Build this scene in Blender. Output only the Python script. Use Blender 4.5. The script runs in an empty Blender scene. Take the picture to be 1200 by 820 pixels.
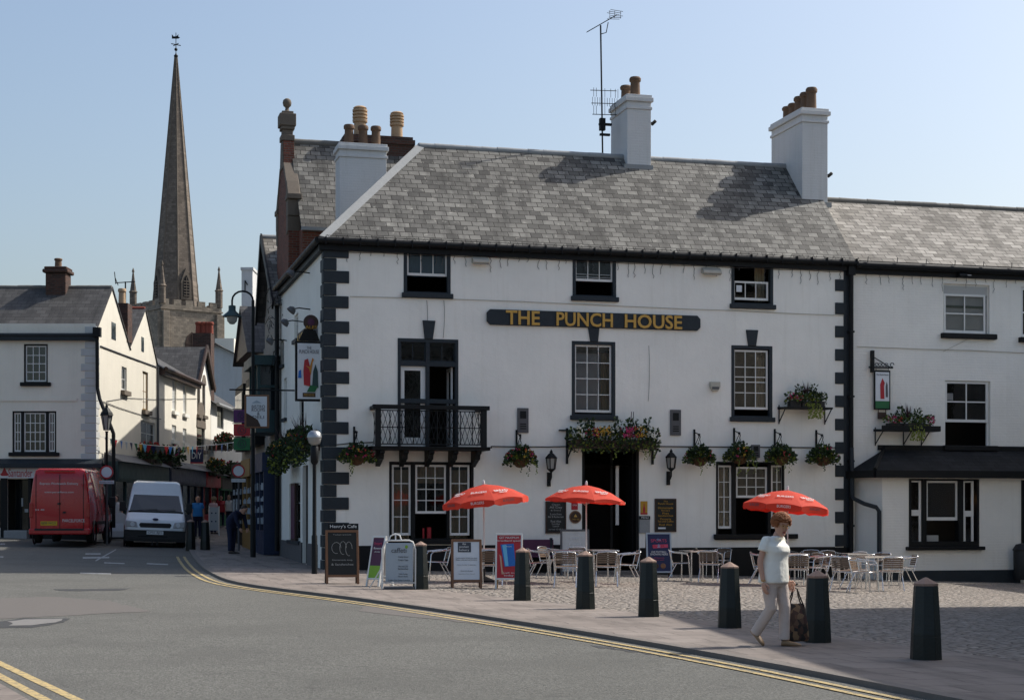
import bpy, bmesh, math, random
from mathutils import Matrix, Vector
random.seed(7)
S = bpy.context.scene
COL = S.collection
F, CX, HY, EYE = 1939.0, 600.0, 600.0, 1.6
R = math.radians

# ---------------------------------------------------------------- helpers
def lin(c):
    c = c / 255.0
    return c / 12.92 if c <= 0.04045 else ((c + 0.055) / 1.055) ** 2.4
def srgb(r, g, b): return (lin(r), lin(g), lin(b))

class MB:
    """collects shapes into ONE mesh"""
    def __init__(s, M=None):
        s.v, s.f, s.m, s.uv = [], [], [], {}
        s.M = M or Matrix()
    def add(s, vs, fs, mi=0):
        o = len(s.v)
        s.v += [tuple(s.M @ Vector(p)) for p in vs]
        for f in fs:
            s.f.append([o + i for i in f]); s.m.append(mi)
    def quad(s, a, b, c, d, mi=0): s.add([a, b, c, d], [(0, 1, 2, 3)], mi)
    def box(s, x0, x1, y0, y1, z0, z1, mi=0):
        x0, x1 = min(x0, x1), max(x0, x1); y0, y1 = min(y0, y1), max(y0, y1); z0, z1 = min(z0, z1), max(z0, z1)
        s.add([(x0,y0,z0),(x1,y0,z0),(x1,y1,z0),(x0,y1,z0),(x0,y0,z1),(x1,y0,z1),(x1,y1,z1),(x0,y1,z1)],
              [(0,3,2,1),(4,5,6,7),(0,1,5,4),(1,2,6,5),(2,3,7,6),(3,0,4,7)], mi)
    def bar(s, p, q, w, h, mi=0, up=(0, 0, 1)):
        p, q = Vector(p), Vector(q); d = (q - p)
        if d.length < 1e-6: return
        d.normalize(); u = Vector(up)
        if abs(d.dot(u)) > .98: u = Vector((0, 1, 0))
        a = d.cross(u).normalized() * w / 2; b = a.cross(d).normalized() * h / 2
        vs = [p-a-b, p+a-b, p+a+b, p-a+b, q-a-b, q+a-b, q+a+b, q-a+b]
        s.add(vs, [(0,1,2,3),(7,6,5,4),(0,4,5,1),(1,5,6,2),(2,6,7,3),(3,7,4,0)], mi)
    def tube(s, path, r, n=8, mi=0, closed=False, flat=1.0, cap=True):
        P = [Vector(p) for p in path]; k = len(P)
        rr = r if isinstance(r, (list, tuple)) else [r] * k
        up = Vector((0, 0, 1)); vs = []; prev = None
        for i in range(k):
            if closed: d = P[(i+1) % k] - P[i-1]
            else: d = P[min(i+1, k-1)] - P[max(i-1, 0)]
            if d.length < 1e-9: d = Vector((0, 0, 1))
            d.normalize()
            if prev is None:
                a = d.cross(up)
                if a.length < .2: a = d.cross(Vector((0, 1, 0)))
            else:
                a = prev - d * prev.dot(d)
                if a.length < 1e-4: a = d.cross(up)
            a.normalize(); b = a.cross(d).normalized(); prev = a
            e = rr[i] if isinstance(rr[i], (tuple, list)) else (rr[i], rr[i] * flat)
            for j in range(n):
                t = 2 * math.pi * j / n
                vs.append(P[i] + a * math.cos(t) * e[0] + b * math.sin(t) * e[1])
        fs = []
        for i in range(k if closed else k - 1):
            i2 = (i + 1) % k
            for j in range(n):
                j2 = (j + 1) % n
                fs.append((i*n+j, i*n+j2, i2*n+j2, i2*n+j))
        if not closed and cap:
            fs.append(tuple(range(n-1, -1, -1))); fs.append(tuple(range((k-1)*n, k*n)))
        s.add(vs, fs, mi)
    def rings(s, rings, mi=0, cap=True):
        """rings: list of equal-length point lists, lofted"""
        n = len(rings[0]); vs = [p for r_ in rings for p in r_]; fs = []
        for i in range(len(rings)-1):
            for j in range(n):
                j2 = (j+1) % n
                fs.append((i*n+j, i*n+j2, (i+1)*n+j2, (i+1)*n+j))
        if cap: fs.append(tuple(range(n-1,-1,-1))); fs.append(tuple(range((len(rings)-1)*n, len(rings)*n)))
        s.add(vs, fs, mi)
    def lathe(s, prof, c=(0, 0, 0), n=16, mi=0, sx=1, sy=1, cap=True):
        s.rings([[(c[0]+r*sx*math.cos(2*math.pi*j/n), c[1]+r*sy*math.sin(2*math.pi*j/n), c[2]+z) for j in range(n)] for r, z in prof], mi, cap)
    def prism(s, poly, y0, y1, mi=0):
        """poly of (x,z) extruded along y"""
        n = len(poly)
        s.add([(x, y0, z) for x, z in poly] + [(x, y1, z) for x, z in poly],
              [tuple(range(n)), tuple(range(2*n-1, n-1, -1))] + [(j, n+j, n+(j+1) % n, (j+1) % n) for j in range(n)], mi)
    def prismx(s, poly, x0, x1, mi=0):
        """poly of (y,z) extruded along x"""
        n = len(poly)
        s.add([(x0, y, z) for y, z in poly] + [(x1, y, z) for y, z in poly],
              [tuple(range(n-1, -1, -1)), tuple(range(n, 2*n))] + [(j, (j+1) % n, n+(j+1) % n, n+j) for j in range(n)], mi)
    def prismz(s, poly, z0, z1, mi=0):
        n = len(poly)
        s.add([(x, y, z0) for x, y in poly] + [(x, y, z1) for x, y in poly],
              [tuple(range(n-1, -1, -1)), tuple(range(n, 2*n))] + [(j, (j+1) % n, n+(j+1) % n, n+j) for j in range(n)], mi)
    def ell(s, c, r, n=12, m=8, mi=0):
        s.lathe([(max(.001, math.sin(math.pi*i/m)), -math.cos(math.pi*i/m)) for i in range(m+1)], (0,0,0), n, mi) if 0 else None
        rg = []
        for i in range(m+1):
            t = math.pi*i/m; q = max(.02, math.sin(t))
            rg.append([(c[0]+r[0]*q*math.cos(2*math.pi*j/n), c[1]+r[1]*q*math.sin(2*math.pi*j/n), c[2]-r[2]*math.cos(t)) for j in range(n)])
        s.rings(rg, mi)
    def build(s, name, mats, parent=None, smooth=False, bevel=0, label=None, fixn=True, uvf=None):
        me = bpy.data.meshes.new(name); me.from_pydata(s.v, [], s.f)
        if not isinstance(mats, (list, tuple)): mats = [mats]
        for m in mats: me.materials.append(m)
        for p, i in zip(me.polygons, s.m): p.material_index = i
        if fixn:
            b = bmesh.new(); b.from_mesh(me); bmesh.ops.recalc_face_normals(b, faces=b.faces); b.to_mesh(me); b.free()
        if smooth:
            for p in me.polygons: p.use_smooth = True
        if uvf:
            ul = me.uv_layers.new(name='UVMap')
            for lp in me.loops: ul.data[lp.index].uv = uvf(me.vertices[lp.vertex_index].co)
        o = bpy.data.objects.new(name, me); COL.objects.link(o)
        if parent: o.parent = parent
        if name in ('flowers', 'foliage'): o['kind'] = 'stuff'
        if bevel:
            mo = o.modifiers.new('b', 'BEVEL'); mo.width = bevel; mo.segments = 2; mo.limit_method = 'ANGLE'
        if smooth == 'auto' or (smooth and bevel == 0 and False): pass
        if label: o['label'] = label
        return o

def sharp(o, ang=40):
    """smooth shading with hard edges kept"""
    me = o.data
    for p in me.polygons: p.use_smooth = True
    try: me.set_sharp_from_angle(angle=R(ang))
    except Exception: pass
    return o

def thing(name, label, cat, M=None, group=None):
    o = bpy.data.objects.new(name, None); COL.objects.link(o); o.empty_display_size = .2
    if M is not None: o.matrix_world = M
    o['label'] = label; o['category'] = cat
    if group: o['group'] = group
    return o
def tag(o, label, cat, group=None):
    o['label'] = label; o['category'] = cat
    if group: o['group'] = group
    return o
def struct(o): o['kind'] = 'structure'; return o
def dup(root, M, label, group=None):
    r = root.copy(); COL.objects.link(r); r.matrix_world = M; r['label'] = label
    if group: r['group'] = group
    for ch in list(root.children):
        c = ch.copy(); COL.objects.link(c); c.parent = r
        for g in list(ch.children):
            d = g.copy(); COL.objects.link(d); d.parent = c
    return r
def T(x, y, z): return Matrix.Translation((x, y, z))
def RZ(a): return Matrix.Rotation(a, 4, 'Z')
def RX(a): return Matrix.Rotation(a, 4, 'X')
def RY(a): return Matrix.Rotation(a, 4, 'Y')

# ---------------------------------------------------------------- ground model
def zp(x, y):
    X = max(-24, min(18, x)) / 10; Y = (max(8, min(80, y)) - 35) / 10
    return EYE - (1.5764 + .187*X + .012*Y + .0146*X*X + .0662*X*Y - .0107*Y*Y)
KERB = .05
def zr(x, y): return zp(x, y) - KERB
def G(px, py, off=0.0):
    """ground point seen at a pixel"""
    d = 20.0
    for _ in range(60):
        X = (px - CX) / F * d
        dr = EYE - zp(X, d) - off
        d = .5 * d + .5 * dr * F / (py - HY)
    return Vector(((px - CX) / F * d, d, zp((px - CX) / F * d, d) + off))
def at(px, py, d): return Vector(((px - CX) / F * d, d, EYE + (HY - py) / F * d))

# pub frame: u along the front, v into the building
TH = R(14.7); cT, sT = math.cos(TH), math.sin(TH)
PX0, PD0 = -4.82, 42.5
PUB = T(PX0, PD0, 0) @ RZ(TH)
def FU(px, py, v=0.0):
    a = (px - CX) / F; X0 = PX0 - v*sT; d0 = PD0 + v*cT
    u = (a*d0 - X0) / (cT - a*sT)
    return u, EYE + (HY - py) / F * (d0 + u*sT)
def U(px, v=0.0): return FU(px, 600, v)[0]
def SV(px, py, u=0.0):
    """pixel on the pub's side plane -> v, z"""
    a = (px - CX) / F; X0 = PX0 + u*cT; d0 = PD0 + u*sT
    v = (X0 - a*d0) / (sT + a*cT)
    return v, EYE + (HY - py) / F * (d0 + v*cT)

# ---------------------------------------------------------------- materials
def newmat(name):
    m = bpy.data.materials.new(name); m.use_nodes = True
    nt = m.node_tree; b = nt.nodes['Principled BSDF']
    return m, nt, b
def N(nt, t, **kw):
    n = nt.nodes.new(t)
    for k, v in kw.items():
        if k in n.inputs: n.inputs[k].default_value = v
        else: setattr(n, k, v)
    return n
def mixc(nt, fac, a, b, mode='MIX'):
    n = nt.nodes.new('ShaderNodeMix'); n.data_type = 'RGBA'; n.blend_type = mode
    for sock, val in ((n.inputs[0], fac), (n.inputs[6], a), (n.inputs[7], b)):
        if hasattr(val, 'is_linked'): nt.links.new(val, sock)
        elif isinstance(val, (int, float)): sock.default_value = val
        else: sock.default_value = (*val[:3], 1)
    return n.outputs[2]
def ramp(nt, src, stops):
    n = nt.nodes.new('ShaderNodeValToRGB'); e = n.color_ramp.elements
    while len(e) < len(stops): e.new(.5)
    for el, (p, c) in zip(e, stops):
        el.position = p; el.color = (*c, 1) if not isinstance(c, (int, float)) else (c, c, c, 1)
    nt.links.new(src, n.inputs[0]); return n.outputs[0]
def coords(nt, kind='Object', scale=None):
    t = nt.nodes.new('ShaderNodeTexCoord'); o = t.outputs[kind]
    if scale:
        mp = nt.nodes.new('ShaderNodeMapping'); mp.inputs['Scale'].default_value = scale
        nt.links.new(o, mp.inputs[0]); o = mp.outputs[0]
    return o
def noise(nt, co, scale, detail=4, rough=.55):
    n = N(nt, 'ShaderNodeTexNoise', Scale=scale, Detail=detail, Roughness=rough)
    if co is not None: nt.links.new(co, n.inputs['Vector'])
    return n.outputs['Fac']
def bumpn(nt, b, src, strength, dist=.02, prev=None):
    n = N(nt, 'ShaderNodeBump', Strength=strength, Distance=dist)
    nt.links.new(src, n.inputs['Height'])
    if prev is not None: nt.links.new(prev, n.inputs['Normal'])
    nt.links.new(n.outputs[0], b.inputs['Normal']); return n.outputs[0]

def pm(name, col, rough=.7, var=.18, scale=2.5, bump=.15, bscale=30, metal=0, spec=.4, coat=0, bdist=.01):
    m, nt, b = newmat(name); co = coords(nt)
    f = noise(nt, co, scale, 6)
    f2 = noise(nt, co, scale * 7, 3)
    lo = [c * (1 - var) for c in col]; hi = [min(1, c * (1 + var*.6)) for c in col]
    c1 = mixc(nt, f, lo, hi)
    c2 = mixc(nt, ramp(nt, f2, [(.35, 0), (.75, 1)]), c1, [c*(1-var*.5) for c in col])
    nt.links.new(c2, b.inputs['Base Color'])
    rr = ramp(nt, f, [(.2, max(.02, rough - .1)), (.8, min(1, rough + .1))]); nt.links.new(rr, b.inputs['Roughness'])
    b.inputs['Metallic'].default_value = metal; b.inputs['Specular IOR Level'].default_value = spec
    if coat: b.inputs['Coat Weight'].default_value = coat
    if bump: bumpn(nt, b, noise(nt, co, bscale, 4), bump, bdist)
    return m

def wallmat(name, col, brick=False, stain=.5):
    """painted render or painted brick with grime runs and repaired patches"""
    m, nt, b = newmat(name); co = coords(nt)
    f = noise(nt, co, .7, 6, .6); f2 = noise(nt, coords(nt, 'Object', (3.5, 3.5, .22)), 1.6, 5, .65); f3 = noise(nt, co, 9, 5, .7)
    c = mixc(nt, ramp(nt, f, [(.3, 0), (.7, 1)]), [x*.9 for x in col], col)
    c = mixc(nt, ramp(nt, f2, [(.52, 0), (.85, stain)]), c, (col[0]*.66, col[1]*.64, col[2]*.58))
    c = mixc(nt, ramp(nt, f3, [(.66, 0), (.8, .45)]), c, (col[0]*.72, col[1]*.7, col[2]*.66))
    nt.links.new(c, b.inputs['Base Color']); b.inputs['Roughness'].default_value = .75; b.inputs['Specular IOR Level'].default_value = .25
    p = bumpn(nt, b, noise(nt, co, 5, 6, .65), .35, .03)
    p = bumpn(nt, b, noise(nt, co, 60, 3), .25, .006, p)
    if brick:
        br = N(nt, 'ShaderNodeTexBrick', Scale=1.0); br.inputs['Brick Width'].default_value = .23; br.inputs['Row Height'].default_value = .075
        br.inputs['Mortar Size'].default_value = .008; br.inputs['Mortar Smooth'].default_value = .4
        nt.links.new(wallco(nt), br.inputs['Vector'])
        inv = N(nt, 'ShaderNodeMath', operation='SUBTRACT'); inv.inputs[0].default_value = 1; nt.links.new(br.outputs['Fac'], inv.inputs[1])
        bumpn(nt, b, inv.outputs[0], .5, .008, p)
    return m

def brickmat(name, c1, c2, mortar, bw=.23, rh=.075, ms=.012, rot=(90, 0, 0), uv=False, bump=.6, bd=.01, rough=.85, spots=None, off=.5, spotth=.62):
    m, nt, b = newmat(name)
    if uv: co = coords(nt, 'UV')
    else: co = wallco(nt)
    # uneven courses
    nz = N(nt, 'ShaderNodeTexNoise', Scale=1.7, Detail=3); nt.links.new(co, nz.inputs['Vector'])
    wob = N(nt, 'ShaderNodeVectorMath', operation='MULTIPLY_ADD')
    nt.links.new(nz.outputs['Color'], wob.inputs[0]); wob.inputs[1].default_value = (.05*bw/.23, .02*bw/.23, 0); nt.links.new(co, wob.inputs[2])
    co2 = wob.outputs[0]
    br = N(nt, 'ShaderNodeTexBrick', Scale=1.0); br.offset = off
    br.inputs['Color1'].default_value = (0, 0, 0, 1); br.inputs['Color2'].default_value = (1, 1, 1, 1)
    br.inputs['Mortar'].default_value = (.5, .5, .5, 1)
    br.inputs['Brick Width'].default_value = bw; br.inputs['Row Height'].default_value = rh; br.inputs['Mortar Size'].default_value = ms
    br.inputs['Mortar Smooth'].default_value = .3; br.inputs['Bias'].default_value = 0
    nt.links.new(co2, br.inputs['Vector'])
    c = mixc(nt, br.outputs['Color'], c1, c2)
    big = noise(nt, co, .8, 5, .6)
    c = mixc(nt, ramp(nt, big, [(.35, 0), (.7, .5)]), c, [(a+q)/2*.62 for a, q in zip(c1, c2)])
    if uv and rot:
        st = noise(nt, coords(nt, 'UV', (1.6, .35, 1)), 1.5, 5, .65); c = mixc(nt, ramp(nt, st, [(.48, 0), (.66, .62)]), c, [q*.45 for q in c1])
    if spots:
        sp = noise(nt, co, 4.5, 6, .7)
        c = mixc(nt, ramp(nt, sp, [(spotth, 0), (spotth+.1, .7)]), c, spots)
    c = mixc(nt, br.outputs['Fac'], c, mortar)
    nt.links.new(c, b.inputs['Base Color']); b.inputs['Roughness'].default_value = rough; b.inputs['Specular IOR Level'].default_value = .3
    inv = N(nt, 'ShaderNodeMath', operation='SUBTRACT'); inv.inputs[0].default_value = 1; nt.links.new(br.outputs['Fac'], inv.inputs[1])
    add = N(nt, 'ShaderNodeMath', operation='MULTIPLY_ADD'); nt.links.new(br.outputs['Color'], add.inputs[0]); add.inputs[1].default_value = .5; nt.links.new(inv.outputs[0], add.inputs[2])
    p = bumpn(nt, b, add.outputs[0], bump, bd)
    bumpn(nt, b, noise(nt, co, 25, 4), .35, .008, p)
    return m

def wallco(nt):
    """(x+y, z): courses run level round every corner"""
    sp = nt.nodes.new('ShaderNodeSeparateXYZ'); nt.links.new(coords(nt), sp.inputs[0])
    ad = N(nt, 'ShaderNodeMath', operation='ADD'); nt.links.new(sp.outputs[0], ad.inputs[0]); nt.links.new(sp.outputs[1], ad.inputs[1])
    cb = nt.nodes.new('ShaderNodeCombineXYZ'); nt.links.new(ad.outputs[0], cb.inputs[0]); nt.links.new(sp.outputs[2], cb.inputs[1])
    return cb.outputs[0]
def glassmat(name, tint=.8, lo=.05, hi=.5):
    m, nt, b = newmat(name); nt.nodes.remove(b); out = nt.nodes['Material Output']
    tr = N(nt, 'ShaderNodeBsdfTransparent'); tr.inputs[0].default_value = (tint, tint, tint*1.02, 1)
    gl = N(nt, 'ShaderNodeBsdfGlossy'); gl.inputs['Roughness'].default_value = .03
    lw = N(nt, 'ShaderNodeFresnel', IOR=1.5)
    nz = noise(nt, coords(nt), 3.0, 2); bp = N(nt, 'ShaderNodeBump', Strength=.12, Distance=.02); nt.links.new(nz, bp.inputs['Height']); nt.links.new(bp.outputs[0], gl.inputs['Normal'])
    mr = N(nt, 'ShaderNodeMapRange'); nt.links.new(lw.outputs[0], mr.inputs[0]); mr.inputs[3].default_value = lo; mr.inputs[4].default_value = 1
    mx = N(nt, 'ShaderNodeMixShader'); nt.links.new(mr.outputs[0], mx.inputs[0]); nt.links.new(tr.outputs[0], mx.inputs[1]); nt.links.new(gl.outputs[0], mx.inputs[2])
    nt.links.new(mx.outputs[0], out.inputs[0]); return m

M_ = {}
def mats():
    m = M_
    m['white'] = wallmat('white_render', (.89, .87, .80), stain=.32); m['whitebrick'] = wallmat('white_painted_brick', (.87, .85, .785), True, .2)
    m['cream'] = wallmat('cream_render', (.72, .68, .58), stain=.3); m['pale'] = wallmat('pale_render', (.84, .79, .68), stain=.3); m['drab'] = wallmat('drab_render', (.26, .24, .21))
    m['grey_render'] = wallmat('grey_render', (.55, .56, .55))
    m['navy'] = pm('slate_blue_paint', (.029, .038, .046), .6, .5, 3, .4, spec=.25)
    m['black'] = pm('black_paint', (.009, .010, .011), .55, .3, 4, .2, spec=.2)
    m['iron'] = pm('black_iron', (.010, .012, .013), .55, .3, 9, .2, 60, spec=.2)
    m['sash'] = pm('white_gloss_paint', (.72, .72, .69), .4, .12, 6, .1)
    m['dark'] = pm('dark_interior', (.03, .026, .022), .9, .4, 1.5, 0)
    m['blind'] = pm('blind_cloth', (.42, .43, .42), .9, .1, 2, .1)
    m['curtain'] = pm('curtain_cloth', (.33, .27, .17), .9, .3, 8, .2)
    m['bluecurtain'] = pm('blue_curtain', (.06, .12, .17), .9, .3, 8, .2)
    m['redcloth'] = pm('red_curtain', (.25, .03, .03), .9, .3, 8, .2)
    m['glass'] = glassmat('window_glass', .8, .0); m['shopglass'] = glassmat('shop_glass', .7)
    m['slate'] = brickmat('roof_slate', (.052, .050, .046), (.255, .245, .218), (.016, .014, .012), .31, .205, .012, uv=True, bump=1.0, bd=.04, rough=.7, spots=(.42, .40, .35), spotth=.585)
    m['slate2'] = brickmat('pale_roof_slate', (.13, .118, .10), (.42, .39, .345), (.035, .032, .028), .36, .21, .011, uv=True, bump=1.0, bd=.03, rough=.75, spots=(.55, .53, .49), spotth=.62)
    m['slate3'] = brickmat('dark_roof_slate', (.055, .053, .052), (.10, .097, .094), (.02, .02, .02), .35, .24, .008, uv=True, bump=.8, bd=.03, rough=.7, spots=(.15, .145, .135), spotth=.7)
    m['slate4'] = brickmat('blue_black_slate', (.010, .012, .014), (.022, .024, .028), (.006, .006, .006), .35, .2, .008, uv=True, bump=.8, bd=.03, rough=.9)
    m['lead'] = pm('lead_flashing', (.30, .31, .31), .6, .35, 3, .3, 12)
    m['ridge'] = pm('ridge_tile', (.16, .155, .14), .8, .4, 4, .4, 14)
    m['brick'] = brickmat('red_brick', (.12, .035, .022), (.24, .075, .045), (.14, .11, .085))
    m['darkbrick'] = brickmat('dark_brick', (.05, .026, .02), (.11, .05, .035), (.07, .06, .05))
    m['pot'] = pm('clay_pot', (.17, .105, .065), .85, .5, 5, .4, 25); m['buffpot'] = pm('buff_clay_pot', (.48, .33, .20), .85, .3, 5, .3, 25)
    m['redpot'] = pm('red_clay_pot', (.26, .06, .035), .85, .3, 5, .3, 25)
    m['stack'] = wallmat('painted_chimney', (.66, .66, .65), True)
    m['stone'] = brickmat('old_sandstone', (.20, .17, .135), (.36, .305, .24), (.12, .10, .08), .55, .28, .012, rough=.9, spots=(.09, .075, .06), spotth=.58)
    m['spirestone'] = brickmat('spire_sandstone', (.13, .108, .088), (.25, .205, .165), (.10, .08, .06), .6, .3, .012, rough=.9, spots=(.07, .055, .045), spotth=.55)
    m['dressing'] = pm('carved_stone', (.17, .14, .11), .9, .4, 2, .4, 10)
    m['gold'] = pm('gold_paint', (.58, .34, .07), .45, .25, 12, .1, metal=0)
    m['letter'] = pm('white_lettering', (.72, .72, .70), .6, .08, 5, 0); m['chalk'] = pm('chalk', (.42, .42, .40), .95, .35, 30, 0)
    m['ink'] = pm('dark_ink', (.05, .055, .07), .6, .1, 5, 0)
    m['chalkboard'] = pm('chalkboard', (.022, .023, .021), .7, .5, 6, 0)
    m['wood'] = pm('oiled_wood', (.22, .105, .05), .55, .45, 9, .3, 40); m['darkwood'] = pm('dark_wood', (.05, .025, .016), .55, .4, 9, .3, 40)
    m['slatwood'] = pm('weathered_slats', (.21, .145, .10), .6, .4, 10, .3, 40)
    m['alu'] = pm('polished_aluminium', (.72, .72, .73), .22, .1, 9, .05, 60, metal=1)
    m['steel'] = pm('galvanised_steel', (.40, .41, .42), .4, .2, 9, .1, metal=.8)
    m['bollard'] = pm('bollard_green', (.0045, .009, .0075), .42, .45, 7, .35, 35); m['bollardtop'] = pm('worn_bollard_cap', (.33, .22, .17), .8, .4, 12, .4, 40)
    m['red'] = pm('red_canvas', (.62, .035, .018), .75, .12, 4, .2, 90)
    m['vanred'] = pm('red_van_paint', (.44, .010, .016), .28, .12, 1.5, 0, coat=.6); m['vanwhite'] = pm('white_van_paint', (.74, .78, .80), .32, .1, 1.5, 0, coat=.5)
    m['plastic'] = pm('black_plastic', (.017, .017, .018), .6, .3, 6, .1); m['rubber'] = pm('tyre_rubber', (.012, .012, .012), .85, .3, 10, .3)
    m['darkglass'] = pm('tinted_glass', (.012, .018, .022), .06, .1, 1, 0, spec=.8)
    m['lens'] = pm('clear_lens', (.40, .42, .44), .15, .2, 12, 0, spec=.8); m['redlens'] = pm('red_lens', (.35, .01, .01), .2, .1, 5, 0, spec=.7)
    m['yellowplate'] = pm('yellow_plate', (.62, .40, .02), .5, .1, 5, 0); m['whiteplate'] = pm('white_plate', (.68, .70, .70), .5, .1, 5, 0)
    m['blue'] = pm('blue_paint', (.012, .026, .07), .5, .3, 4, .1); m['teal'] = pm('teal_paint', (.028, .065, .07), .5, .3, 4, .1)
    m['ochre'] = pm('ochre_paint', (.26, .15, .04), .6, .3, 4, .1); m['purple'] = pm('purple_print', (.11, .025, .12), .6, .15, 4, 0)
    m['green'] = pm('green_print', (.02, .14, .05), .6, .2, 4, 0); m['lime'] = pm('lime_print', (.22, .42, .03), .55, .12, 4, 0)
    m['redprint'] = pm('red_print', (.42, .02, .03), .5, .15, 4, 0); m['navyprint'] = pm('navy_print', (.015, .022, .075), .45, .15, 4, 0)
    m['plum'] = pm('plum_print', (.085, .022, .06), .55, .15, 4, 0); m['paper'] = pm('white_paper', (.66, .69, .72), .5, .08, 3, 0)
    m['bluegrey'] = pm('pale_blue_print', (.36, .43, .49), .45, .08, 3, 0)
    m['brightblue'] = pm('bright_blue_print', (.02, .16, .55), .4, .4, 3, 0); m['cyan'] = pm('cyan_print', (.16, .50, .75), .4, .2, 3, 0)
    m['pinkprint'] = pm('pink_print', (.55, .06, .13), .5, .1, 4, 0); m['orange'] = pm('orange_print', (.55, .22, .03), .5, .2, 4, 0)
    m['leaf'] = pm('leaf_green', (.045, .085, .02), .6, .5, 14, .2); m['leafdark'] = pm('dark_leaf', (.02, .042, .014), .6, .5, 14, .2)
    m['leaflime'] = pm('lime_leaf', (.17, .21, .025), .6, .4, 14, .2); m['spike'] = pm('bronze_leaf', (.055, .025, .028), .6, .4, 14, .2)
    m['fred'] = pm('red_petal', (.40, .03, .03), .7, .4, 20, 0); m['fpink'] = pm('pink_petal', (.50, .03, .14), .7, .4, 20, 0)
    m['fwhite'] = pm('white_petal', (.65, .65, .55), .7, .2, 20, 0); m['fyellow'] = pm('yellow_petal', (.55, .30, .03), .7, .4, 20, 0)
    m['basket'] = pm('coir_basket', (.11, .055, .025), .95, .4, 15, .6, 40)
    m['skin'] = pm('skin', (.55, .31, .22), .55, .12, 9, .1, 80); m['hair'] = pm('auburn_hair', (.33, .115, .038), .65, .45, 25, .8, 70, bdist=.02)
    m['darkhair'] = pm('dark_hair', (.03, .02, .015), .6, .4, 25, .6, 70); m['fairhair'] = pm('fair_hair', (.30, .22, .13), .65, .4, 25, .6, 70)
    m['shirt'] = pm('cream_jersey', (.85, .83, .75), .85, .06, 4, .6, 8, bdist=.03); m['trousers'] = pm('beige_trousers', (.58, .48, .42), .85, .08, 5, .7, 7, bdist=.035)
    m['shoe'] = pm('tan_leather', (.27, .17, .09), .5, .2, 9, .1); m['darkshoe'] = pm('dark_leather', (.03, .022, .018), .5, .2, 9, .1)
    m['lips'] = pm('lips', (.36, .09, .08), .5, .1, 9, 0); m['eye'] = pm('eye', (.03, .025, .02), .3, .1, 9, 0)
    m['denim'] = pm('navy_cloth', (.014, .018, .045), .9, .2, 9, .3, 60); m['blueshirt'] = pm('blue_polo', (.03, .20, .50), .85, .15, 6, .3, 40)
    m['pinktop'] = pm('pink_top', (.58, .40, .42), .85, .15, 6, .3, 40)
    m['greybox'] = pm('grey_metal_box', (.10, .10, .105), .6, .25, 5, .1); m['sandpaint'] = pm('cream_plastic', (.48, .45, .38), .6, .2, 9, .1)
    m['yellowline'] = None
    # canvas lets a little light through
    b, nt, p = newmat('red_canvas'); co = coords(nt); f = noise(nt, co, 4, 5); c = mixc(nt, f, (.60, .045, .02), (.72, .07, .03)); nt.links.new(c, p.inputs['Base Color']); p.inputs['Roughness'].default_value = .8
    tl = N(nt, 'ShaderNodeBsdfTranslucent'); tl.inputs[0].default_value = (.75, .03, .02, 1); ms = N(nt, 'ShaderNodeMixShader'); ms.inputs[0].default_value = .3; nt.links.new(p.outputs[0], ms.inputs[1]); nt.links.new(tl.outputs[0], ms.inputs[2]); nt.links.new(ms.outputs[0], nt.nodes['Material Output'].inputs[0]); bumpn(nt, p, noise(nt, co, 90, 3), .2, .006); m['red'] = b
    # tapestry handbag
    b, nt, p = newmat('tapestry_bag'); co = coords(nt); v = N(nt, 'ShaderNodeTexVoronoi', Scale=17.0); nt.links.new(co, v.inputs['Vector'])
    nt.links.new(ramp(nt, v.outputs['Color'], [(.25, (.012, .009, .008)), (.5, (.10, .045, .025)), (.62, (.22, .14, .07)), (.75, (.05, .02, .016))]), p.inputs['Base Color']); p.inputs['Roughness'].default_value = .75
    m['bag'] = b
    # asphalt
    b, nt, p = newmat('asphalt'); co = coords(nt)
    g1 = noise(nt, co, 34, 4, .75); g2 = noise(nt, co, .45, 6, .6); g3 = noise(nt, co, 3.2, 5, .7); vor = N(nt, 'ShaderNodeTexVoronoi', Scale=48.0); nt.links.new(co, vor.inputs['Vector'])
    c = mixc(nt, ramp(nt, g1, [(.36, 0), (.64, 1)]), (.055, .055, .048), (.175, .171, .152))
    c = mixc(nt, ramp(nt, vor.outputs['Color'], [(.62, 0), (.9, .75)]), c, (.20, .195, .18))
    c = mixc(nt, ramp(nt, g2, [(.42, 0), (.62, .5)]), c, (.092, .090, .080))
    c = mixc(nt, ramp(nt, g3, [(.60, 0), (.72, .5)]), c, (.058, .056, .052))
    # mended cracks
    wv = N(nt, 'ShaderNodeTexVoronoi', Scale=.23, feature='DISTANCE_TO_EDGE'); nzv = N(nt, 'ShaderNodeTexNoise', Scale=1.1, Detail=5); nt.links.new(co, nzv.inputs['Vector'])
    ma = N(nt, 'ShaderNodeVectorMath', operation='MULTIPLY_ADD'); nt.links.new(nzv.outputs['Color'], ma.inputs[0]); ma.inputs[1].default_value = (1.6, 1.6, 0); nt.links.new(co, ma.inputs[2]); nt.links.new(ma.outputs[0], wv.inputs['Vector'])
    c = mixc(nt, ramp(nt, wv.outputs['Distance'], [(.0, .3), (.005, 0)]), c, (.05, .049, .046))
    nt.links.new(c, p.inputs['Base Color']); p.inputs['Roughness'].default_value = .85; p.inputs['Specular IOR Level'].default_value = .25
    pr = bumpn(nt, p, g1, .7, .012); bumpn(nt, p, vor.outputs['Distance'], .5, .008, pr)
    m['asphalt'] = b
    m['patch'] = pm('pinkish_asphalt_patch', (.135, .122, .110), .9, .25, 4, .6, 60); m['darkpatch'] = pm('new_bitumen_patch', (.05, .05, .05), .85, .3, 5, .6, 60)
    m['ironcover'] = pm('pale_concrete_cover', (.22, .21, .195), .8, .5, 9, .4, 25)
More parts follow.
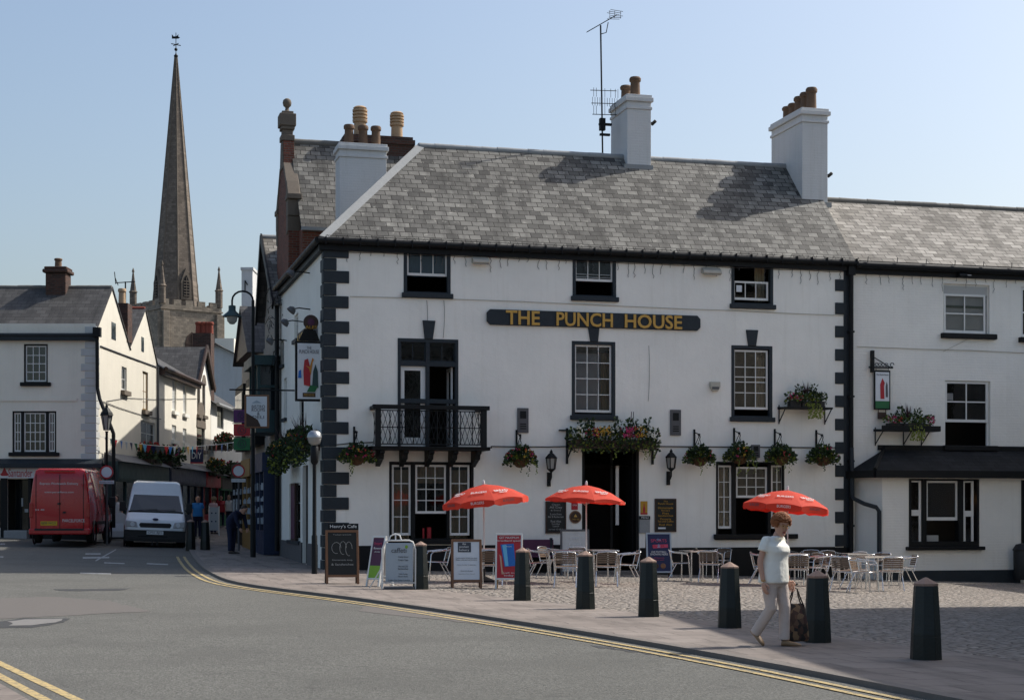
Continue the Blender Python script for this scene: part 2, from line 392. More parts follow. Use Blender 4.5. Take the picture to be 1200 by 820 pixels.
    # yellow / white road paint, worn
    for nm, cc in (('yellowline', (.52, .385, .16)), ('whiteline', (.42, .42, .41))):
        b, nt, p = newmat(nm); co = coords(nt); w = noise(nt, co, 14, 6, .75); w2 = noise(nt, co, 60, 3)
        c = mixc(nt, ramp(nt, w, [(.47, 0), (.6, .8)]), cc, (.11, .105, .095)); c = mixc(nt, ramp(nt, w2, [(.45, 0), (.8, .35)]), c, (.2, .17, .1))
        nt.links.new(c, p.inputs['Base Color']); p.inputs['Roughness'].default_value = .8; bumpn(nt, p, w2, .4, .01); m[nm] = b
    m['flags'] = brickmat('paving_flags', (.215, .18, .155), (.285, .243, .212), (.13, .11, .095), .75, .6, .012, uv=True, bump=.6, bd=.012, rough=.85, spots=(.17, .15, .135), spotth=.6)
    # setts
    b, nt, p = newmat('stone_setts'); co = coords(nt, 'UV')
    nz = N(nt, 'ShaderNodeTexNoise', Scale=2.5, Detail=3); nt.links.new(co, nz.inputs['Vector'])
    ma = N(nt, 'ShaderNodeVectorMath', operation='MULTIPLY_ADD'); nt.links.new(nz.outputs['Color'], ma.inputs[0]); ma.inputs[1].default_value = (.12, .12, 0); nt.links.new(co, ma.inputs[2])
    vo = N(nt, 'ShaderNodeTexVoronoi', Scale=6.5, feature='F1', Randomness=.55); nt.links.new(ma.outputs[0], vo.inputs['Vector'])
    ve = N(nt, 'ShaderNodeTexVoronoi', Scale=6.5, feature='DISTANCE_TO_EDGE', Randomness=.55); nt.links.new(ma.outputs[0], ve.inputs['Vector'])
    c = mixc(nt, vo.outputs['Color'], (.23, .195, .165), (.40, .355, .31)); bg = noise(nt, co, .5, 5)
    c = mixc(nt, ramp(nt, bg, [(.4, 0), (.65, .5)]), c, (.24, .215, .19))
    c = mixc(nt, ramp(nt, ve.outputs['Distance'], [(.02, .9), (.11, 0)]), c, (.085, .072, .058))
    nt.links.new(c, p.inputs['Base Color']); p.inputs['Roughness'].default_value = .8; p.inputs['Specular IOR Level'].default_value = .3
    pr = bumpn(nt, p, ramp(nt, ve.outputs['Distance'], [(0, 0), (.25, 1)]), 1.0, .05); bumpn(nt, p, noise(nt, co, 30, 4), .4, .01, pr)
    m['setts'] = b
    m['kerbstone'] = pm('granite_kerb', (.19, .165, .145), .85, .35, 3, .4, 30)
    # lamp that is lit
    b, nt, p = newmat('warm_bulb'); p.inputs['Emission Color'].default_value = (1, .5, .15, 1); p.inputs['Emission Strength'].default_value = 3.0; m['bulb'] = b
    m['lampglass'] = pm('lamp_glass', (.30, .30, .28), .2, .15, 9, 0, spec=.7)
mats()

def lettering(txt, w, h, M, mat, parent, name='lettering', depth=.006, fit=True, italic=0, bold=0):
    """flat letters centred at M, x right, y up, w x h metres"""
    cu = bpy.data.curves.new('t', 'FONT'); cu.body = txt; cu.extrude = .02; cu.resolution_u = 3; cu.shear = italic; cu.offset = bold
    cu.align_x = 'CENTER'; cu.space_line = .95
    ob = bpy.data.objects.new('t', cu); COL.objects.link(ob)
    dg = bpy.context.evaluated_depsgraph_get(); me = bpy.data.meshes.new_from_object(ob.evaluated_get(dg)); bpy.data.objects.remove(ob)
    xs = [v.co.x for v in me.vertices]; ys = [v.co.y for v in me.vertices]
    sx = w / (max(xs)-min(xs)); sy = h / (max(ys)-min(ys))
    if not fit: sx = sy = min(sx, sy)
    cx, cy = (max(xs)+min(xs))/2, (max(ys)+min(ys))/2
    for v in me.vertices: v.co = M @ Vector(((v.co.x-cx)*sx, (v.co.y-cy)*sy, v.co.z/.02*depth/2))
    me.name = name; me.materials.clear(); me.materials.append(mat)
    o = bpy.data.objects.new(name, me); COL.objects.link(o)
    if parent: o.parent = parent
    return o
FRONT = RX(R(90))    # text plane facing -y
# ---------------------------------------------------------------- camera, world, sun
cam = bpy.data.cameras.new('camera'); camo = bpy.data.objects.new('camera', cam); COL.objects.link(camo)
camo.location = (0, 0, EYE); camo.rotation_euler = (R(90), 0, 0)
cam.sensor_fit = 'HORIZONTAL'; cam.sensor_width = 36; cam.lens = F / 1200 * 36; cam.shift_y = 190 / 1200
cam.clip_end = 2000; cam.clip_start = .1
S.camera = camo
SUN_AZ, SUN_EL = R(29), R(45.5)       # azimuth from +x towards +y
w = bpy.data.worlds.new('World'); S.world = w; w.use_nodes = True
nt = w.node_tree; bg = nt.nodes['Background']
sky = nt.nodes.new('ShaderNodeTexSky'); sky.sky_type = 'NISHITA'; sky.sun_disc = False
sky.sun_elevation = SUN_EL; sky.sun_rotation = R(90) - SUN_AZ; sky.air_density = 1.15; sky.dust_density = 3.6; sky.ozone_density = 1.9; sky.altitude = 50
nt.links.new(sky.outputs[0], bg.inputs[0]); bg.inputs[1].default_value = .106
sl = bpy.data.lights.new('sun', 'SUN'); sl.energy = 3.2; sl.angle = R(.53); sl.color = (1, .955, .88)
so = bpy.data.objects.new('sun', sl); COL.objects.link(so)
sd = Vector((math.cos(SUN_EL)*math.cos(SUN_AZ), math.cos(SUN_EL)*math.sin(SUN_AZ), math.sin(SUN_EL)))
so.rotation_euler = sd.to_track_quat('Z', 'Y').to_euler(); so.location = (60, 25, 80)
S.view_settings.view_transform = 'Standard'; S.view_settings.look = 'None'; S.view_settings.gamma = 1; S.view_settings.exposure = .58
S.view_settings.use_curve_mapping = False

# ---------------------------------------------------------------- ground
def grid(xs, ys, zf, name, mat):
    n = len(xs); vs = [(x, y, zf(x, y)) for y in ys for x in xs]
    fs = [(j*n+i, j*n+i+1, (j+1)*n+i+1, (j+1)*n+i) for j in range(len(ys)-1) for i in range(n-1)]
    m = MB(); m.add(vs, fs); return sharp(m.build(name, mat, fixn=False), 60)
xs = [-400, -200, -100, -60, -40] + [-32 + 1.0*i for i in range(60)] + [30, 40, 60, 100, 200, 400]
ys = [-60, -30, -10, 0, 4] + [6 + 1.0*i for i in range(80)] + [90, 100, 130, 180, 260, 400, 700]
road = struct(grid(xs, ys, zr, 'road', M_['asphalt']))

# kerb line (pixels on the pavement edge), then carried on to the right beyond the frame
kpx = [(221,641),(222.5,646),(226,652),(232,659),(241,667),(254,674),(271,681),(292,685.5),(333,690),(375,694),(417,699.5),(450,704),(517,713.5),(583,723.5),(650,733.5),(717,744),(783,755.5),(850,766.5),(923,779),(1005,795),(1075,810)]
K = [G(*p) for p in kpx]
K = [Vector((p.x, p.y)) for p in K]
d_ = (K[-1]-K[-4]).normalized()
K += [K[-1] + d_*2.5, K[-1] + d_*6 + Vector((.6, 0)), K[-1]+d_*10+Vector((1.6, 0)), K[-1] + d_*16 + Vector((4, 0))]
k0 = (K[0] - K[1]).normalized()
K = [Vector((-15.4, 112)), Vector((-14.2, 80)), Vector((-12.6, 66))] + K
def resample(P, step):
    out = [P[0]]
    for a, b in zip(P[:-1], P[1:]):
        n = max(1, int((b-a).length/step))
        for i in range(1, n+1): out.append(a + (b-a)*i/n)
    return out
K = resample(K, .9)
for _ in range(3):
    K = [K[0]] + [(K[i-1]+K[i]*2+K[i+1])/4 for i in range(1, len(K)-1)] + [K[-1]]
def offs(P, d):
    out = []
    for i in range(len(P)):
        t = (P[min(i+1, len(P)-1)] - P[max(i-1, 0)]).normalized()
        out.append(P[i] + Vector((t.y, -t.x)) * d)     # d > 0 : to the right of travel (the road side is negative)
    return out
def strip(A, B, zf, name, mats_, n=1, uvm=True, dz=0):
    vs = []; k = n+1
    for a, b in zip(A, B):
        for j in range(k):
            p = a + (b-a)*j/n; vs.append((p.x, p.y, zf(p.x, p.y)+dz))
    fs = [(i*k+j, i*k+j+1, (i+1)*k+j+1, (i+1)*k+j) for i in range(len(A)-1) for j in range(n)]
    m = MB(); m.add(vs, fs)
    o = m.build(name, mats_, uvf=(lambda c: (c.x*cT+c.y*sT, -c.x*sT+c.y*cT)) if uvm else None)
    me = o.data
    if sum(p.normal.z for p in me.polygons) < 0: me.flip_normals()
    return o
# K runs from the street towards the camera and right; pavement lies on the left of travel (east side)
side = 1 if True else -1
t = (K[30]-K[29]).normalized(); nrm = Vector((t.y, -t.x))
PS = 1 if nrm.x < 0 else -1           # sign that points to the road
def off(d): return offs(K, d*PS)      # + = road side, - = pavement side
kin = off(-.16)
m = MB(); vs = []
for a, b in zip(K, kin):
    vs += [(a.x, a.y, zr(a.x, a.y)-.05), (a.x, a.y, zp(a.x, a.y)+.004), (b.x, b.y, zp(b.x, b.y)+.004)]
fs = []
for i in range(len(K)-1):
    for j in range(2): fs.append((i*3+j, i*3+j+1, i*3+j+4, i*3+j+3))
m.add(vs, fs); struct(m.build('kerb', M_['kerbstone']))
# inner lines: flagged strip along the kerb, then setts up to the buildings
flag = off(-2.75)
def cl(i): return i
B = []
def frontpt(u, v): q = PUB @ Vector((u, v, 0)); return Vector((q.x, q.y))
nK = len(K)
# far edge of the setts: along the street under the houses, then along the pub front, then out to the right
far = [frontpt(.9, 60), frontpt(.9, 40), frontpt(.9, 20), frontpt(.9, 10), frontpt(1.0, .6), frontpt(3, .6), frontpt(6, .6), frontpt(10, .6), frontpt(14, .6), frontpt(19, .6), frontpt(26, .6), frontpt(34, .6)]
def lenparam(P):
    L = [0]
    for a, b in zip(P[:-1], P[1:]): L.append(L[-1]+(b-a).length)
    return L
# pair every kerb point with a far point by hand-set stations
Kst = lenparam(K)
def nearest(P, q): return min(range(len(P)), key=lambda i: (P[i]-q).length)
anch = [(0, 0), (nearest(K, Vector((-12.6, 66))), 2), (nearest(K, Vector(G(225,650).xy)), 3), (nearest(K, Vector(G(292,685).xy)), 4), (nearest(K, Vector(G(450,704).xy)), 5), (nearest(K, Vector(G(583,723).xy)), 7), (nearest(K, Vector(G(717,744).xy)), 8), (nearest(K, Vector(G(850,766).xy)), 9), (nearest(K, Vector(G(1005,795).xy)), 10), (nK-1, 11)]
B = []
for i in range(nK):
    for (i0, f0), (i1, f1) in zip(anch[:-1], anch[1:]):
        if i0 <= i <= i1:
            f = f0 + (f1-f0)*(i-i0)/max(1, i1-i0); a = int(min(f, len(far)-2)); B.append(far[a] + (far[a+1]-far[a])*(f-a)); break
i_c = nearest(K, Vector(G(292,685).xy))
struct(strip(kin, flag, zp, 'pavement', M_['flags'], 4))
flag2 = list(flag)
struct(strip(flag2[i_c:], B[i_c:], zp, 'plaza', M_['setts'], 26))
struct(strip(flag2[:i_c+1], B[:i_c+1], zp, 'street_paving', M_['flags'], 10))
# road beyond the street mouth is pedestrian paving
# double yellow lines
def line(A, B_, i0, i1, name, mt, dz=.009):
    return struct(strip(A[i0:i1], B_[i0:i1], zr, name, mt, 1, dz=dz))
i0 = nearest(K, Vector(G(224,650).xy))
line(off(.20), off(.28), i0, nK-1, 'yellow_line', M_['yellowline']); line(off(.40), off(.48), i0, nK-1, 'yellow_line', M_['yellowline'])
# foreground corner: another kerb and its double yellow lines at the left
def gr(px, py): v = G(px, py, -KERB); return Vector((v.x, v.y))
def dline(pa, pb, wpx, name, mt, ext=0, dz=.004, n=8):
    a0, b0 = gr(*pa), gr(*pb); a1, b1 = gr(pa[0], pa[1]+wpx[0]), gr(pb[0], pb[1]+wpx[1])
    if ext: a0, b0, a1, b1 = a0-(b0-a0)*ext, b0+(b0-a0)*ext, a1-(b1-a1)*ext, b1+(b1-a1)*ext
    A = [a0+(b0-a0)*i/n for i in range(n+1)]; C = [a1+(b1-a1)*i/n for i in range(n+1)]
    return struct(strip(A, C, zr, name, mt, 1, dz=dz))
dline((0,774), (96,819), (6, 7), 'yellow_line', M_['yellowline'], 1.0); dline((0,788.5), (60,819.5), (7, 8), 'yellow_line', M_['yellowline'], 1.0)
a, b = gr(-30, 793), gr(40, 835)
p0, p1 = a-(b-a)*3, b+(b-a)*2; q = Vector((-6, -3))
m = MB(); A = [p0+(p1-p0)*i/10 for i in range(11)]
vs = []
for p in A: vs += [(p.x, p.y, zr(p.x, p.y)-.05), (p.x, p.y, zp(p.x, p.y)+.03), (p.x+q.x*.06, p.y+q.y*.06, zp(p.x, p.y)+.03), (p.x+q.x, p.y+q.y, zp(p.x, p.y)+.03)]
m.add(vs, [(i*4+j, i*4+j+1, i*4+j+5, i*4+j+4) for i in range(10) for j in range(3)]); struct(m.build('pavement', M_['flags'], uvf=lambda c: (c.x, c.y)))
# white road markings beside the vans
for pa, pb, wv in [((112,656),(136,643),(1.6,1.2)), ((97,652.5),(128,652),(1.8,1.8)), ((100,648),(118,648),(1.5,1.5)), ((122,658.5),(146,659.5),(1.2,1.2)), ((172,659.5),(197,660.5),(1.3,1.3)), ((0,636.5),(6,636.5),(1.6,1.6)), ((0,651.5),(4,651.5),(1.6,1.6)), ((94,670.5),(130,671.5),(1.2,1.2)), ((216,640),(226,641),(1.4,1.4))]:
    dline(pa, pb, wv, 'road_marking', M_['whiteline'], n=3)
# patches in the tarmac
def patch(pts, name, mt, dz=.004):
    c = [gr(*p) for p in pts]; m = MB(); cen = sum(c, Vector((0, 0)))/len(c)
    fine = resample(c+[c[0]], .25)[:-1]
    for i, p in enumerate(fine): fine[i] = p + Vector((random.uniform(-.04, .04), random.uniform(-.06, .06)))
    m.add([(p.x, p.y, zr(p.x, p.y)+dz) for p in fine]+[(cen.x, cen.y, zr(cen.x, cen.y)+dz)], [(i, (i+1) % len(fine), len(fine)) for i in range(len(fine))])
    o = m.build(name, mt); 
    if o.data.polygons[0].normal.z < 0: o.data.flip_normals()
    return struct(o)
patch([(-60,703),(60,699),(130,704),(176,716),(60,722),(-60,728)], 'road_patch', M_['patch'])
patch([(-10,729),(30,724),(85,724),(78,729),(40,735),(-10,736)], 'road_patch', M_['darkpatch'])
patch([(10,728.5),(30,725.5),(72,725.5),(66,729.5),(36,733),(12,733)], 'manhole_cover', M_['ironcover'], .008)
patch([(60,690.2),(150,689.2),(140,691.8),(75,692.4)], 'road_patch', M_['darkpatch'])
patch([(560,722),(600,727),(585,733),(420,716),(430,709),(500,715)], 'road_patch', M_['patch'])
for k in range(7): x = 690+k*20; y = 756+k*2.6; patch([(x, y), (x+26, y+1.5), (x+30, y+3.6), (x+8, y+2.8)], 'road_patch', M_['darkpatch'], .003)
# leaning line of worn setts across the plaza
# ---------------------------------------------------------------- building helpers
def wall(holes, u0, u1, z0, z1, name, mat, parent, v=0.0, rev=.16, revmat=None, M=None, top=None):
    """a wall sheet in the local xz plane (front at y=v) with real openings and reveals"""
    us = sorted(set([u0, u1] + [h[0] for h in holes] + [h[1] for h in holes])); zs = sorted(set([z0, z1] + [h[2] for h in holes] + [h[3] for h in holes]))
    us = [u for u in us if u0 <= u <= u1]; zs = [z for z in zs if z0 <= z <= z1]
    m = MB(M)
    for a, b in zip(us[:-1], us[1:]):
        for c, d in zip(zs[:-1], zs[1:]):
            cu, cz = (a+b)/2, (c+d)/2
            if any(h[0] < cu < h[1] and h[2] < cz < h[3] for h in holes): continue
            m.quad((a, v, c), (b, v, c), (b, v, d), (a, v, d))
    for h in holes:
        a, b, c, d = h[:4]; y = v+rev
        m.quad((a, v, c), (a, v, d), (a, y, d), (a, y, c), 1); m.quad((b, v, d), (b, v, c), (b, y, c), (b, y, d), 1)
        m.quad((a, v, d), (b, v, d), (b, y, d), (a, y, d), 1); m.quad((b, v, c), (a, v, c), (a, y, c), (b, y, c), 1)
    return m.build(name, [mat, revmat or mat], parent, fixn=False)

def sash(m, u0, u1, z0, z1, cols, rows, y=.08, fr=.05, bar=.022, mi=0, zs=None, dep=.04):
    """glazing frame with bars, added to mesh m"""
    m.box(u0, u0+fr, y, y+dep, z0, z1, mi); m.box(u1-fr, u1, y, y+dep, z0, z1, mi)
    m.box(u0+fr, u1-fr, y+.001, y+dep, z1-fr, z1, mi); m.box(u0+fr, u1-fr, y+.001, y+dep, z0, z0+fr*1.3, mi)
    for i in range(1, cols):
        x = u0+fr+(u1-u0-2*fr)*i/cols; m.box(x-bar/2, x+bar/2, y+.006, y+dep-.006, z0+fr, z1-fr, mi)
    zz = zs or [z0+fr+(z1-z0-2*fr)*j/rows for j in range(1, rows)]
    for z in zz: m.box(u0+fr, u1-fr, y+.009, y+dep-.003, z-bar/2, z+bar/2, mi)
def pane(u0, u1, z0, z1, parent, y=.1, mat='glass'):
    m = MB(); m.quad((u0+.01, y, z0+.01), (u1-.01, y, z0+.01), (u1-.01, y, z1-.01), (u0+.01, y, z1-.01)); return m.build('pane', M_[mat], parent, fixn=False)
def cloth(m, u0, u1, z0, z1, y, folds=6, amp=.03):
    n = folds*4
    for i in range(n):
        a, b = u0+(u1-u0)*i/n, u0+(u1-u0)*(i+1)/n
        ya, yb = y+amp*math.sin(i*math.pi/2), y+amp*math.sin((i+1)*math.pi/2)
        m.quad((a, ya, z0), (b, yb, z0), (b, yb, z1), (a, ya, z1))
def roof_slab(pts, mat, name, parent, th=.05, u=None, org=None, M=None):
    """slab under a planar polygon, UVs in metres along / up the slope"""
    P = [Vector(p) for p in pts]; n = (P[1]-P[0]).cross(P[2]-P[0]).normalized()
    if n.z < 0: P.reverse(); n = -n
    uu = Vector(u) if u else Vector((n.y, -n.x, 0)); uu.normalize(); vv = n.cross(uu).normalized()
    if vv.z < 0: vv = -vv
    o = Vector(org) if org else P[0]; k = len(P); m = MB()
    m.add([p for p in P]+[p-n*th for p in P], [tuple(range(k)), tuple(range(2*k-1, k-1, -1))]+[(j, k+j, k+(j+1) % k, (j+1) % k) for j in range(k)])
    return m.build(name, mat, parent, uvf=lambda c: ((c-o).dot(uu), (c-o).dot(vv)))
def ridge_tiles(p, q, parent, mat='ridge', r=.11, step=.45, name='ridge_tiles'):
    p, q = Vector(p), Vector(q); L = (q-p).length; n = max(1, int(L/step)); m = MB()
    for i in range(n):
        a = p+(q-p)*i/n; b = p+(q-p)*(i+1)/n; s = random.uniform(.95, 1.06)
        m.tube([a+Vector((0, 0, -.04)), b+Vector((0, 0, -.04+random.uniform(-.008, .008)))], [r*s, r*s*.96], 10)
    return sharp(m.build(name, M_[mat], parent), 50)
def leaves(m, c, r, n, size, mis, droop=0, flat=.6):
    for _ in range(n):
        while True:
            p = Vector((random.uniform(-1, 1), random.uniform(-1, 1), random.uniform(-1, 1)))
            if .25 < p.length < 1: break
        q = Vector((c[0]+p.x*r[0], c[1]+p.y*r[1], c[2]+p.z*r[2] - droop*abs(p.x)*abs(p.x)*r[2]))
        d = (Vector((p.x, p.y, p.z*.6+.35)) + Vector((random.uniform(-.6, .6), random.uniform(-.6, .6), random.uniform(-.6, .6)))).normalized()
        s = size*random.uniform(.6, 1.3); sd_ = d.cross(Vector((random.uniform(-1, 1), random.uniform(-1, 1), random.uniform(-1, 1)))).normalized()*s*.42
        up = d.cross(sd_).normalized()*s*.18
        m.add([q, q+d*s*.5+sd_+up, q+d*s, q+d*s*.5-sd_+up], [(0, 1, 2, 3)], random.choice(mis))
def trail(m, p, L, mi, size=.05, sway=.08):
    p = Vector(p); n = int(L/.03)
    for i in range(n):
        q = p+Vector((random.uniform(-.03, .03)+sway*math.sin(i*.2), random.uniform(-.03, .03), -i*.03))
        d = Vector((random.uniform(-1, 1), random.uniform(-1, .3), -.8)).normalized(); s = size*random.uniform(.6, 1.2); a = d.cross(Vector((0, 1, .1))).normalized()*s*.4
        m.add([q, q+d*s*.5+a, q+d*s, q+d*s*.5-a], [(0, 1, 2, 3)], mi)
def petals(m, c, r, n, mi, size=.035, front=True):
    for _ in range(n):
        t = random.uniform(0, 2*math.pi); z = random.uniform(-.5, 1); k = math.sqrt(max(0, 1-min(1, abs(z))**2)); k = max(k, .35)
        p = Vector((c[0]+r[0]*k*math.cos(t), c[1]-abs(r[1]*math.sin(t)) if front else c[1]+r[1]*math.sin(t), c[2]+r[2]*z))
        for _k in range(4):
            q = p+Vector([random.uniform(-.03, .03) for _ in range(3)]); s = size*random.uniform(.7, 1.25)
            a = Vector((random.uniform(-1, 1), random.uniform(-.4, .4), random.uniform(-1, 1))).normalized()*s; b = a.cross(Vector((random.uniform(-.4, .4), -1, random.uniform(-.2, .6)))).normalized()*s
            m.add([q-a*.5, q+b*.5, q+a*.5, q-b*.5], [(0, 1, 2, 3)], mi)
LEAFM = lambda: [M_['leaf'], M_['leafdark'], M_['leaflime'], M_['spike']]
FLM = lambda: [M_['fred'], M_['fpink'], M_['fwhite'], M_['fyellow']]

# ---------------------------------------------------------------- the pub
pub = thing('pub', 'white three storey corner inn with a gold lettered name board across its front', 'pub', PUB)
UR = U(999.5)                                  # right end of the front
ZB, ZE = -.6, 8.62
def rect(x0, x1, y0, y1):
    xm = (x0+x1)/2
    a = FU(x0, 600)[0]; b = FU(x1, 600)[0]; zt = FU(xm, y0)[1]; zb = FU(xm, y1)[1]
    return [a, b, zb, zt]
H = dict(w1=rect(473,528,291,344), w2=rect(671,722,299,348), w3=rect(857,906,305,357), fd=rect(466,537,397,526), w4=rect(670,721,400,487), w5=rect(857,905,405,489),
         g1=rect(456,555,541,632), door=rect(682,749,524,690), g2=rect(839,919,541,627))
H['door'][2] = zp(1.5, 44) + .05
wall(list(H.values()), 0, UR, ZB, ZE, 'front_wall', M_['white'], pub, revmat=M_['white'])
# side wall to the street (local plane x=0), built by turning a front wall
VS = 9.3
MS = Matrix(((0,1,0,0),(-1,0,0,0),(0,0,1,0),(0,0,0,1)))      # (a, v, z) -> x = v, y = -a
MSI = Matrix(((0, 1, 0, 0), (1, 0, 0, 0), (0, 0, 1, 0), (0, 0, 0, 1)))   # (v, x, z) swap: a->y, depth->x
def srect(x0, x1, y0, y1):
    a = SV(x0, 600)[0]; b = SV(x1, 600)[0]; v = (a+b)/2; px = (x0+x1)/2
    return [min(a, b), max(a, b), SV(px, y1)[1], SV(px, y0)[1]]
HS = dict(s1=srect(329,333,398,428), s2=srect(345,349.5,368,398), s3=srect(332.5,336,443,490), s4=srect(351,356,468,510), s5=srect(339,352,566,633), sd=srect(354.5,361,545,662))
HS['sd'][2] = zp(-4.9, 44)+.03
m = MB(); o = wall(list(HS.values()), 0, VS, ZB, ZE, 'side_wall', M_['white'], pub, M=MSI, revmat=M_['white'])
# back and right gable so the body is closed
m = MB(); m.box(.28, UR-.1, 6.1, 6.25, ZB, ZE); m.box(UR-.12, UR-.02, .3, 6.2, ZB, ZE); m.box(.28, 3.0, 9.2, 9.3, ZB, ZE); m.build('back_wall', M_['white'], pub)
# rooms behind the openings
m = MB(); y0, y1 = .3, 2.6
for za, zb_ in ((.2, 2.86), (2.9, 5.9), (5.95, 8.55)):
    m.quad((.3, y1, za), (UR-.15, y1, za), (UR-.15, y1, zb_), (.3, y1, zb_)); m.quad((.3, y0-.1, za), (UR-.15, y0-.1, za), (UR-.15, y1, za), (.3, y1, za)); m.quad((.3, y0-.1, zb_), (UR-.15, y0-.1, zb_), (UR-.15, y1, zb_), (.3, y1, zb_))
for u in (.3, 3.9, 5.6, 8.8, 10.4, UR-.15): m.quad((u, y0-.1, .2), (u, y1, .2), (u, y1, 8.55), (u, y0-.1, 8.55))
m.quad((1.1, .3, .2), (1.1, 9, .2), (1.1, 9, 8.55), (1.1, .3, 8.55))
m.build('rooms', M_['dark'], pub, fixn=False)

def win_frame(r, parent_name='window', t=.09, y0=-.015, y1=.13, mat='navy', sill=True, out=.09, mull=()):
    a, b, c, d = r; m = MB()
    m.box(a-.0, a+t, y0, y1, c, d); m.box(b-t, b, y0, y1, c, d); m.box(a+t, b-t, y0+.002, y1, d-t, d); m.box(a+t, b-t, y0+.002, y1, c, c+t*.5)
    for x0, x1 in mull: m.box(x0, x1, y0+.004, y1, c, d)
    w = m.build('window', M_[mat], pub, bevel=.006)
    if sill:
        m = MB(); m.box(a-.05, b+.06, -out, .02, c-.12, c+.005); m.build('sill', M_[mat], w, bevel=.012)
    return w
def sashes(w, items, mat='sash'):
    """items: (rect, cols, rows, depth)"""
    for r, cols, rows, y in items:
        m = MB(); sash(m, *r, cols, rows, y=y); m.build('sash', M_[mat], w); pane(*r, w, y=y+.02)
def curtain(w, u0, u1, z0, z1, mat='curtain', y=.24, folds=5, amp=.03):
    m = MB(); cloth(m, u0, u1, z0, z1, y, folds, amp); m.build('curtain', M_[mat], w, fixn=False)
# second floor
w = win_frame(H['w1']); r = rect(477,524.5,294.5,323); sashes(w, [(r, 3, 1, .05)]); curtain(w, r[0], r[1], r[2], r[3], 'bluecurtain', .26)
w = win_frame(H['w2']); r = rect(674,718.5,302,329.5); sashes(w, [(r, 3, 1, .05)]); m = MB(); sash(m, r[0], r[1], r[2]+.10, r[2]+.2, 3, 1, .09, .02); m.build('sash', M_['sash'], w)
w = win_frame(H['w3']); r = rect(860,901,329.5,351.5); sashes(w, [(r, 3, 1, .05)]); curtain(w, r[1]-.3, r[1], r[2], r[2]+1.05, 'curtain', .3, 3); m = MB(); m.box(r[0]+.1, r[0]+.26, .06, .066, r[2]+.22, r[2]+.4); m.build('notice', M_['paper'], w)
# first floor sashes
w = win_frame(H['w4']); r = rect(673.5,717,404,483); sashes(w, [(r, 3, 4, .05)]); curtain(w, r[0]+.02, r[1]-.02, r[2]+.05, r[3], 'blind', .3, 2, .01); curtain(w, r[1]-.25, r[1], r[2], r[3]-.2, 'curtain', .2, 3)
w = win_frame(H['w5']); r = rect(860,900.5,410,479.5); m = MB(); zz = [rect(860,900,y,y)[2] for y in (430, 441.5, 447.5, 460)]; sash(m, *r, 3, 1, y=.05, zs=zz); m.build('sash', M_['sash'], w); pane(*r, w, y=.07); curtain(w, r[1]-.28, r[1], r[2], r[3], 'curtain', .3, 3)
# french window behind the balcony
r0 = H['fd']; a, b, c, d = r0; w = MB(); t = .08
def Z(px, py): return FU(px, py)[1]
w.box(a, a+t, -.02, .13, c, d); w.box(b-t, b, -.02, .13, c, d); w.box(a, b, -.018, .13, d-t*1.2, d); mid = U(501)
w.box(mid-.05, mid+.05, -.016, .13, c, d-.05)
zt = Z(500, 426.5); w.box(a+t, b-t, -.014, .13, zt-.06, zt+.06); zb_ = Z(500, 469.5); w.box(a+t, b-t, -.012, .06, zb_-.07, zb_+.05)
w = w.build('window', M_['navy'], pub, bevel=.006); w['label'] = 'tall french window opening on to the balcony'
m = MB(); sash(m, a+t, mid-.05, zt+.06, d-t, 2, 1, y=.05, fr=.03); sash(m, mid+.05, b-t, zt+.06, d-t, 2, 1, y=.05, fr=.03); m.build('transom_light', M_['navy'], w); pane(a+t, b-t, zt+.06, d-t, w, y=.07)
m = MB(); sash(m, U(468.5), U(499), c+.05, Z(484, 428), 1, 1, y=.045, fr=.13); m.box(U(468.5), U(499), .05, .085, c+.05, c+.3); m.build('casement_door', M_['sash'], w); pane(U(468.5), U(499), c+.05, Z(484, 428), w, y=.07)
m = MB(MSI.copy()); m = MB(); xx = U(531)
m.box(xx-.02, xx+.02, .14, .26, c+.05, Z(530, 430)); m.box(xx-.02, xx+.02, .62, .75, c+.05, Z(530, 430)); m.box(xx-.02, xx+.02, .26, .62, c+.05, c+.3); m.box(xx-.02, xx+.02, .26, .62, Z(530, 430)-.1, Z(530, 430)); m.build('casement_door', M_['sash'], w)
m = MB(); m.box(U(504), U(512), 1.0, 1.06, Z(500, 520), Z(500, 500)); m.tube([(U(503), .95, Z(500, 512)), (U(528), .95, Z(500, 512))], .02); m.build('chair_back', M_['darkwood'], w)
# keystones
for xs_, xb, y0, y1 in (((495,510), (497.5,507), 375.5, 397), ((689,702), (691.5,700.5), 384, 400), ((874,888), (876.5,885.5), 386.5, 405)):
    m = MB(); m.prism([(U(xs_[0]), Z(500 if xs_[0] < 600 else xs_[0], y0)), (U(xs_[1]), Z(xs_[0], y0)), (U(xb[1]), Z(xs_[0], y1)), (U(xb[0]), Z(xs_[0], y1))], -.05, .02); m.build('keystone', M_['navy'], pub, bevel=.01)
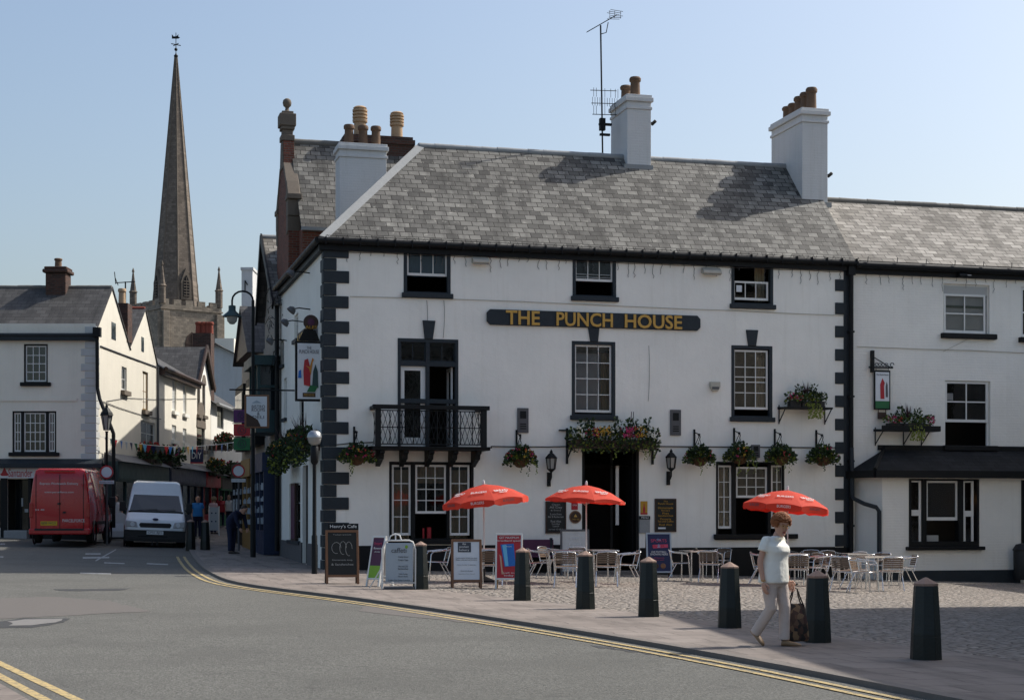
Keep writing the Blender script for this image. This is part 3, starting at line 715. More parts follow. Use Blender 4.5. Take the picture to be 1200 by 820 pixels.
# ground floor tripartite windows
r = H['g1']; w = win_frame(r, t=.07, mat='black', mull=((U(482), U(486.5)), (U(523.5), U(527))))
sashes(w, [(rect(459.5,481.5,544.5,627), 2, 4, .04), (rect(527,550.5,544.5,627), 2, 4, .04), (rect(487,523,544.5,601.5), 3, 4, .04)])
curtain(w, U(460), U(482), r[2], r[3]-.2, 'curtain', .32, 3); curtain(w, U(529), U(551), r[2], r[3]-.2, 'curtain', .32, 3); curtain(w, U(487), U(524), r[3]-.55, r[3], 'curtain', .34, 5)
m = MB(); m.box(U(503.5), U(508), .3, .5, r[2]+.03, r[2]+.32); m.box(U(498), U(500), .3, .34, r[2]+.03, r[2]+.3); m.build('ornament', M_['redprint'], w)
r = H['g2']; w = win_frame(r, t=.06, mat='black', mull=((U(857.5), U(862.5)), (U(899.5), U(903.5))))
m_ = w; sashes(w, [(rect(841,857.5,545,619), 2, 4, .04), (rect(904,920-1.5,545,619), 2, 4, .04), (rect(863,899.5,547,583), 3, 3, .04)])
curtain(w, U(842), U(858), r[2]+.2, r[3]-.2, 'curtain', .32, 3)
# wide ledge under the right window
m = MB(); m.box(U(836), U(933), -.14, 0, Z(880, 631), Z(880, 625.5)); m.build('ledge', M_['black'], pub, bevel=.012)
# doorway
a, b, c, d = H['door']; m = MB(); m.box(a, a+.08, .02, .2, c, d); m.box(b-.08, b, .02, .2, c, d); m.box(a, b, .022, .2, d-.12, d); fr = m.build('door_frame', M_['black'], pub)
m = MB(); dx = U(722); m.box(dx, dx+.07, .5, .55, c, d-.1); m.box(b-.14, b-.09, .2, 1.1, c, d-.15); m.build('door', M_['black'], pub)
m = MB(); m.box(U(727.5), U(731), .42, .47, Z(730, 615), Z(730, 545)); m.build('door_handle', M_['sash'], fr)
m = MB(); m.box(a-.1, b+.1, -.35, .3, c-.25, c); m.build('door_step', M_['kerbstone'], pub, bevel=.02)
# quoins
def zq(y): return FU(383, y)[1]
m = MB(); per = (zq(287.5) - zq(494))/7; z = zq(287.3); wide = U(409); nar = U(394); k = 0
while z > .0:
    h = per*.5
    m.box(-.035, wide+random.uniform(-.015, .015), -.035, .30, z-h+.006, z-.006); m.box(-.03, nar+random.uniform(-.01, .01), -.03, .55, z-per+.006, z-h-.006); z -= per
m.build('quoins', M_['navy'], pub, bevel=.014)
m = MB(); z = FU(985, 308)[1]; a1, a2 = U(978.5), U(988.5)
z += .18
while z > .4:
    m.box(a1, a2+.02, -.035, .02, z-per*.5, z); z -= per
m.box(a2, UR-.02, -.032, .02, .2, FU(990, 303)[1]); m.build('quoins', M_['navy'], pub, bevel=.012)
m = MB(); m.tube([(U(995), -.13, 8.3), (U(995), -.13, .3)], .065, 10); m.box(U(991), U(999), -.2, -.02, 8.2, 8.55)
for z in (1.2, 3.0, 4.8, 6.6): m.box(U(992), U(998), -.19, -.03, z, z+.05)
sharp(m.build('downpipe', M_['black'], pub))
# plinth
a, b = H['door'][:2]
m = MB(); m.box(wide+.02, a-.02, -.03, .1, -.4, Z(640, 638)); m.box(b+.02, U(978), -.03, .1, -.5, Z(860, 641)); m.box(U(978), UR-.02, -.04, .1, -.5, Z(980, 641)); m.build('plinth', M_['black'], pub)
m = MB(MSI.copy()); m.box(1.2, HS['sd'][0]-.02, -.04, .05, -.4, .75); m.box(HS['sd'][1]+.02, VS, -.04, .05, -.4, .75); m.build('plinth', M_['greybox'], pub)
# side windows: frame + sash
for k, q in HS.items():
    if k == 'sd':
        m = MB(MSI.copy()); m.box(q[0], q[1], .1, .15, q[2], q[3]); m.build('side_door', M_['black'], pub); continue
    m = MB(MSI.copy()); sash(m, *q, 2, 3, y=.06, fr=.06); w = m.build('window', M_['sash' if k != 's4' else 'black'], pub)
    m = MB(MSI.copy()); m.box(q[0], q[1], .09, .1, q[2], q[3]); m.build('pane', M_['glass'], w)
    m = MB(MSI.copy()); m.box(q[0]-.06, q[1]+.06, -.08, .04, q[2]-.1, q[2]); m.build('sill', M_['navy'], w)
# roof : hipped to the street
o_ = .15; HD = 3.1; RZ_ = ZE + HD + o_
e0 = (-o_, -o_, ZE); e1 = (UR, -o_, ZE); ra = (HD, HD, RZ_); rb = (UR, HD, RZ_); hb = (-o_, 2*HD+o_, ZE); hc = (UR, 2*HD+o_, ZE)
sag = lambda p: p
roof_slab([e0, e1, rb, ra], M_['slate'], 'roof', pub, u=(1, 0, 0)); roof_slab([hb, e0, ra], M_['slate'], 'roof', pub, u=(0, -1, 0)); roof_slab([hc, hb, ra, rb], M_['slate'], 'roof', pub, u=(-1, 0, 0))
m = MB(); m.prismx([(0, ZE), (HD, RZ_-.08), (2*HD, ZE)], UR-.2, UR-.01); m.build('gable_wall', M_['white'], pub)
ridge_tiles(ra, (UR, HD, RZ_+.0), pub, 'lead', .10)
# lead covered hip
P0, P1 = Vector(e0), Vector(ra); m = MB(); n = 7
for i in range(n):
    p = P0+(P1-P0)*i/n; q = P0+(P1-P0)*((i+1)/n); dz = Vector((0, 0, .05))
    sx = Vector((.24, 0, .0)); sy = Vector((0, .24, 0))
    m.add([p+dz, p+sx+Vector((0, 0, .012)), q+sx+Vector((0, 0, .012)), q+dz*1.1, p+sy+Vector((0, 0, .012)), q+sy+Vector((0, 0, .012))], [(0, 1, 2, 3), (0, 3, 5, 4)])
m.build('hip_flashing', M_['lead'], pub)
# gutter and fascia
m = MB(); m.box(-.15, UR, -.12, -.005, ZE-.30, ZE-.05); m.build('fascia', M_['black'], pub)
m = MB(); m.tube([(-.2, -.2, ZE-.07), (UR+.05, -.2, ZE-.09)], .085, 10)
for i in range(34): m.box(i*UR/33-.012, i*UR/33+.012, -.29, -.11, ZE-.18, ZE+.02)
sharp(m.build('gutter', M_['black'], pub))
m = MB(); m.box(-.12, .0, -.1, VS, ZE-.30, ZE-.05); m.tube([(-.2, -.25, ZE-.07), (-.2, VS, ZE-.08)], .085, 10); sharp(m.build('gutter', M_['black'], pub))
m = MB()
for i in range(60):
    u = UR*i/59; m.tube([(u, -.27, ZE-.02), (u+.05, -.22, ZE+.07), (u+.1, -.14, ZE+.03)], .006, 4)
m.tube([(0, -.24, ZE+.05), (UR, -.24, ZE+.03)], .008, 5); m.build('gutter_guard', M_['iron'], pub)
# icicle light strings hanging from the gutter and cables across the front
m = MB(); u = .6
while u < UR-.3:
    L = random.choice((.12, .2, .3, .42, .26)); q = [(u, -.02, ZE-.28)]; z = ZE-.28
    while z > ZE-.28-L: z -= .06; q.append((u+random.uniform(-.03, .03), -.02, z))
    m.tube(q, .0065, 4); u += random.uniform(.18, .42)
m.tube([(0, -.02, ZE-.3)]+[(UR*i/20, -.02, ZE-.31-.02*(i % 2)) for i in range(1, 21)], .007, 4); m.build('icicle_lights', M_['greybox'], pub)
m = MB()
m.tube([(U(x), -.02, FU(x, y)[1]) for x, y in ((410,347.5),(470,349),(540,351),(600,353),(700,357.5),(800,362),(860,364),(930,367.5),(995,370))], .009, 5, 0)
m.build('cable', M_['sandpaint'], pub)
m = MB(); m.tube([(U(x), -.025, FU(x, y)[1]) for x, y in ((393,521),(412,519),(437,518))], .012, 5); m.tube([(U(x), -.025, FU(x, y)[1]) for x, y in ((575,523),(640,523.5),(668,523))], .014, 5); m.tube([(U(x), -.025, FU(x, y)[1]) for x, y in ((770,523),(860,523.5),(985,524.5))], .014, 5)
for x in (500, 520, 700, 760):
    m.tube([(U(x)+.02*math.sin(k), -.02, FU(x, y)[1]) for k, y in enumerate((352, 362, 372, 385, 396) if x < 600 else (405, 420, 440, 460, 470))], .005, 4)
m.build('cable', M_['iron'], pub)
# pub chimneys (part of the house)
def stack(name, u0, u1, v0, v1, z0, z1, parent, mat, cap=True, over=.06):
    m = MB(); m.box(u0, u1, v0, v1, z0, z1-.42)
    m.box(u0-over*.5, u1+over*.5, v0-over*.5, v1+over*.5, z1-.42, z1-.34); m.box(u0, u1, v0, v1, z1-.34, z1-.2); m.box(u0-over, u1+over, v0-over, v1+over, z1-.2, z1-.08); m.box(u0-over*.4, u1+over*.4, v0-over*.4, v1+over*.4, z1-.08, z1)
    return m.build(name, M_[mat], parent, bevel=.012)
def pot(u, v, z, h, r, parent, mat='pot', kind='plain'):
    m = MB()
    if kind == 'plain': prof = [(r*1.05, 0), (r*.98, h*.1), (r*.9, h*.75), (r*1.12, h*.8), (r*1.15, h*.92), (r*.95, h), (r*.7, h), (r*.68, h*.6)]
    else:
        prof = [(r*1.0, 0), (r*.95, h*.45), (r*1.15, h*.47)]
        for k in range(4): z0 = h*(.50+.11*k); prof += [(r*1.2, z0), (r*1.2, z0+h*.06), (r*.95, z0+h*.075), (r*.95, z0+h*.10)]
        prof += [(r*1.1, h*.95), (r*.8, h), (r*.5, h)]
    m.lathe(prof, (u, v, z), 14); return sharp(m.build('chimney_pot', M_[mat], parent), 35)
# middle stack
VC = 2.72; uA, uB = U(735, VC), U(763, VC); zt = FU(750, 111, VC)[1]
st = stack('chimney', uA, uB, VC, VC+1.5, 10.8, zt, pub, 'stack'); m = MB(); m.box(uA-.1, uB+.05, VC-.04, VC+.02, RZ_-.45, RZ_-.30); m.build('flashing', M_['lead'], st)
pot(uA+.36, VC+.35, zt, .58, .15, st); pot(uA+.33, VC+1.1, zt, .52, .15, st)
# right stack over the party wall
VC = 1.9; uA, uB = U(940, VC), U(970, VC); zt = FU(955, 127, VC)[1]
st = stack('chimney', uA, uB, VC, VC+2.2, 10.0, zt, pub, 'stack', over=.07); m = MB(); m.box(uA-.12, uB+.1, VC-.05, VC+.02, 10.45, 10.6); m.build('flashing', M_['lead'], st)
for k in range(5): pot((uA+uB)/2+.02, VC+.28+k*.42, zt, (.66, .62, .6, .5, .5)[k], .15, st)
# left white stack behind the hip
VC = 5.3; uA, uB = U(398, VC), U(453, VC); zt = FU(425, 168, VC)[1]
st = stack('chimney', uA, uB, VC, VC+.8, 8.9, zt, pub, 'stack'); st['label'] = 'broad white painted chimney stack behind the hip'
for x in (409, 425.5, 440.5): pot(U(x, VC+.3), VC+.3, zt, .58, .14, st)
# grey vents, flood lights and boxes on the front
def onwall(name, label, cat, x0, x1, y0, y1, dep, mat, group=None, bev=.01):
    r = rect(x0, x1, y0, y1); M = PUB @ T((r[0]+r[1])/2, 0, (r[2]+r[3])/2); t = thing(name, label, cat, M, group); hw, hh = (r[1]-r[0])/2, (r[3]-r[2])/2
    return t, hw, hh
for x0, x1, y0, y1, lb in ((606,619,478,507, 'upright grey vent cover on the white wall beside the balcony'), (785,797.5,480,510, 'upright grey vent cover right of the flower trough over the door'), (880,890,521,536, 'small grey box half hidden by the baskets over the right window')):
    t, hw, hh = onwall('vent_cover', lb, 'vent', x0, x1, y0, y1, .05, 'greybox'); m = MB(); m.box(-hw, hw, -.05, -.001, -hh, hh); m.build('casing', M_['greybox'], t, bevel=.008)
    m = MB(); m.box(-hw*.55, hw*.55, -.058, -.05, hh*.15, hh*.75); [m.box(-hw*.55, hw*.55, -.062, -.05, -hh*.7+k*.06, -hh*.7+k*.06+.025) for k in range(3)]; m.build('louvre', M_['iron'], t)
for px_, py_, lb, wd in ((562,304.5, 'small weathered floodlight under the eaves above the french window', 20), (832,317, 'weathered floodlight under the eaves left of the top right window', 24)):
    u, z = FU(px_, py_); t = thing('floodlight', lb, 'floodlight', PUB @ T(u, 0, z) @ RX(R(25))); k = wd/90
    m = MB(); m.prismx([(-.02, -.08), (-.2, -.06), (-.24, 0), (-.2, .06), (-.02, .09)], -k, k); m.build('housing', M_['sandpaint'], t, bevel=.012); m = MB(); m.quad((-k*.9, -.243, -.03), (k*.9, -.243, -.03), (k*.9, -.21, -.062), (-k*.9, -.21, -.062)); m.build('lens', M_['lens'], t); m = MB(); m.box(-.03, .03, -.1, .05, -.02, .02); m.build('bracket', M_['iron'], t)
u, z = FU(837, 452.5); t = thing('alarm_box', 'cream alarm box on the wall left of the first floor right window', 'alarm', PUB @ T(u, 0, z))
m = MB(); m.prism([(-.15, .12), (.15, .12), (.15, -.02), (.08, -.14), (-.08, -.14), (-.15, -.02)], -.1, 0); m.build('case', M_['sandpaint'], t, bevel=.02); m = MB(); m.box(-.1, .1, -.108, -.1, -.09, -.02); m.build('strobe', M_['greybox'], t)
# name board
r = rect(570,820,368,388); zc = (FU(570, 371.5)[1]+FU(820, 379)[1])/2; hw = (r[1]-r[0])/2
t = thing('name_board', 'long slate blue board with gold letters across the pub front', 'sign', PUB @ T((r[0]+r[1])/2, 0, zc)); hh = .205
m = MB(); c_ = .09; m.prism([(-hw+c_, hh), (hw-c_, hh), (hw, hh-c_), (hw, -hh+c_), (hw-c_, -hh), (-hw+c_, -hh), (-hw, -hh+c_), (-hw, hh-c_)], -.07, -.001); m.build('board', M_['navy'], t, bevel=.012)
for tx, xa, xb in (('THE', 592, 631.5), ('PUNCH', 651, 717), ('HOUSE', 731, 798)):
    ua, ub = U(xa), U(xb); lettering(tx, ub-ua, .37, T((ua+ub)/2-(r[0]+r[1])/2, -.085, 0) @ FRONT, M_['gold'], t, depth=.03, bold=.018)
# ---------------------------------------------------------------- balcony (moves with the pub: a part)
VB = -.75
def ZV(px, py, v): return FU(px, py, v)[1]
u0, u1 = U(443, VB), U(567, VB); zt = ZV(500, 477, VB); zf = ZV(500, 523, VB)
m = MB(); m.box(u0-.16, u1+.16, VB-.06, 0, zf-.09, zf); m.box(u0-.2, u1+.2, VB-.1, 0, zf-.03, zf+.0); bal = m.build('balcony', M_['iron'], pub, bevel=.01); bal['label'] = 'black iron balcony with lattice panels under the french window'
m = MB(); m.box(u0-.14, u1+.14, VB-.09, VB+.06, zt-.06, zt+.05); m.box(u0-.09, u0+.06, VB, 0, zt-.05, zt+.045); m.box(u1-.06, u1+.09, VB, 0, zt-.05, zt+.045); m.build('handrail', M_['iron'], bal, bevel=.01)
for x in (u0, u1): m = MB(); m.box(x-.07, x+.07, VB-.06, VB+.06, zf, zt-.05); m.build('corner_post', M_['iron'], bal, bevel=.008)
m = MB(); z0, z1 = zf+.06, zt-.10
m.box(u0, u1, VB-.012, VB+.012, z0-.02, z0+.01); m.box(u0, u1, VB-.012, VB+.012, z1-.01, z1+.02); zm = (z0+z1)/2; m.box(u0, u1, VB-.01, VB+.01, zm-.012, zm+.012)
n = 9; w_ = (u1-u0)/n
for i in range(n+1): m.box(u0+i*w_-.011, u0+i*w_+.011, VB-.011, VB+.011, z0, z1)
sub = 22; ws = (u1-u0)/sub
for i in range(sub):
    for za, zb_ in ((z0, zm), (zm, z1)):
        a, b = u0+i*ws, u0+(i+1)*ws; zc = (za+zb_)/2
        m.bar((a, VB, za), (b, VB, zb_), .012, .012); m.bar((b, VB+.003, za), (a, VB+.003, zb_), .012, .012)
for x in (u0, u1):
    for k in range(1, 4): m.box(x-.008, x+.008, VB*k/4-.008, VB*k/4+.008, z0, z1)
    m.bar((x, VB, z0), (x, 0, z1), .012, .012); m.bar((x, VB, z1), (x, 0, z0), .012, .012)
m.build('railing', M_['iron'], bal)
for x in (447, 475, 505, 533, 560):
    m = MB(); u = U(x, VB+.2); m.prismx([(0, zf-.09), (VB+.03, zf-.09), (VB+.03, zf-.16), (VB+.15, zf-.2), (VB+.2, zf-.32), (VB+.32, zf-.34), (0, zf-.5)], u-.06, u+.06); m.build('bracket', M_['iron'], bal)

# ---------------------------------------------------------------- adjoining white brick house on the right
rh = thing('adjoining_house', 'lower white brick house joined to the right of the inn, with a dark lean-to bay', 'house', PUB)
UE = UR+13
A0 = UR+.01
W8 = rect(1106,1160,333,391); W9 = rect(1108,1161,446,522); W10 = rect(1197,1250,337,396); W11 = rect(1205,1255,450,524)
wall([W8, W9, W10, W11], A0, UE, ZB, ZE, 'front_wall', M_['whitebrick'], rh, v=.02)
m = MB(); m.box(A0, UE, 6.05, 6.2, ZB, ZE); m.prismx([(.2, ZB), (.2, ZE), (3.1, 10.7), (6.2, ZE), (6.2, ZB)], UE-.2, UE-.01); m.build('back_wall', M_['whitebrick'], rh)
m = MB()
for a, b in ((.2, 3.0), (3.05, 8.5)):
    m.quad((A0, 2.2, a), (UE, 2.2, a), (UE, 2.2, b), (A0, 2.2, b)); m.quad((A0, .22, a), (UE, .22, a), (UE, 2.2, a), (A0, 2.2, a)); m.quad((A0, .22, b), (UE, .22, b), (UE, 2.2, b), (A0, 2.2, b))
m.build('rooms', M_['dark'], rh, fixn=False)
RR = 10.92
roof_slab([(A0, -.13, ZE), (UE, -.13, ZE), (UE, 3.1, RR), (A0, 3.1, RR)], M_['slate2'], 'roof', rh, u=(1, 0, 0)); roof_slab([(UE, 6.33, ZE), (A0, 6.33, ZE), (A0, 3.1, RR), (UE, 3.1, RR)], M_['slate2'], 'roof', rh, u=(-1, 0, 0))
ridge_tiles((A0+.6, 3.1, RR+.03), (UE, 3.1, RR+.03), rh, 'ridge', .1)
m = MB(); m.box(A0, UE, -.1, 0, ZE-.36, ZE-.08); m.tube([(A0, -.19, ZE-.13), (UE, -.19, ZE-.15)], .1, 10)
for i in range(12): m.tube([(A0+i*.9+.3, -.28, ZE-.06), (A0+i*.9+.35, -.22, ZE+.1)], .012, 5)
sharp(m.build('gutter', M_['black'], rh))
m = MB(); u = A0+.4
while u < UE-2:
    L = random.choice((.12, .2, .3, .38)); q = [(u, -.005, ZE-.34)]; z = ZE-.34
    while z > ZE-.34-L: z -= .06; q.append((u+random.uniform(-.03, .03), -.005, z))
    m.tube(q, .0065, 4); u += random.uniform(.25, .5)
m.build('icicle_lights', M_['greybox'], rh)
m = MB(); m.tube([(U(x), 0, FU(x, y)[1]) for x, y in ((1004,406),(1080,409),(1150,411),(1250,416))], .01, 5); m.tube([(U(1105), 0, FU(1105, 412)[1]), (U(1133), 0, FU(1133, 398)[1])], .006, 4); m.build('cable', M_['sandpaint'], rh)
def rwin(r, items, sill=True, blind=None, parent=rh, sm='black'):
    a, b, c, d = r; m = MB(); m.box(a, a+.04, .1, .18, c, d); m.box(b-.04, b, .1, .18, c, d); m.box(a, b, .102, .18, d-.05, d); w = m.build('window', M_['sash'], parent)
    for rr, co_, ro, y in items:
        m = MB(); sash(m, *rr, co_, ro, y=y, fr=.06, bar=.035); m.build('sash', M_['sash'], w); pane(*rr, w, y=y+.02)
    if sill: m = MB(); m.box(a-.09, b+.18, -.12, .04, c-.15, c); m.build('sill', M_[sm], w, bevel=.02)
    return w
a, b, c, d = W8; w = rwin(W8, [([a+.04, b-.1, c+.02, d-.28], 2, 2, .07)], blind=1); m = MB(); m.box(a+.04, b-.04, .09, .12, d-.3, d-.05); m.build('head_panel', M_['blind'], w); curtain(w, a, b, c, d, 'blind', .22, 2, .004); m = MB(); m.box(a, b, .19, .2, c+.75, c+.82); m.build('blind_rail', M_['leafdark'], w)
zmid = FU(1134, 492)[1]; a, b, c, d = W9; w = rwin(W9, [([a+.02, b-.06, zmid-.06, d-.02], 2, 2, .06)]); m = MB(); m.box(a+.05, a+.35, .2, .21, d-.55, d-.35); m.build('notice', M_['paper'], w); m = MB(); m.box(b-.08, b-.03, .08, .14, c, zmid); m.build('jamb', M_['sash'], w)
a, b, c, d = W10; rwin(W10, [([a+.02, b-.02, c+.02, d-.02], 2, 2, .06)]); a, b, c, d = W11; rwin(W11, [([a+.02, b-.02, c+.02, d-.02], 2, 2, .06)])
# lean-to : splayed left end, bay window in its front
VL = -.95
def LZ(px, py): return ZV(px, py, VL)
ul, ur_ = U(1002), U(1030, VL); uE = UE-1; zt = LZ(1100, 557); uc = U(1034, VL)
BW = [U(1065, VL), U(1147, VL), LZ(1105, 640), LZ(1105, 561)]; BD = [U(1196.5, VL), U(1235, VL), -.3, LZ(1200, 562)]
wall([BW, BD], uc, uE, ZB, zt, 'bay_wall', M_['whitebrick'], rh, v=VL, rev=.2)
for q in (((ul, 0), (uc, VL)), ((uE, VL), (uE, 0))): m = MB(); m.quad((*q[0], ZB), (*q[1], ZB), (*q[1], zt), (*q[0], zt)); m.build('bay_end', M_['whitebrick'], rh, fixn=False)
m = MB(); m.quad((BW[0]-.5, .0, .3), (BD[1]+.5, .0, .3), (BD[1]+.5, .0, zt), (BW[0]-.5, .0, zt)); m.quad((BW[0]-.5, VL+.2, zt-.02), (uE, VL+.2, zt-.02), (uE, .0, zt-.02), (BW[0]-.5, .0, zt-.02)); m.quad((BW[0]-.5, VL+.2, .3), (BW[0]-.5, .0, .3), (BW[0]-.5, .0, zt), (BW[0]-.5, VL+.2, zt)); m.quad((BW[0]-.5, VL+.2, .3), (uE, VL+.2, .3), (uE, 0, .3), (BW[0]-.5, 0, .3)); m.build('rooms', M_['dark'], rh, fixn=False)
m = MB(); m.box(uc+.02, BD[0]-.03, VL-.03, VL+.05, -.5, LZ(1100, 668)); m.build('plinth', M_['navy'], rh)
# lean-to roof
zw = FU(1100, 527)[1]; ue0 = U(994, VL-.2); uh = U(1036)
ft = (ue0-.05, VL-.22, zt+.1)
roof_slab([(uc-.35, VL-.25, zt+.12), (uE, VL-.25, zt+.12), (uE, .0, zw), (uh, .0, zw)], M_['slate4'], 'bay_roof', rh, u=(1, 0, 0)); roof_slab([(ul-.2, .0, zt+.12), (uc-.35, VL-.25, zt+.12), (uh, .0, zw)], M_['slate4'], 'bay_roof', rh, u=(1, -1, 0), th=.03)
m = MB(); m.bar((uc-.35, VL-.27, zt+.03), (uE, VL-.27, zt+.03), .12, .2); m.bar((uc-.35, VL-.25, zt+.03), (ul-.25, 0, zt+.03), .12, .2); m.tube([(uc-.35, VL-.25, zt+.16), (uh, .0, zw+.04)], .05, 8); m.box(uh-.2, UE-1, -.05, .0, zw-.02, zw+.12); m.build('bay_fascia', M_['black'], rh)
# bay window
a, b, c, d = BW
m = MB(); m.box(a, a+.07, VL-.03, VL+.2, c, d); m.box(b-.07, b, VL-.03, VL+.2, c, d); m.box(a, b, VL-.028, VL+.2, d-.05, d); m.box(a, b, VL-.028, VL+.2, c, c+.14); x1, x2 = U(1081.5, VL), U(1085.5, VL); x3, x4 = U(1123, VL), U(1128.5, VL); m.box(x1-.02, x2, VL-.03, VL+.2, c, d); m.box(x3, x4, VL-.03, VL+.2, c, d)
w = m.build('window', M_['black'], rh, bevel=.008); w['label'] = 'three part window in the lean-to bay with its middle sash raised'
def bs(xa, xb, ya, yb, c_, r_): 
    r = [U(xa, VL), U(xb, VL), LZ(1105, yb), LZ(1105, ya)]; m = MB(); sash(m, *r, c_, r_, y=VL+.05, fr=.07, bar=.03); m.build('sash', M_['sash'], w); pane(*r, w, y=VL+.07)
bs(1066.5, 1080.5, 562, 601, 1, 1); bs(1066.5, 1080.5, 601, 639, 1, 1); bs(1085.5, 1123.5, 562.5, 609.5, 1, 1); bs(1129, 1142, 562, 602, 1, 1); bs(1130, 1142, 602, 640, 1, 1)
m = MB(); m.box(a-.1, b+.12, VL-.16, VL+.05, c-.1, c); m.build('sill', M_['black'], w, bevel=.015)
m = MB(); m.box(U(1090, VL), U(1106, VL), VL+.3, VL+.5, LZ(1100, 637), LZ(1100, 627)); m.build('box', M_['blind'], w)
m = MB(); m.ell((U(1136.5, VL), VL+.5, LZ(1136, 585)), (.05, .05, .06)); m.build('lamp_bulb', M_['bulb'], w)
m = MB(); m.box(BD[0], BD[1], VL+.15, VL+.19, BD[2], BD[3]); m.build('side_door', M_['black'], rh)
# drain pipe with a crank
m = MB(); q = [(U(1000, -.3), -.2, 3.4), (U(1000, -.3), -.25, LZ(1005, 581)), (U(1003, -.5), -.4, LZ(1005, 584)), (U(1012, VL-.06), VL-.1, LZ(1010, 590)), (U(1026, VL-.06), VL-.1, LZ(1026, 594)), (U(1029.5, VL-.06), VL-.1, LZ(1029, 599)), (U(1029.5, VL-.06), VL-.1, .0)]
m.tube(q, .06, 8); sharp(m.build('drainpipe', M_['navy'], rh))
u, z = FU(1125, 321); t = thing('floodlight', 'dark floodlight under the gutter above the adjoining house top window', 'floodlight', PUB @ T(u, 0, z) @ RX(R(18)))
m = MB(); m.prismx([(-.02, -.07), (-.24, -.05), (-.28, 0), (-.22, .06), (-.02, .08)], -.15, .1); m.build('housing', M_['iron'], t, bevel=.01); m = MB(); m.box(-.1, .22, -.25, -.22, .0, .03); m.build('arm', M_['lens'], t)
u, z = U(1197, VL-.3), .1; t = thing('litter_bin', 'dark litter bin at the right edge by the bay door', 'bin', PUB @ T(U(1199, VL-.4), VL-.4, zp(11, 45)))
m = MB(); m.lathe([(.22, 0), (.26, .1), (.27, .8), (.24, .86), (.24, .84), (.2, .3)], (0, 0, 0), 16); sharp(m.build('body', M_['plastic'], t)); m = MB(); m.lathe([(.28, .8), (.29, .84), (.2, .98), (.02, 1.02)], (0, 0, 0), 16); sharp(m.build('lid', M_['plastic'], t))

# ---------------------------------------------------------------- things fixed to the walls
def lantern(label, px, py):
    u, z = FU(px, py, -.25); t = thing('wall_lantern', label, 'lantern', PUB @ T(u, -.25, z), 'black lanterns beside the inn door')
    m = MB(); m.lathe([(.10, -.17), (.135, .1), (.14, .12)], n=6, cap=False); m.build('glass', M_['lampglass'], t, fixn=False)
    m = MB(); m.lathe([(.02, -.26), (.06, -.22), (.11, -.18), (.11, -.16)], n=6)
    for k in range(6):
        a = math.pi/3*k; m.bar((.105*math.cos(a), .105*math.sin(a), -.17), (.142*math.cos(a), .142*math.sin(a), .12), .022, .022)
    m.build('frame', M_['iron'], t); m = MB(); m.lathe([(.165, .11), (.16, .14), (.08, .23), (.04, .26), (.045, .29), (.015, .34), (.002, .36)], n=6); m.build('cap', M_['iron'], t)
    m = MB(); m.tube([(0, .24, -.50), (0, .1, -.46), (0, .0, -.38), (0, 0, -.25)], .025, 8); m.box(-.05, .05, .21, .245, -.62, -.25); m.tube([(0, .2, -.6), (-.06, .1, -.55), (0, .05, -.45)], .015, 6); m.build('bracket', M_['iron'], t)
lantern('black wall lantern left of the dark doorway', 646, 542); lantern('black wall lantern right of the dark doorway', 786.5, 541)

def chalk_lines(n, seed):
    rr = random.Random(seed); W = ['Pies', 'Soup of the day', 'Roast beef', 'Ham egg & chips', 'Fish & chips', 'Lasagne', 'Steak', 'Curry', 'Salads', 'Baguettes', 'Cream teas', 'Sunday lunch']
    return [rr.choice(W) for _ in range(n)]
def wallboard(label, x0, x1, y0, y1, lines, name='menu_board', mat='chalkboard', tm='chalk', cat='menu board', fr='darkwood'):
    r = rect(x0, x1, y0, y1); hw, hh = (r[1]-r[0])/2, (r[3]-r[2])/2; t = thing(name, label, cat, PUB @ T((r[0]+r[1])/2, 0, (r[2]+r[3])/2))
    m = MB(); m.box(-hw+.03, hw-.03, -.03, -.002, -hh+.03, hh-.03); m.build('panel', M_[mat], t); m = MB(); f = .035
    m.box(-hw, -hw+f, -.045, -.001, -hh, hh); m.box(hw-f, hw, -.045, -.001, -hh, hh); m.box(-hw+f, hw-f, -.044, -.001, hh-f, hh); m.box(-hw+f, hw-f, -.044, -.001, -hh, -hh+f); m.build('frame', M_[fr], t)
    for tx, fw, zc, fh in lines: lettering(tx, 2*hw*fw, fh, T(0, -.034, zc*hh) @ FRONT, M_[tm], t, depth=.004)
    return t, hw, hh
wallboard('black menu board left of the doorway, half under the middle parasol', 639, 663, 587, 624.5, [('Open', .4, .78, .06), ('All Day', .62, .6, .08), ('& Every', .5, .42, .05), ('Lunches', .55, .2, .05), ('Bar & Restaurant', .75, .03, .05), ('Real Ales', .5, -.25, .06), ('Sunday', .4, -.42, .05), ('Lunch', .3, -.55, .05), ('served 12 till 3', .7, -.75, .04)])
t, hw, hh = wallboard('black menu board right of the doorway with rows of gold writing', 767, 792, 584, 623, [('The', .2, .84, .04), ('Punch House', .7, .7, .05), ('Homemade', .7, .45, .06), ('Soups', .4, .28, .05), ('Pies', .3, .12, .05), ('Sandwiches', .7, -.02, .05), ('Desserts', .5, -.22, .05), ('Tea and Coffee', .75, -.36, .05), ('Real Ales', .6, -.56, .05)], tm='fyellow')
m = MB(); m.box(-hw*.7, -hw*.0, -.04, -.03, -hh*.82, -hh*.72); m.build('label', M_['paper'], t)
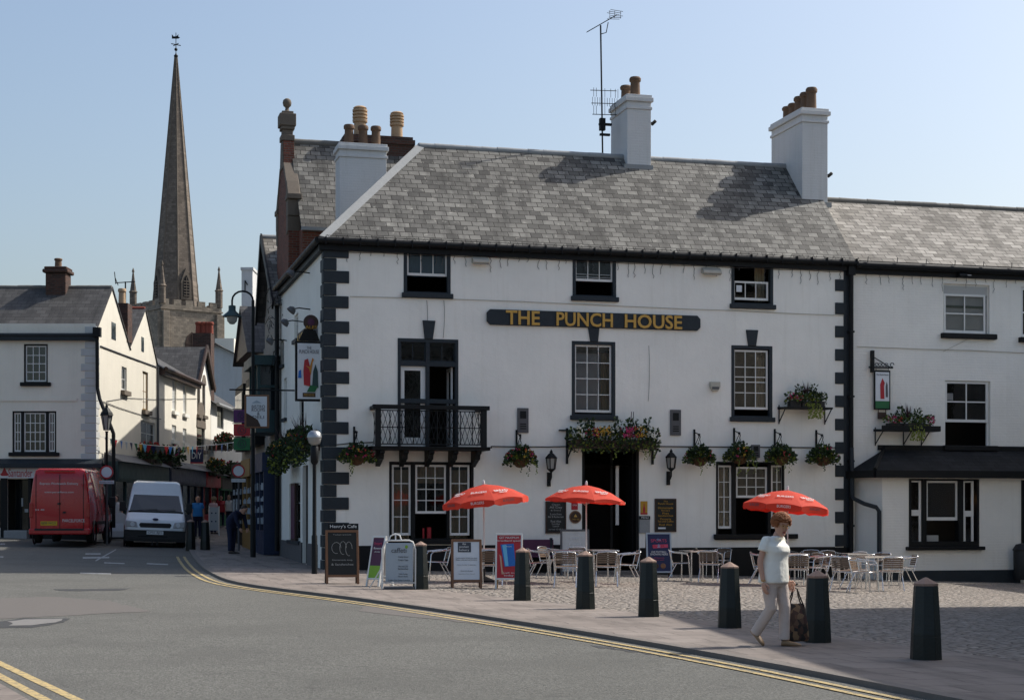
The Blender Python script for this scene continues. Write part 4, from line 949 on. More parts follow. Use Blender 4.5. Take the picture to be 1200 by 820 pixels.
def plate(name, label, cat, x0, x1, y0, y1, mat, dep=.02, lines=(), tm='letter'):
    r = rect(x0, x1, y0, y1); hw, hh = (r[1]-r[0])/2, (r[3]-r[2])/2; t = thing(name, label, cat, PUB @ T((r[0]+r[1])/2, 0, (r[2]+r[3])/2))
    m = MB(); m.box(-hw, hw, -dep, -.001, -hh, hh); m.build('panel', M_[mat], t, bevel=.004)
    for tx, fw, zc, fh in lines: lettering(tx, 2*hw*fw, fh, T(0, -dep-.003, zc*hh) @ FRONT, M_[tm], t, depth=.004)
    return t, hw, hh
plate('small_sign', 'small red sign on the white wall left of the doorway', 'sign', 669.5, 677, 588, 597, 'redprint', .02, [('OPEN', .7, .2, .04)])
t, hw, hh = plate('small_sign', 'small tall picture sign right of the doorway', 'sign', 750.5, 758.5, 587, 602.5, 'fyellow', .02)
m = MB(); m.lathe([(.03, -.13), (.035, -.02), (.012, .05), (.012, .12)], (0, -.02, 0), 8, sy=.3); m.box(-hw, hw, -.026, -.02, -hh, -hh*.75); m.build('picture', M_['redprint'], t)
t, hw, hh = plate('notice_box', 'grey notice box with a dark top strip right of the doorway', 'notice', 749, 761, 604.5, 624, 'lead', .05); m = MB(); m.box(-hw*1.02, hw*1.02, -.056, -.002, hh*.62, hh*1.02); m.build('header', M_['iron'], t); lettering('MENU', hw*1.4, .05, T(0, -.058, hh*.82) @ FRONT, M_['letter'], t, depth=.003)
u, z = FU(674, 605.5); t = thing('round_plaque', 'round dark wall plaque with a gold rim left of the doorway', 'plaque', PUB @ T(u, 0, z))
m = MB(FRONT.copy()); m.lathe([(.16, .0), (.16, .02), (.13, .028), (.001, .03)], n=24); sharp(m.build('disc', M_['darkwood'], t)); m = MB(FRONT.copy()); m.lathe([(.165, .0), (.17, .02), (.16, .035), (.14, .034), (.14, .02)], n=24, cap=False); sharp(m.build('rim', M_['wood'], t)); lettering('CASK ALE', .2, .04, T(0, -.034, -.06) @ FRONT, M_['gold'], t, depth=.004); m = MB(); m.prism([(-.05, 0), (0, .08), (.05, 0)], -.036, -.03); m.build('emblem', M_['gold'], t)

# hanging baskets
def basket(label, px, py, sc=1.0, fl=(8, 8, 3, 3), pinkb=False, group='flower baskets hanging along the front of the inn', v=-.42, bracket=True, trailz=3):
    u, z = FU(px, py, v); t = thing('hanging_basket', label, 'flower basket', PUB @ T(u, v, z), group)
    m = MB(); m.lathe([(.02, -.24), (.12, -.21), (.2, -.12), (.24, 0), (.22, .01)], n=18); sharp(m.build('bowl', M_['basket'], t), 60)
    m = MB(); leaves(m, (0, 0, .07), (.46*sc, .34*sc, .2*sc), 520, .085, [0, 0, 1, 1, 1, 1, 2], .7); leaves(m, (0, 0, .12), (.3*sc, .25*sc, .24*sc), 160, .09, [0, 1, 1]); leaves(m, (.0, -.05, -.02), (.5*sc, .3*sc, .12), 160, .08, [0, 1, 1, 2], 1.3)
    for k in range(trailz): trail(m, (random.uniform(-.32, .32), -.2, -.06), random.uniform(.2, .5), random.choice((2, 2, 0)))
    m.build('foliage', LEAFM(), t, fixn=False)
    m = MB()
    for i, n in enumerate(fl):
        if n: petals(m, (0, 0, .06), (.44*sc, .34*sc, .2*sc), n, i, .035)
    m.build('flowers', FLM(), t, fixn=False)
    m = MB()
    for k in range(3):
        a = 2*math.pi*k/3+.4; m.tube([(.23*math.cos(a), .23*math.sin(a), 0), (0, 0, .5)], .006, 4)
    m.build('chains', M_['iron'], t)
    if bracket:
        m = MB(); m.box(-.025, .025, -v-.03, -v-.002, .1, .78); m.tube([(0, -v-.02, .7), (0, -v*.5, .66), (0, 0, .62), (0, -.03, .56), (0, 0, .5)], .014, 6); m.tube([(0, -v-.02, .3), (0, -v*.6, .42), (0, .03, .6)], .012, 6)
        m.lathe([(.03, -.03), (.04, 0), (.03, .03)], (0, .05, .62), 8); m.build('bracket', M_['iron'], t)
    return t
basket('red flowered hanging basket at the left corner of the inn under the balcony end', 418, 534.5, 1.0, (9, 5, 0, 2))
basket('red and yellow flowered hanging basket between the balcony and the doorway', 610, 537.5, .95, (12, 3, 0, 4))
basket('leafy hanging basket left of the right tripartite window', 820, 536, .95, (4, 2, 0, 0), trailz=4)
basket('leafy hanging basket over the left half of the right tripartite window', 867, 534, .95, (2, 1, 0, 2), trailz=4)
basket('leafy hanging basket over the right half of the right tripartite window', 915, 535, .98, (3, 1, 0, 0))
basket('leafy hanging basket by the right hand quoins, its terracotta bowl showing', 964, 536, 1.0, (2, 2, 0, 0), trailz=1)
# big trough over the doorway
u, z = FU(718, 517, -.3); t = thing('flower_trough', 'wide flower trough over the doorway with pink, yellow and white blooms', 'flower trough', PUB @ T(u, -.3, z))
hw = (U(770, -.3)-U(668, -.3))/2
m = MB(); m.box(-hw+.05, hw-.05, -.2, .26, -.2, .02); m.build('trough', M_['darkwood'], t)
m = MB()
for i in range(9):
    x = -hw+.15+i*(2*hw-.3)/8; leaves(m, (x, -.08, .12+.05*math.sin(i*2)), (.22, .28, .25), 150, .085, [0, 1, 1, 1, 2]); leaves(m, (x, -.2, -.14), (.2, .14, .16), 70, .08, [1, 1, 2, 0])
for x in (-.85, -.62, .1, .42, .62, .95): 
    for k in range(10): leaves(m, (x+random.uniform(-.05, .05), -.05, .3+k*.028), (.07, .07, .06), 5, .08, [0, 1])
for x in (.5, .56): m.tube([(x, 0, .3), (x+.03, 0, .8)], .01, 4, 3)
for x in (-.1, .75, .85, 1.0): trail(m, (x, -.3, -.1), .4, 2)
m.build('foliage', LEAFM(), t, fixn=False); m = MB()
for x, i, n in ((-1.05, 2, 16), (-.95, 2, 10), (-.6, 0, 8), (-.45, 3, 22), (-.25, 3, 12), (.0, 2, 8), (.25, 1, 14), (.4, 1, 18), (.55, 0, 10), (.65, 3, 10), (.75, 3, 8), (1.02, 2, 22), (-.7, 1, 5)): petals(m, (x, -.14, .2), (.14, .24, .18), n, i, .036)
m.build('flowers', FLM(), t, fixn=False)
m = MB()
for x in (-hw, hw-.03):
    m = MB(); m.box(x, x+.05, .22, .29, -.6, .35); m.box(x, x+.04, -.2, .25, -.22, -.18); m.bar((x+.02, .25, -.5), (x+.02, -.18, -.2), .03, .03)
    if x < 0: m.box(-hw-.2, -hw+.06, .24, .28, .27, .31)
    m.build('bracket', M_['iron'], t)
# two window box shelves with cordylines
def shelf(label, x0, x1, yb, v, pink, kind):
    u0_, z = FU(x0, yb, v); u1_ = U(x1, v); hw = (u1_-u0_)/2; t = thing('planter_shelf', label, 'planter', PUB @ T((u0_+u1_)/2, v, z), 'iron planter shelves on the white walls'); d = -v
    m = MB(); m.box(-hw, hw, -.16, d-.02, -.02, .0); m.box(-hw, hw, -.17, -.155, 0, .13 if kind else .03); m.box(-hw, hw, d-.05, d-.02, -.0, .05)
    if kind: [m.tube([(-hw+.04+k*.1, -.165, 0), (-hw+.09+k*.1, -.165, .12)], .007, 4) for k in range(int(2*hw/.1))]
    for x in ((-hw+.03, hw-.05) if not kind else (-hw+.04, 0, hw-.35)): m.box(x, x+.025, d-.04, d-.02, -.42, .1); m.bar((x+.012, d-.03, -.38), (x+.012, -.15, -.02), .022, .022)
    m.build('shelf', M_['iron'], t)
    m = MB(); hw2 = hw*.72
    for k in range(3): m.box(-hw2+k*hw2*.68, -hw2+k*hw2*.68+hw2*.62, -.13, .1, .0, .2)
    m.build('pot', M_['plastic'], t, bevel=.02)
    m = MB()
    for k in range(7): leaves(m, (-hw2+.05+k*(2*hw2-.1)/6, -.05, .27), (.14, .2, .16), 70, .08, [0, 0, 1, 2])
    for x in (-hw2*.45, hw2*.4):
        for k in range(9): leaves(m, (x, -.03, .3+k*.035), (.09, .09, .06), 7, .08, [0, 1])
    for x in (-.05, .1, .25): 
        for k in range(3): trail(m, (x+.04*k, -.15, .15), .42, 2, .07)
    for k in range(26):
        a = random.uniform(0, 2*math.pi); r = random.uniform(.08, .32); h = random.uniform(.3, .5); p = Vector((0, 0, .3)); q = p+Vector((r*math.cos(a), r*math.sin(a)*.6, h)); s = Vector((-math.sin(a), math.cos(a), 0))*.022
        m.add([p-s, p+s, q], [(0, 1, 2)], 3)
    m.build('foliage', LEAFM(), t, fixn=False); m = MB()
    petals(m, (-hw2*.85, -.05, .28), (.14, .16, .12), 12 if pink == 0 else 9, 1); petals(m, (-hw2*.5, -.05, .25), (.1, .16, .1), 6, 0)
    if pink: petals(m, (hw2*.95, -.05, .26), (.12, .16, .14), 12, 1)
    m.build('flowers', FLM(), t, fixn=False)
shelf('iron shelf of potted plants by the quoins, below the first floor right window', 916, 973, 478, -.3, 0, 0); shelf('long iron shelf of potted plants on the adjoining house beside its picture sign', 1030, 1099, 504, -.35, 1, 1)
# picture sign on the adjoining house
def ornate_bracket(m, L, d):
    m.box(-.03, .03, d-.03, d, -.2, .55)
v = -.1
u0_, z0_ = FU(1032.5, 432, -.55); t = thing('picture_sign', 'small picture sign hanging from a scrolled bracket on the adjoining house', 'pub sign', PUB @ T(U(1032), -.06, z0_), 'painted inn signs')
uw = (U(1042)-U(1023))/2; hz = FU(1032, 432)[1]-FU(1032, 478)[1]
m = MB(); m.box(-uw, uw, -.04, .0, -hz, -.0); m.build('panel', M_['iron'], t, bevel=.006)
m = MB(); m.box(-uw+.04, uw-.04, -.046, -.04, -hz*.78, -.05); m.build('picture', M_['paper'], t); m = MB(); m.box(-uw+.04, uw-.04, -.047, -.041, -hz+.04, -hz*.78); m.build('picture_base', M_['green'], t)
m = MB(); m.prism([(-.06, -.8), (.06, -.8), (.05, -.45), (.07, -.35), (0, -.22), (-.07, -.4)], -.052, -.046); m.build('figure_shape', M_['redprint'], t); m = MB(); m.prism([(.1, -.75), (.17, -.75), (.16, -.4), (.13, -.32), (.1, -.45)], -.052, -.046); m.build('backdrop_shape', M_['greybox'], t); lettering('The Punch House', uw*1.5, .05, T(0, -.05, -.12) @ FRONT, M_['ink'], t, depth=.003)
m = MB(); m.box(-uw*.5, uw*.5, -.035, 0, -hz-.26, -hz-.07); m.bar((-uw*.45, -.02, -hz), (-uw*.45, -.02, -hz-.1), .015, .015); m.bar((uw*.45, -.02, -hz), (uw*.45, -.02, -hz-.1), .015, .015); m.build('name_plate', M_['darkwood'], t)
m = MB(); xl = U(1021)-U(1032); m.box(xl-.04, xl+.04, -.06, .05, -.06, .55); m.box(xl-.12, uw+.08, -.05, -.01, .06, .1); m.bar((xl, -.03, .38), (uw, -.03, .09), .022, .022)
for k in range(4): m.tube([(xl+.12+k*.1+.05*math.cos(q*.9), -.03, .16+.045*math.sin(q*.9)) for q in range(7)], .01, 5)
m.tube([(uw*.75, -.03, .08), (uw*.75, -.03, .0)], .01, 5); m.tube([(-uw*.75, -.03, .08), (-uw*.75, -.03, .0)], .01, 5); m.tube([(uw+.06+.06*math.cos(q), -.03, .16+.06*math.sin(q)) for q in range(6)], .012, 5); m.build('bracket', M_['iron'], t)

# tall aerial by the middle chimney
VA = 3.6; u = U(705, VA); zb_, zt = FU(705, 155, VA)[1], FU(705, 30, VA)[1]
t = thing('tv_aerial', 'tall television aerial on a mast beside the middle chimney', 'aerial', PUB @ T(u, VA, zb_-.6)); h = zt-zb_+.6
m = MB(); m.tube([(.03, 0, 0), (0, 0, h*.5), (-.03, 0, h)], .025, 6); m.box(-.05, .25, -.05, .05, .5, .56); m.box(-.08, .3, -.06, .05, .8, .86); m.box(-.06, .1, -.07, .07, .65, 1.0); m.build('mast', M_['iron'], t)
def yagi(m, c, d, L, n, el, perp, r=.009):
    c, d, perp = Vector(c), Vector(d).normalized(), Vector(perp).normalized(); m.tube([c-d*L*.5, c+d*L*.5], r*1.5, 5)
    for i in range(n): p = c-d*L*.5+d*L*(i/(n-1)); m.tube([p-perp*el, p+perp*el], r*.8, 4)
m = MB(); yagi(m, (0, 0, h+.05), (.82, .1, .52), 1.1, 12, .06, (0, 1, 0)); q = Vector((.4, 0, h+.33))
for k in (-1, 0, 1): m.tube([q+Vector((-.18, k*.16, .1)), q+Vector((.2, k*.16, .07))], .008, 4); m.tube([q+Vector((-.18, k*.16, -.08)), q+Vector((.2, k*.16, -.06))], .008, 4)
for k in (-.15, .0, .18): m.tube([q+Vector((k, 0, .12)), q+Vector((k, 0, -.09))], .007, 4)
m.tube([(0, 0, h-.25), (.14, 0, h-.2), (.2, 0, h+.1)], .014, 5); m.build('antenna', M_['iron'], t)
m = MB(); c = Vector((.08, 0, 1.45))
for k, z in enumerate((1.1, 1.45, 1.85)): m.tube([(-.28, .1*k, z), (.52, .1*k, z+.03)], .012, 5)
for x in [-.26+.075*i for i in range(11)]: m.tube([(x, .05, 1.35+.02*(i if 0 else 1)), (x, .05, 1.62)], .007, 4); 
for x in (-.24, -.16, .1, .28, .42, .5): m.tube([(x, 0, 1.62), (x, 0, 1.88)], .007, 4); m.tube([(x, 0, 1.1), (x, 0, 1.36)], .007, 4)
m.build('antenna', M_['iron'], t)
# small cameras on the chimneys
for px_, py_, v_, lb in ((766, 144, 3.1, 'tiny security camera on the right side of the middle chimney'), (972.5, 205, 2.6, 'tiny security camera on the right side of the right chimney')):
    u, z = FU(px_, py_, v_); t = thing('camera', lb, 'camera', PUB @ T(u, v_, z)); m = MB(); m.bar((-.16, 0, 0), (.0, 0, .0), .03, .03); m.build('arm', M_['iron'], t); m = MB(); m.lathe([(.02, -.1), (.05, -.08), (.05, .08), (.01, .1)], (0, 0, 0), 10); o = m.build('body', M_['iron'], t); o.rotation_euler = (R(60), 0, R(30))

# ---------------------------------------------------------------- brick gabled building behind
bh = thing('brick_house', 'tall red brick gabled house with a ball finial behind the inn', 'house', PUB)
v0, v1, vm, ze, zr_ = 6.95, 12.0, 9.47, 10.1, 13.2
m = MB(); m.box(.35, 7.5, v0, v1, ZB, ze); m.build('wall', M_['brick'], bh)
m = MB(); m.prismx([(v0, ze), (vm, zr_-.1), (v1, ze)], 7.2, 7.49); m.build('end_gable', M_['brick'], bh)
roof_slab([(.3, v0-.15, ze-.05), (7.6, v0-.15, ze-.05), (7.6, vm, zr_), (.3, vm, zr_)], M_['slate'], 'roof', bh, u=(1, 0, 0)); roof_slab([(7.6, v1+.15, ze-.05), (.3, v1+.15, ze-.05), (.3, vm, zr_), (7.6, vm, zr_)], M_['slate'], 'roof', bh, u=(-1, 0, 0))
ridge_tiles((.4, vm, zr_), (7.5, vm, zr_), bh, 'ridge', .12)
m = MB(); m.box(.3, 4, v0-.2, v0-.05, ze-.12, ze-.02); m.build('eaves_board', M_['lead'], bh)
# shaped parapet gable to the street: stone kneelers stepping up to the finial
g0, g1, gm, zk = 7.75, 10.7, 9.3, 10.95
m = MB(); m.prismx([(g0, 8.6), (g0, zk), (g0+.35, zk+.55), (gm-.45, zr_-.9), (gm-.26, zr_-.1), (gm+.26, zr_-.1), (gm+.45, zr_-.9), (g1-.35, zk+.55), (g1, zk), (g1, 8.6)], .03, .36); m.build('gable', M_['brick'], bh)
m = MB(); m.prismx([(gm-.42, zr_-.95), (gm-.22, zr_-.1), (gm+.22, zr_-.1), (gm+.42, zr_-.95)], .0, .37); m.box(.02, .34, gm-.2, gm+.2, zr_-.1, zr_+.27); m.box(-.03, .39, gm-.25, gm+.25, zr_-.08, zr_+.1); m.box(-.03, .39, gm-.25, gm+.25, zr_+.27, zr_+.38); m.box(-.08, .43, gm-.29, gm+.29, zr_+.38, zr_+.76); m.box(.0, .36, gm-.2, gm+.2, zr_+.76, zr_+.85)
m.build('pinnacle_block', M_['dressing'], bh, bevel=.02)
for va_, vs_ in ((g0, 1), (g1, -1)):
    m = MB(); m.box(-.03, .42, va_-.2*vs_, va_+.4*vs_, zk+.1, zk+.26); m.box(.0, .39, va_-.1*vs_, va_+.35*vs_, zk-.4, zk+.1); m.prismx([(va_-.06*vs_, zk-.4), (va_+.3*vs_, zk-.4), (va_+.3*vs_, zk-.95), (va_+.0*vs_, zk-.85)], .0, .39); m.prismx([(va_-.05*vs_, zk+.26), (va_+.35*vs_, zk+.75), (va_+.4*vs_, zk+.26)], .0, .39); m.build('kneeler', M_['dressing'], bh, bevel=.02)
    m = MB(); m.bar((.2, va_+.35*vs_, zk+.6), (.2, gm-.42*vs_, zr_-.85), .4, .12); m.build('coping', M_['dressing'], bh, bevel=.02)
m = MB(); m.lathe([(.12, 0), (.07, .06), (.055, .12), (.07, .16), (.12, .2), (.14, .29), (.12, .38), (.055, .43), (.01, .44)], (.18, gm, zr_+.84), 16); sharp(m.build('finial', M_['dressing'], bh), 60)
# brick stack with ribbed pots
VS2 = vm-.3; uA, uB = U(404, VS2), U(484, VS2); zt = FU(465, 160, VS2)[1]
m = MB(); m.box(uA, uB, VS2, VS2+.7, 11.5, zt-.25); m.box(uA-.06, uB+.06, VS2-.06, VS2+.76, zt-.25, zt-.1); m.box(uA, uB, VS2, VS2+.7, zt-.1, zt); st = m.build('chimney', M_['darkbrick'], bh)
pot(U(424, VS2), VS2+.35, zt, .95, .2, st, 'buffpot', 'r'); pot(U(467.5, VS2), VS2+.35, zt, .85, .19, st, 'buffpot', 'r')
# ---------------------------------------------------------------- bollards
def bollard(px, py, label, h=.9, yaw=0, g='green bollards along the kerb'):
    p = G(px, py) if not isinstance(px, Vector) else px
    t = thing('bollard', label, 'bollard', T(*p) @ RZ(R(yaw)), g); m = MB()
    prof = [(.168, -.05), (.168, .02), (.158, h*.28)]
    z = h*.28
    while z < h-.1:
        r = .158-(z-h*.28)*.055; prof += [(r, z), (r, z+.034), (r-.0012, z+.039), (r-.0012, z+.044)]; z += .048
    prof += [(.125, h-.09), (.12, h-.085)]
    m.lathe([(r*1.0, z) for r, z in prof], n=8); o = m.build('post', M_['bollard'], t, bevel=.004); sharp(o, 30); o.rotation_euler = (0, 0, R(22.5))
    m = MB(); m.lathe([(.128, h-.09), (.13, h-.065), (.02, h-.005), (.002, h)], n=8); o = m.build('cap', M_['bollardtop'], t); o.rotation_euler = (0, 0, R(22.5))
    return t
for px, py, pt, lb in ((493,690,634,'green bollard furthest left, between the pale blue menu board and the bakery board'), (612,703,641,'green bollard in front of the red advertising board'), (686,713,645,'green bollard in front of the middle parasol tables'), (760,722,652,'green bollard standing before the navy sports board'), (855,735,658,'green bollard just left of the walking woman'), (958,752,668,'green bollard just right of the walking woman and her bag'), (1085,772,676,'largest green bollard, nearest the camera at the right')):
    p = G(px, py); bollard(p, 0, lb, (py-pt)/F*p.y)
for px, py, pt, lb in ((223.5,633,602,'black bollard by the kerb behind the white van'), (240.5,634,598,'black bollard beside the stooping man')):
    d = 55; p = at(px, py, d); p.z = zp(p.x, p.y); bollard(p, 0, lb, 1.0, 0, 'dark bollards at the street mouth')

# ---------------------------------------------------------------- tables and chairs
def make_chair():
    t = thing('cafe_chair', 'x', 'chair', None, 'aluminium cafe chairs on the plaza')
    r = .0125
    for s in (-1, 1):      # facing -y; front leg runs up into the arm and round to the back post
        m = MB(); m.tube([(s*.255, -.245, 0), (s*.262, -.225, .30), (s*.27, -.20, .60), (s*.272, -.15, .655), (s*.272, .02, .672), (s*.262, .18, .69), (s*.245, .25, .71)], r, 7); sharp(m.build('front_leg', M_['alu'], t), 60)
        m = MB(); m.tube([(s*.235, .30, 0), (s*.225, .16, .28), (s*.215, .08, .43)], r, 7); sharp(m.build('rear_leg', M_['alu'], t), 60)
        m = MB(); m.tube([(s*.225, .16, .34), (s*.222, .205, .5), (s*.218, .255, .71)], r, 7); sharp(m.build('back_post', M_['alu'], t), 60)
        m = MB(); m.tube([(s*.276, -.19, .664), (s*.276, .0, .684), (s*.268, .14, .696)], .02, 7, flat=.5); sharp(m.build('arm_rest', M_['alu'], t), 60)
    m = MB(); m.tube([(-.218, .255, .71), (-.19, .27, .74), (0, .282, .755), (.19, .27, .74), (.218, .255, .71)], r, 7); m.tube([(-.245, -.2, .43), (-.225, -.225, .43), (.225, -.225, .43), (.245, -.2, .43), (.225, .19, .42), (-.225, .19, .42)], r, 7, closed=True); sharp(m.build('frame', M_['alu'], t), 60)
    m = MB()
    for k in range(6): y = -.2+k*.068; m.box(-.225, .225, y, y+.054, .437-.002*k, .447-.002*k)
    m.build('seat', M_['slatwood'], t)
    m = MB()
    for k in range(5):
        z = .50+k*.047; y = .208+k*.0125; m.box(-.215, .215, y, y+.012, z, z+.036)
    m.build('backrest', M_['slatwood'], t); return t
def make_table():
    t = thing('cafe_table', 'x', 'table', None, 'slatted cafe tables on the plaza'); s = .34
    m = MB()
    for k in range(9): x = -s+.02+k*(2*s-.04)/9; m.box(x, x+(2*s-.04)/9-.008, -s+.02, s-.02, .715, .735)
    m.build('table_top', M_['slatwood'], t); m = MB()
    m.box(-s, s, -s, -s+.03, .70, .738); m.box(-s, s, s-.03, s, .70, .738); m.box(-s, -s+.03, -s+.03, s-.03, .70, .738); m.box(s-.03, s, -s+.03, s-.03, .70, .738); m.build('rim', M_['alu'], t, bevel=.006)
    for a in (-1, 1):
        for b in (-1, 1): m = MB(); m.tube([(a*(s-.06), b*(s-.06), .71), (a*(s-.05), b*(s-.05), 0)], .02, 8); sharp(m.build('leg', M_['alu'], t), 60)
    return t
CH = make_chair(); TB = make_table(); first = {'c': True, 't': True}
def put(kind, px, py, yaw, label):
    p = G(px, py); M = T(p.x, p.y, p.z+.012) @ RZ(R(yaw)); src = CH if kind == 'c' else TB
    if first[kind]: first[kind] = False; src.matrix_world = M; src['label'] = label; return src
    return dup(src, M, label)
# facing: yaw 0 faces the camera, +90 faces image right, -90 left, 180 back to camera
tabs = [(572,681.5,'slatted table under the left parasol, hidden behind the bakery and red boards'), (661,683,'slatted table left of the middle parasol pole'), (704,681.5,'slatted table right of the middle parasol pole'), (817,680.5,'slatted table beside the navy sports board'), (926,685,'slatted table under the right parasol behind the walking woman'), (1000,682.5,'slatted table further back of the two at the right'), (1022,689,'slatted table nearest the right hand wall, front of the right pair')]
for x, y, lb in tabs: put('t', x, y, random.uniform(8, 22), lb)
for x, y, yw, lb in [(513,681,-78,'aluminium chair at far left, beside the leftmost bollard'), (578,686,170,'aluminium chair showing between the bakery board and the red board'), (594,680,-70,'aluminium chair behind the red board'),
    (632,681.5,80,'aluminium chair at the left of the middle table group, turned right'), (646,677,60,'aluminium chair behind the leftmost chair of the middle group'), (664,688,176,'aluminium chair with its back to the camera left of the middle bollard'), (677,677.5,0,'aluminium chair facing the camera behind the middle parasol pole'),
    (711,687,178,'aluminium chair with its back to the camera right of the middle bollard'), (735,684,-82,'aluminium chair in front of the open doorway, turned left'),
    (797,680.5,82,'aluminium chair by the navy sports board, turned right'), (832,682,165,'aluminium chair with a slatted back beside the bollard left of the woman'), (843,675.5,-40,'aluminium chair behind the table by the right tripartite window'),
    (893,684,75,'aluminium chair just behind the woman'), (934,689.5,176,'aluminium chair with its back to the camera right of the woman'), (921,677,10,'aluminium chair against the wall behind the right parasol pole'), (950,677,-12,'aluminium chair against the wall right of the right parasol pole'), (958,686.5,-80,'aluminium chair just behind the bollard right of the woman'),
    (975,678,20,'aluminium chair against the dark plinth by the quoins'), (986,686,80,'aluminium chair at the left of the right hand table pair'), (1003,690,100,'aluminium chair pulled up left of the front right table'), (1013,680,10,'aluminium chair behind the right hand table pair'), (1044,692,174,'aluminium chair with its back to the camera at the right end'), (1060,685.5,-82,'aluminium chair furthest right, turned left'), (968,682.5,120,'aluminium chair crowded in behind the chair by the right bollard'), (1031,681.5,-35,'aluminium chair between the two right hand tables, turned half left'), (991,692.5,140,'aluminium chair in front of the right hand tables, back half turned to the camera'), (1012,694,60,'aluminium chair nearest the camera of the right hand group')]: put('c', x, y, yw+random.uniform(-6, 6), lb)
p = at(815, 640, G(817,680.5).y); p.z = G(817,680.5).z+.75
t = thing('ashtray', 'small black ashtray on the table beside the navy sports board', 'ashtray', T(*p)); m = MB(); m.lathe([(.05, 0), (.06, .04), (.05, .045), (.045, .015)], n=14); m.build('dish', M_['plastic'], t); m = MB(); m.lathe([(.055, .04), (.02, .07), (.002, .072)], n=14); m.build('lid', M_['iron'], t)

# ---------------------------------------------------------------- parasols
def parasol(px, ptop, py, wpx, label, tilt=0, yaw=0, valance=True, lean=0):
    p = G(px, py); d = p.y; Rr = wpx/F*d/2; zt = EYE+(HY-ptop)/F*d-p.z
    t = thing('parasol', label, 'parasol', T(*p) @ RZ(R(yaw)), 'red advertising parasols')
    m = MB(); m.tube([(0, 0, 0), (0, 0, zt-.05)], .017, 8); sharp(m.build('pole', M_['sash'], t)); m = MB(); m.lathe([(.24, .0), (.25, .04), (.1, .1), (.035, .14), (.035, .3)], n=16); sharp(m.build('base', M_['plastic'], t))
    n = 8; prof = [(0, 0), (.35, -.07), (.68, -.2), (1.0, -.40)]; RT = T(0, 0, zt-.06) @ RY(R(tilt))
    m = MB(RT); rg = []
    for i in range(n):
        a0 = 2*math.pi*i/n; a1 = 2*math.pi*(i+1)/n
        S_ = 6; pts = []
        for k, (r, z) in enumerate(prof):
            for j in range(S_+1):
                f = j/S_; e0 = Vector((math.cos(a0), math.sin(a0))); e1 = Vector((math.cos(a1), math.sin(a1))); e = e0+(e1-e0)*f
                sagz = -.0*r; dip = .05*r*r*(4*f*(1-f))
                pts.append((e.x*r*Rr*(1-.02*4*f*(1-f)), e.y*r*Rr*(1-.02*4*f*(1-f)), z*Rr*.95 + dip*Rr*.9))
        w = S_+1; m.add(pts, [(k*w+j, k*w+j+1, (k+1)*w+j+1, (k+1)*w+j) for k in range(len(prof)-1) for j in range(S_)])
    cn = sharp(m.build('canopy', M_['red'], t, fixn=False), 25)
    m = MB(RT)
    for i in range(n):
        a0 = 2*math.pi*i/n; a1 = 2*math.pi*(i+1)/n; pts = []; S_ = 10
        for j in range(S_+1):
            f = j/S_; e = Vector((math.cos(a0), math.sin(a0)))*(1-f)+Vector((math.cos(a1), math.sin(a1)))*f; zz = -.40*Rr*.95+.05*Rr*.9*4*f*(1-f); hgt = (.16 if valance else .09)*Rr*(.55+.45*min(1, 4*f*(1-f)*1.6)); o_ = 1-.02*4*f*(1-f)
            pts += [(e.x*Rr*o_, e.y*Rr*o_, zz), (e.x*Rr*o_*1.005, e.y*Rr*o_*1.005, zz-hgt)]
        m.add(pts, [(2*j, 2*j+1, 2*j+3, 2*j+2) for j in range(S_)])
    m.build('valance', M_['red'], cn, fixn=False)
    # printed words on the panels that face the square, and ribs underneath
    for i, tx in ((5, 'BURGERS'), (6, 'BREAD'), (4, 'BREAD')):
        a = 2*math.pi*(i+.5)/n; r = .66; z = -.19*Rr*.95; nrm = Vector((math.cos(a)*.42, math.sin(a)*.42, .9)).normalized(); xx = Vector((-math.sin(a), math.cos(a), 0)); yy = nrm.cross(xx); pos = Vector((math.cos(a)*r*Rr, math.sin(a)*r*Rr, z))+nrm*.012*Rr
        LM = Matrix((( xx.x, yy.x, nrm.x, pos.x), (xx.y, yy.y, nrm.y, pos.y), (xx.z, yy.z, nrm.z, pos.z), (0, 0, 0, 1)))
        lettering(tx, .36*Rr, .085*Rr, RT @ LM, M_['letter'], cn, depth=.003)
        if tx == 'BREAD': lettering('sauce', .2*Rr, .05*Rr, RT @ LM @ T(0, -.09*Rr, 0), M_['letter'], cn, depth=.003)
        if valance:
            pos = Vector((math.cos(a)*Rr*.935, math.sin(a)*Rr*.935, -.40*Rr*.95-.02*Rr)); nn = Vector((math.cos(a), math.sin(a), 0)); LM = Matrix(((xx.x, 0, nn.x, pos.x), (xx.y, 0, nn.y, pos.y), (0, 1, 0, pos.z), (0, 0, 0, 1))); lettering('BURGERS', .3*Rr, .06*Rr, RT @ LM, M_['letter'] if i % 2 else M_['greybox'], cn, depth=.003)
    m = MB(RT)
    for i in range(n):
        a = 2*math.pi*i/n; m.tube([(math.cos(a)*r*Rr, math.sin(a)*r*Rr, z*Rr*.95-.012) for r, z in prof], .006, 4); m.tube([(math.cos(a)*.5*Rr, math.sin(a)*.5*Rr, -.135*Rr), (0, 0, -.5*Rr)], .005, 4)
    m.build('ribs', M_['steel'], t); m = MB(RT); m.lathe([(.03, 0), (.028, .05), (.016, .09), (.004, .1)], n=10); m.build('finial', M_['letter'], t)
    return t
parasol(567, 564, 681.5, 103, 'red parasol at the left, in front of the left tripartite window', -6, 12, True); parasol(687, 565, 683, 96, 'red parasol in the middle, in front of the dark doorway', 3, 10, False); parasol(923, 571, 685, 105, 'red parasol at the right, above the walking woman', 5, 10, True)

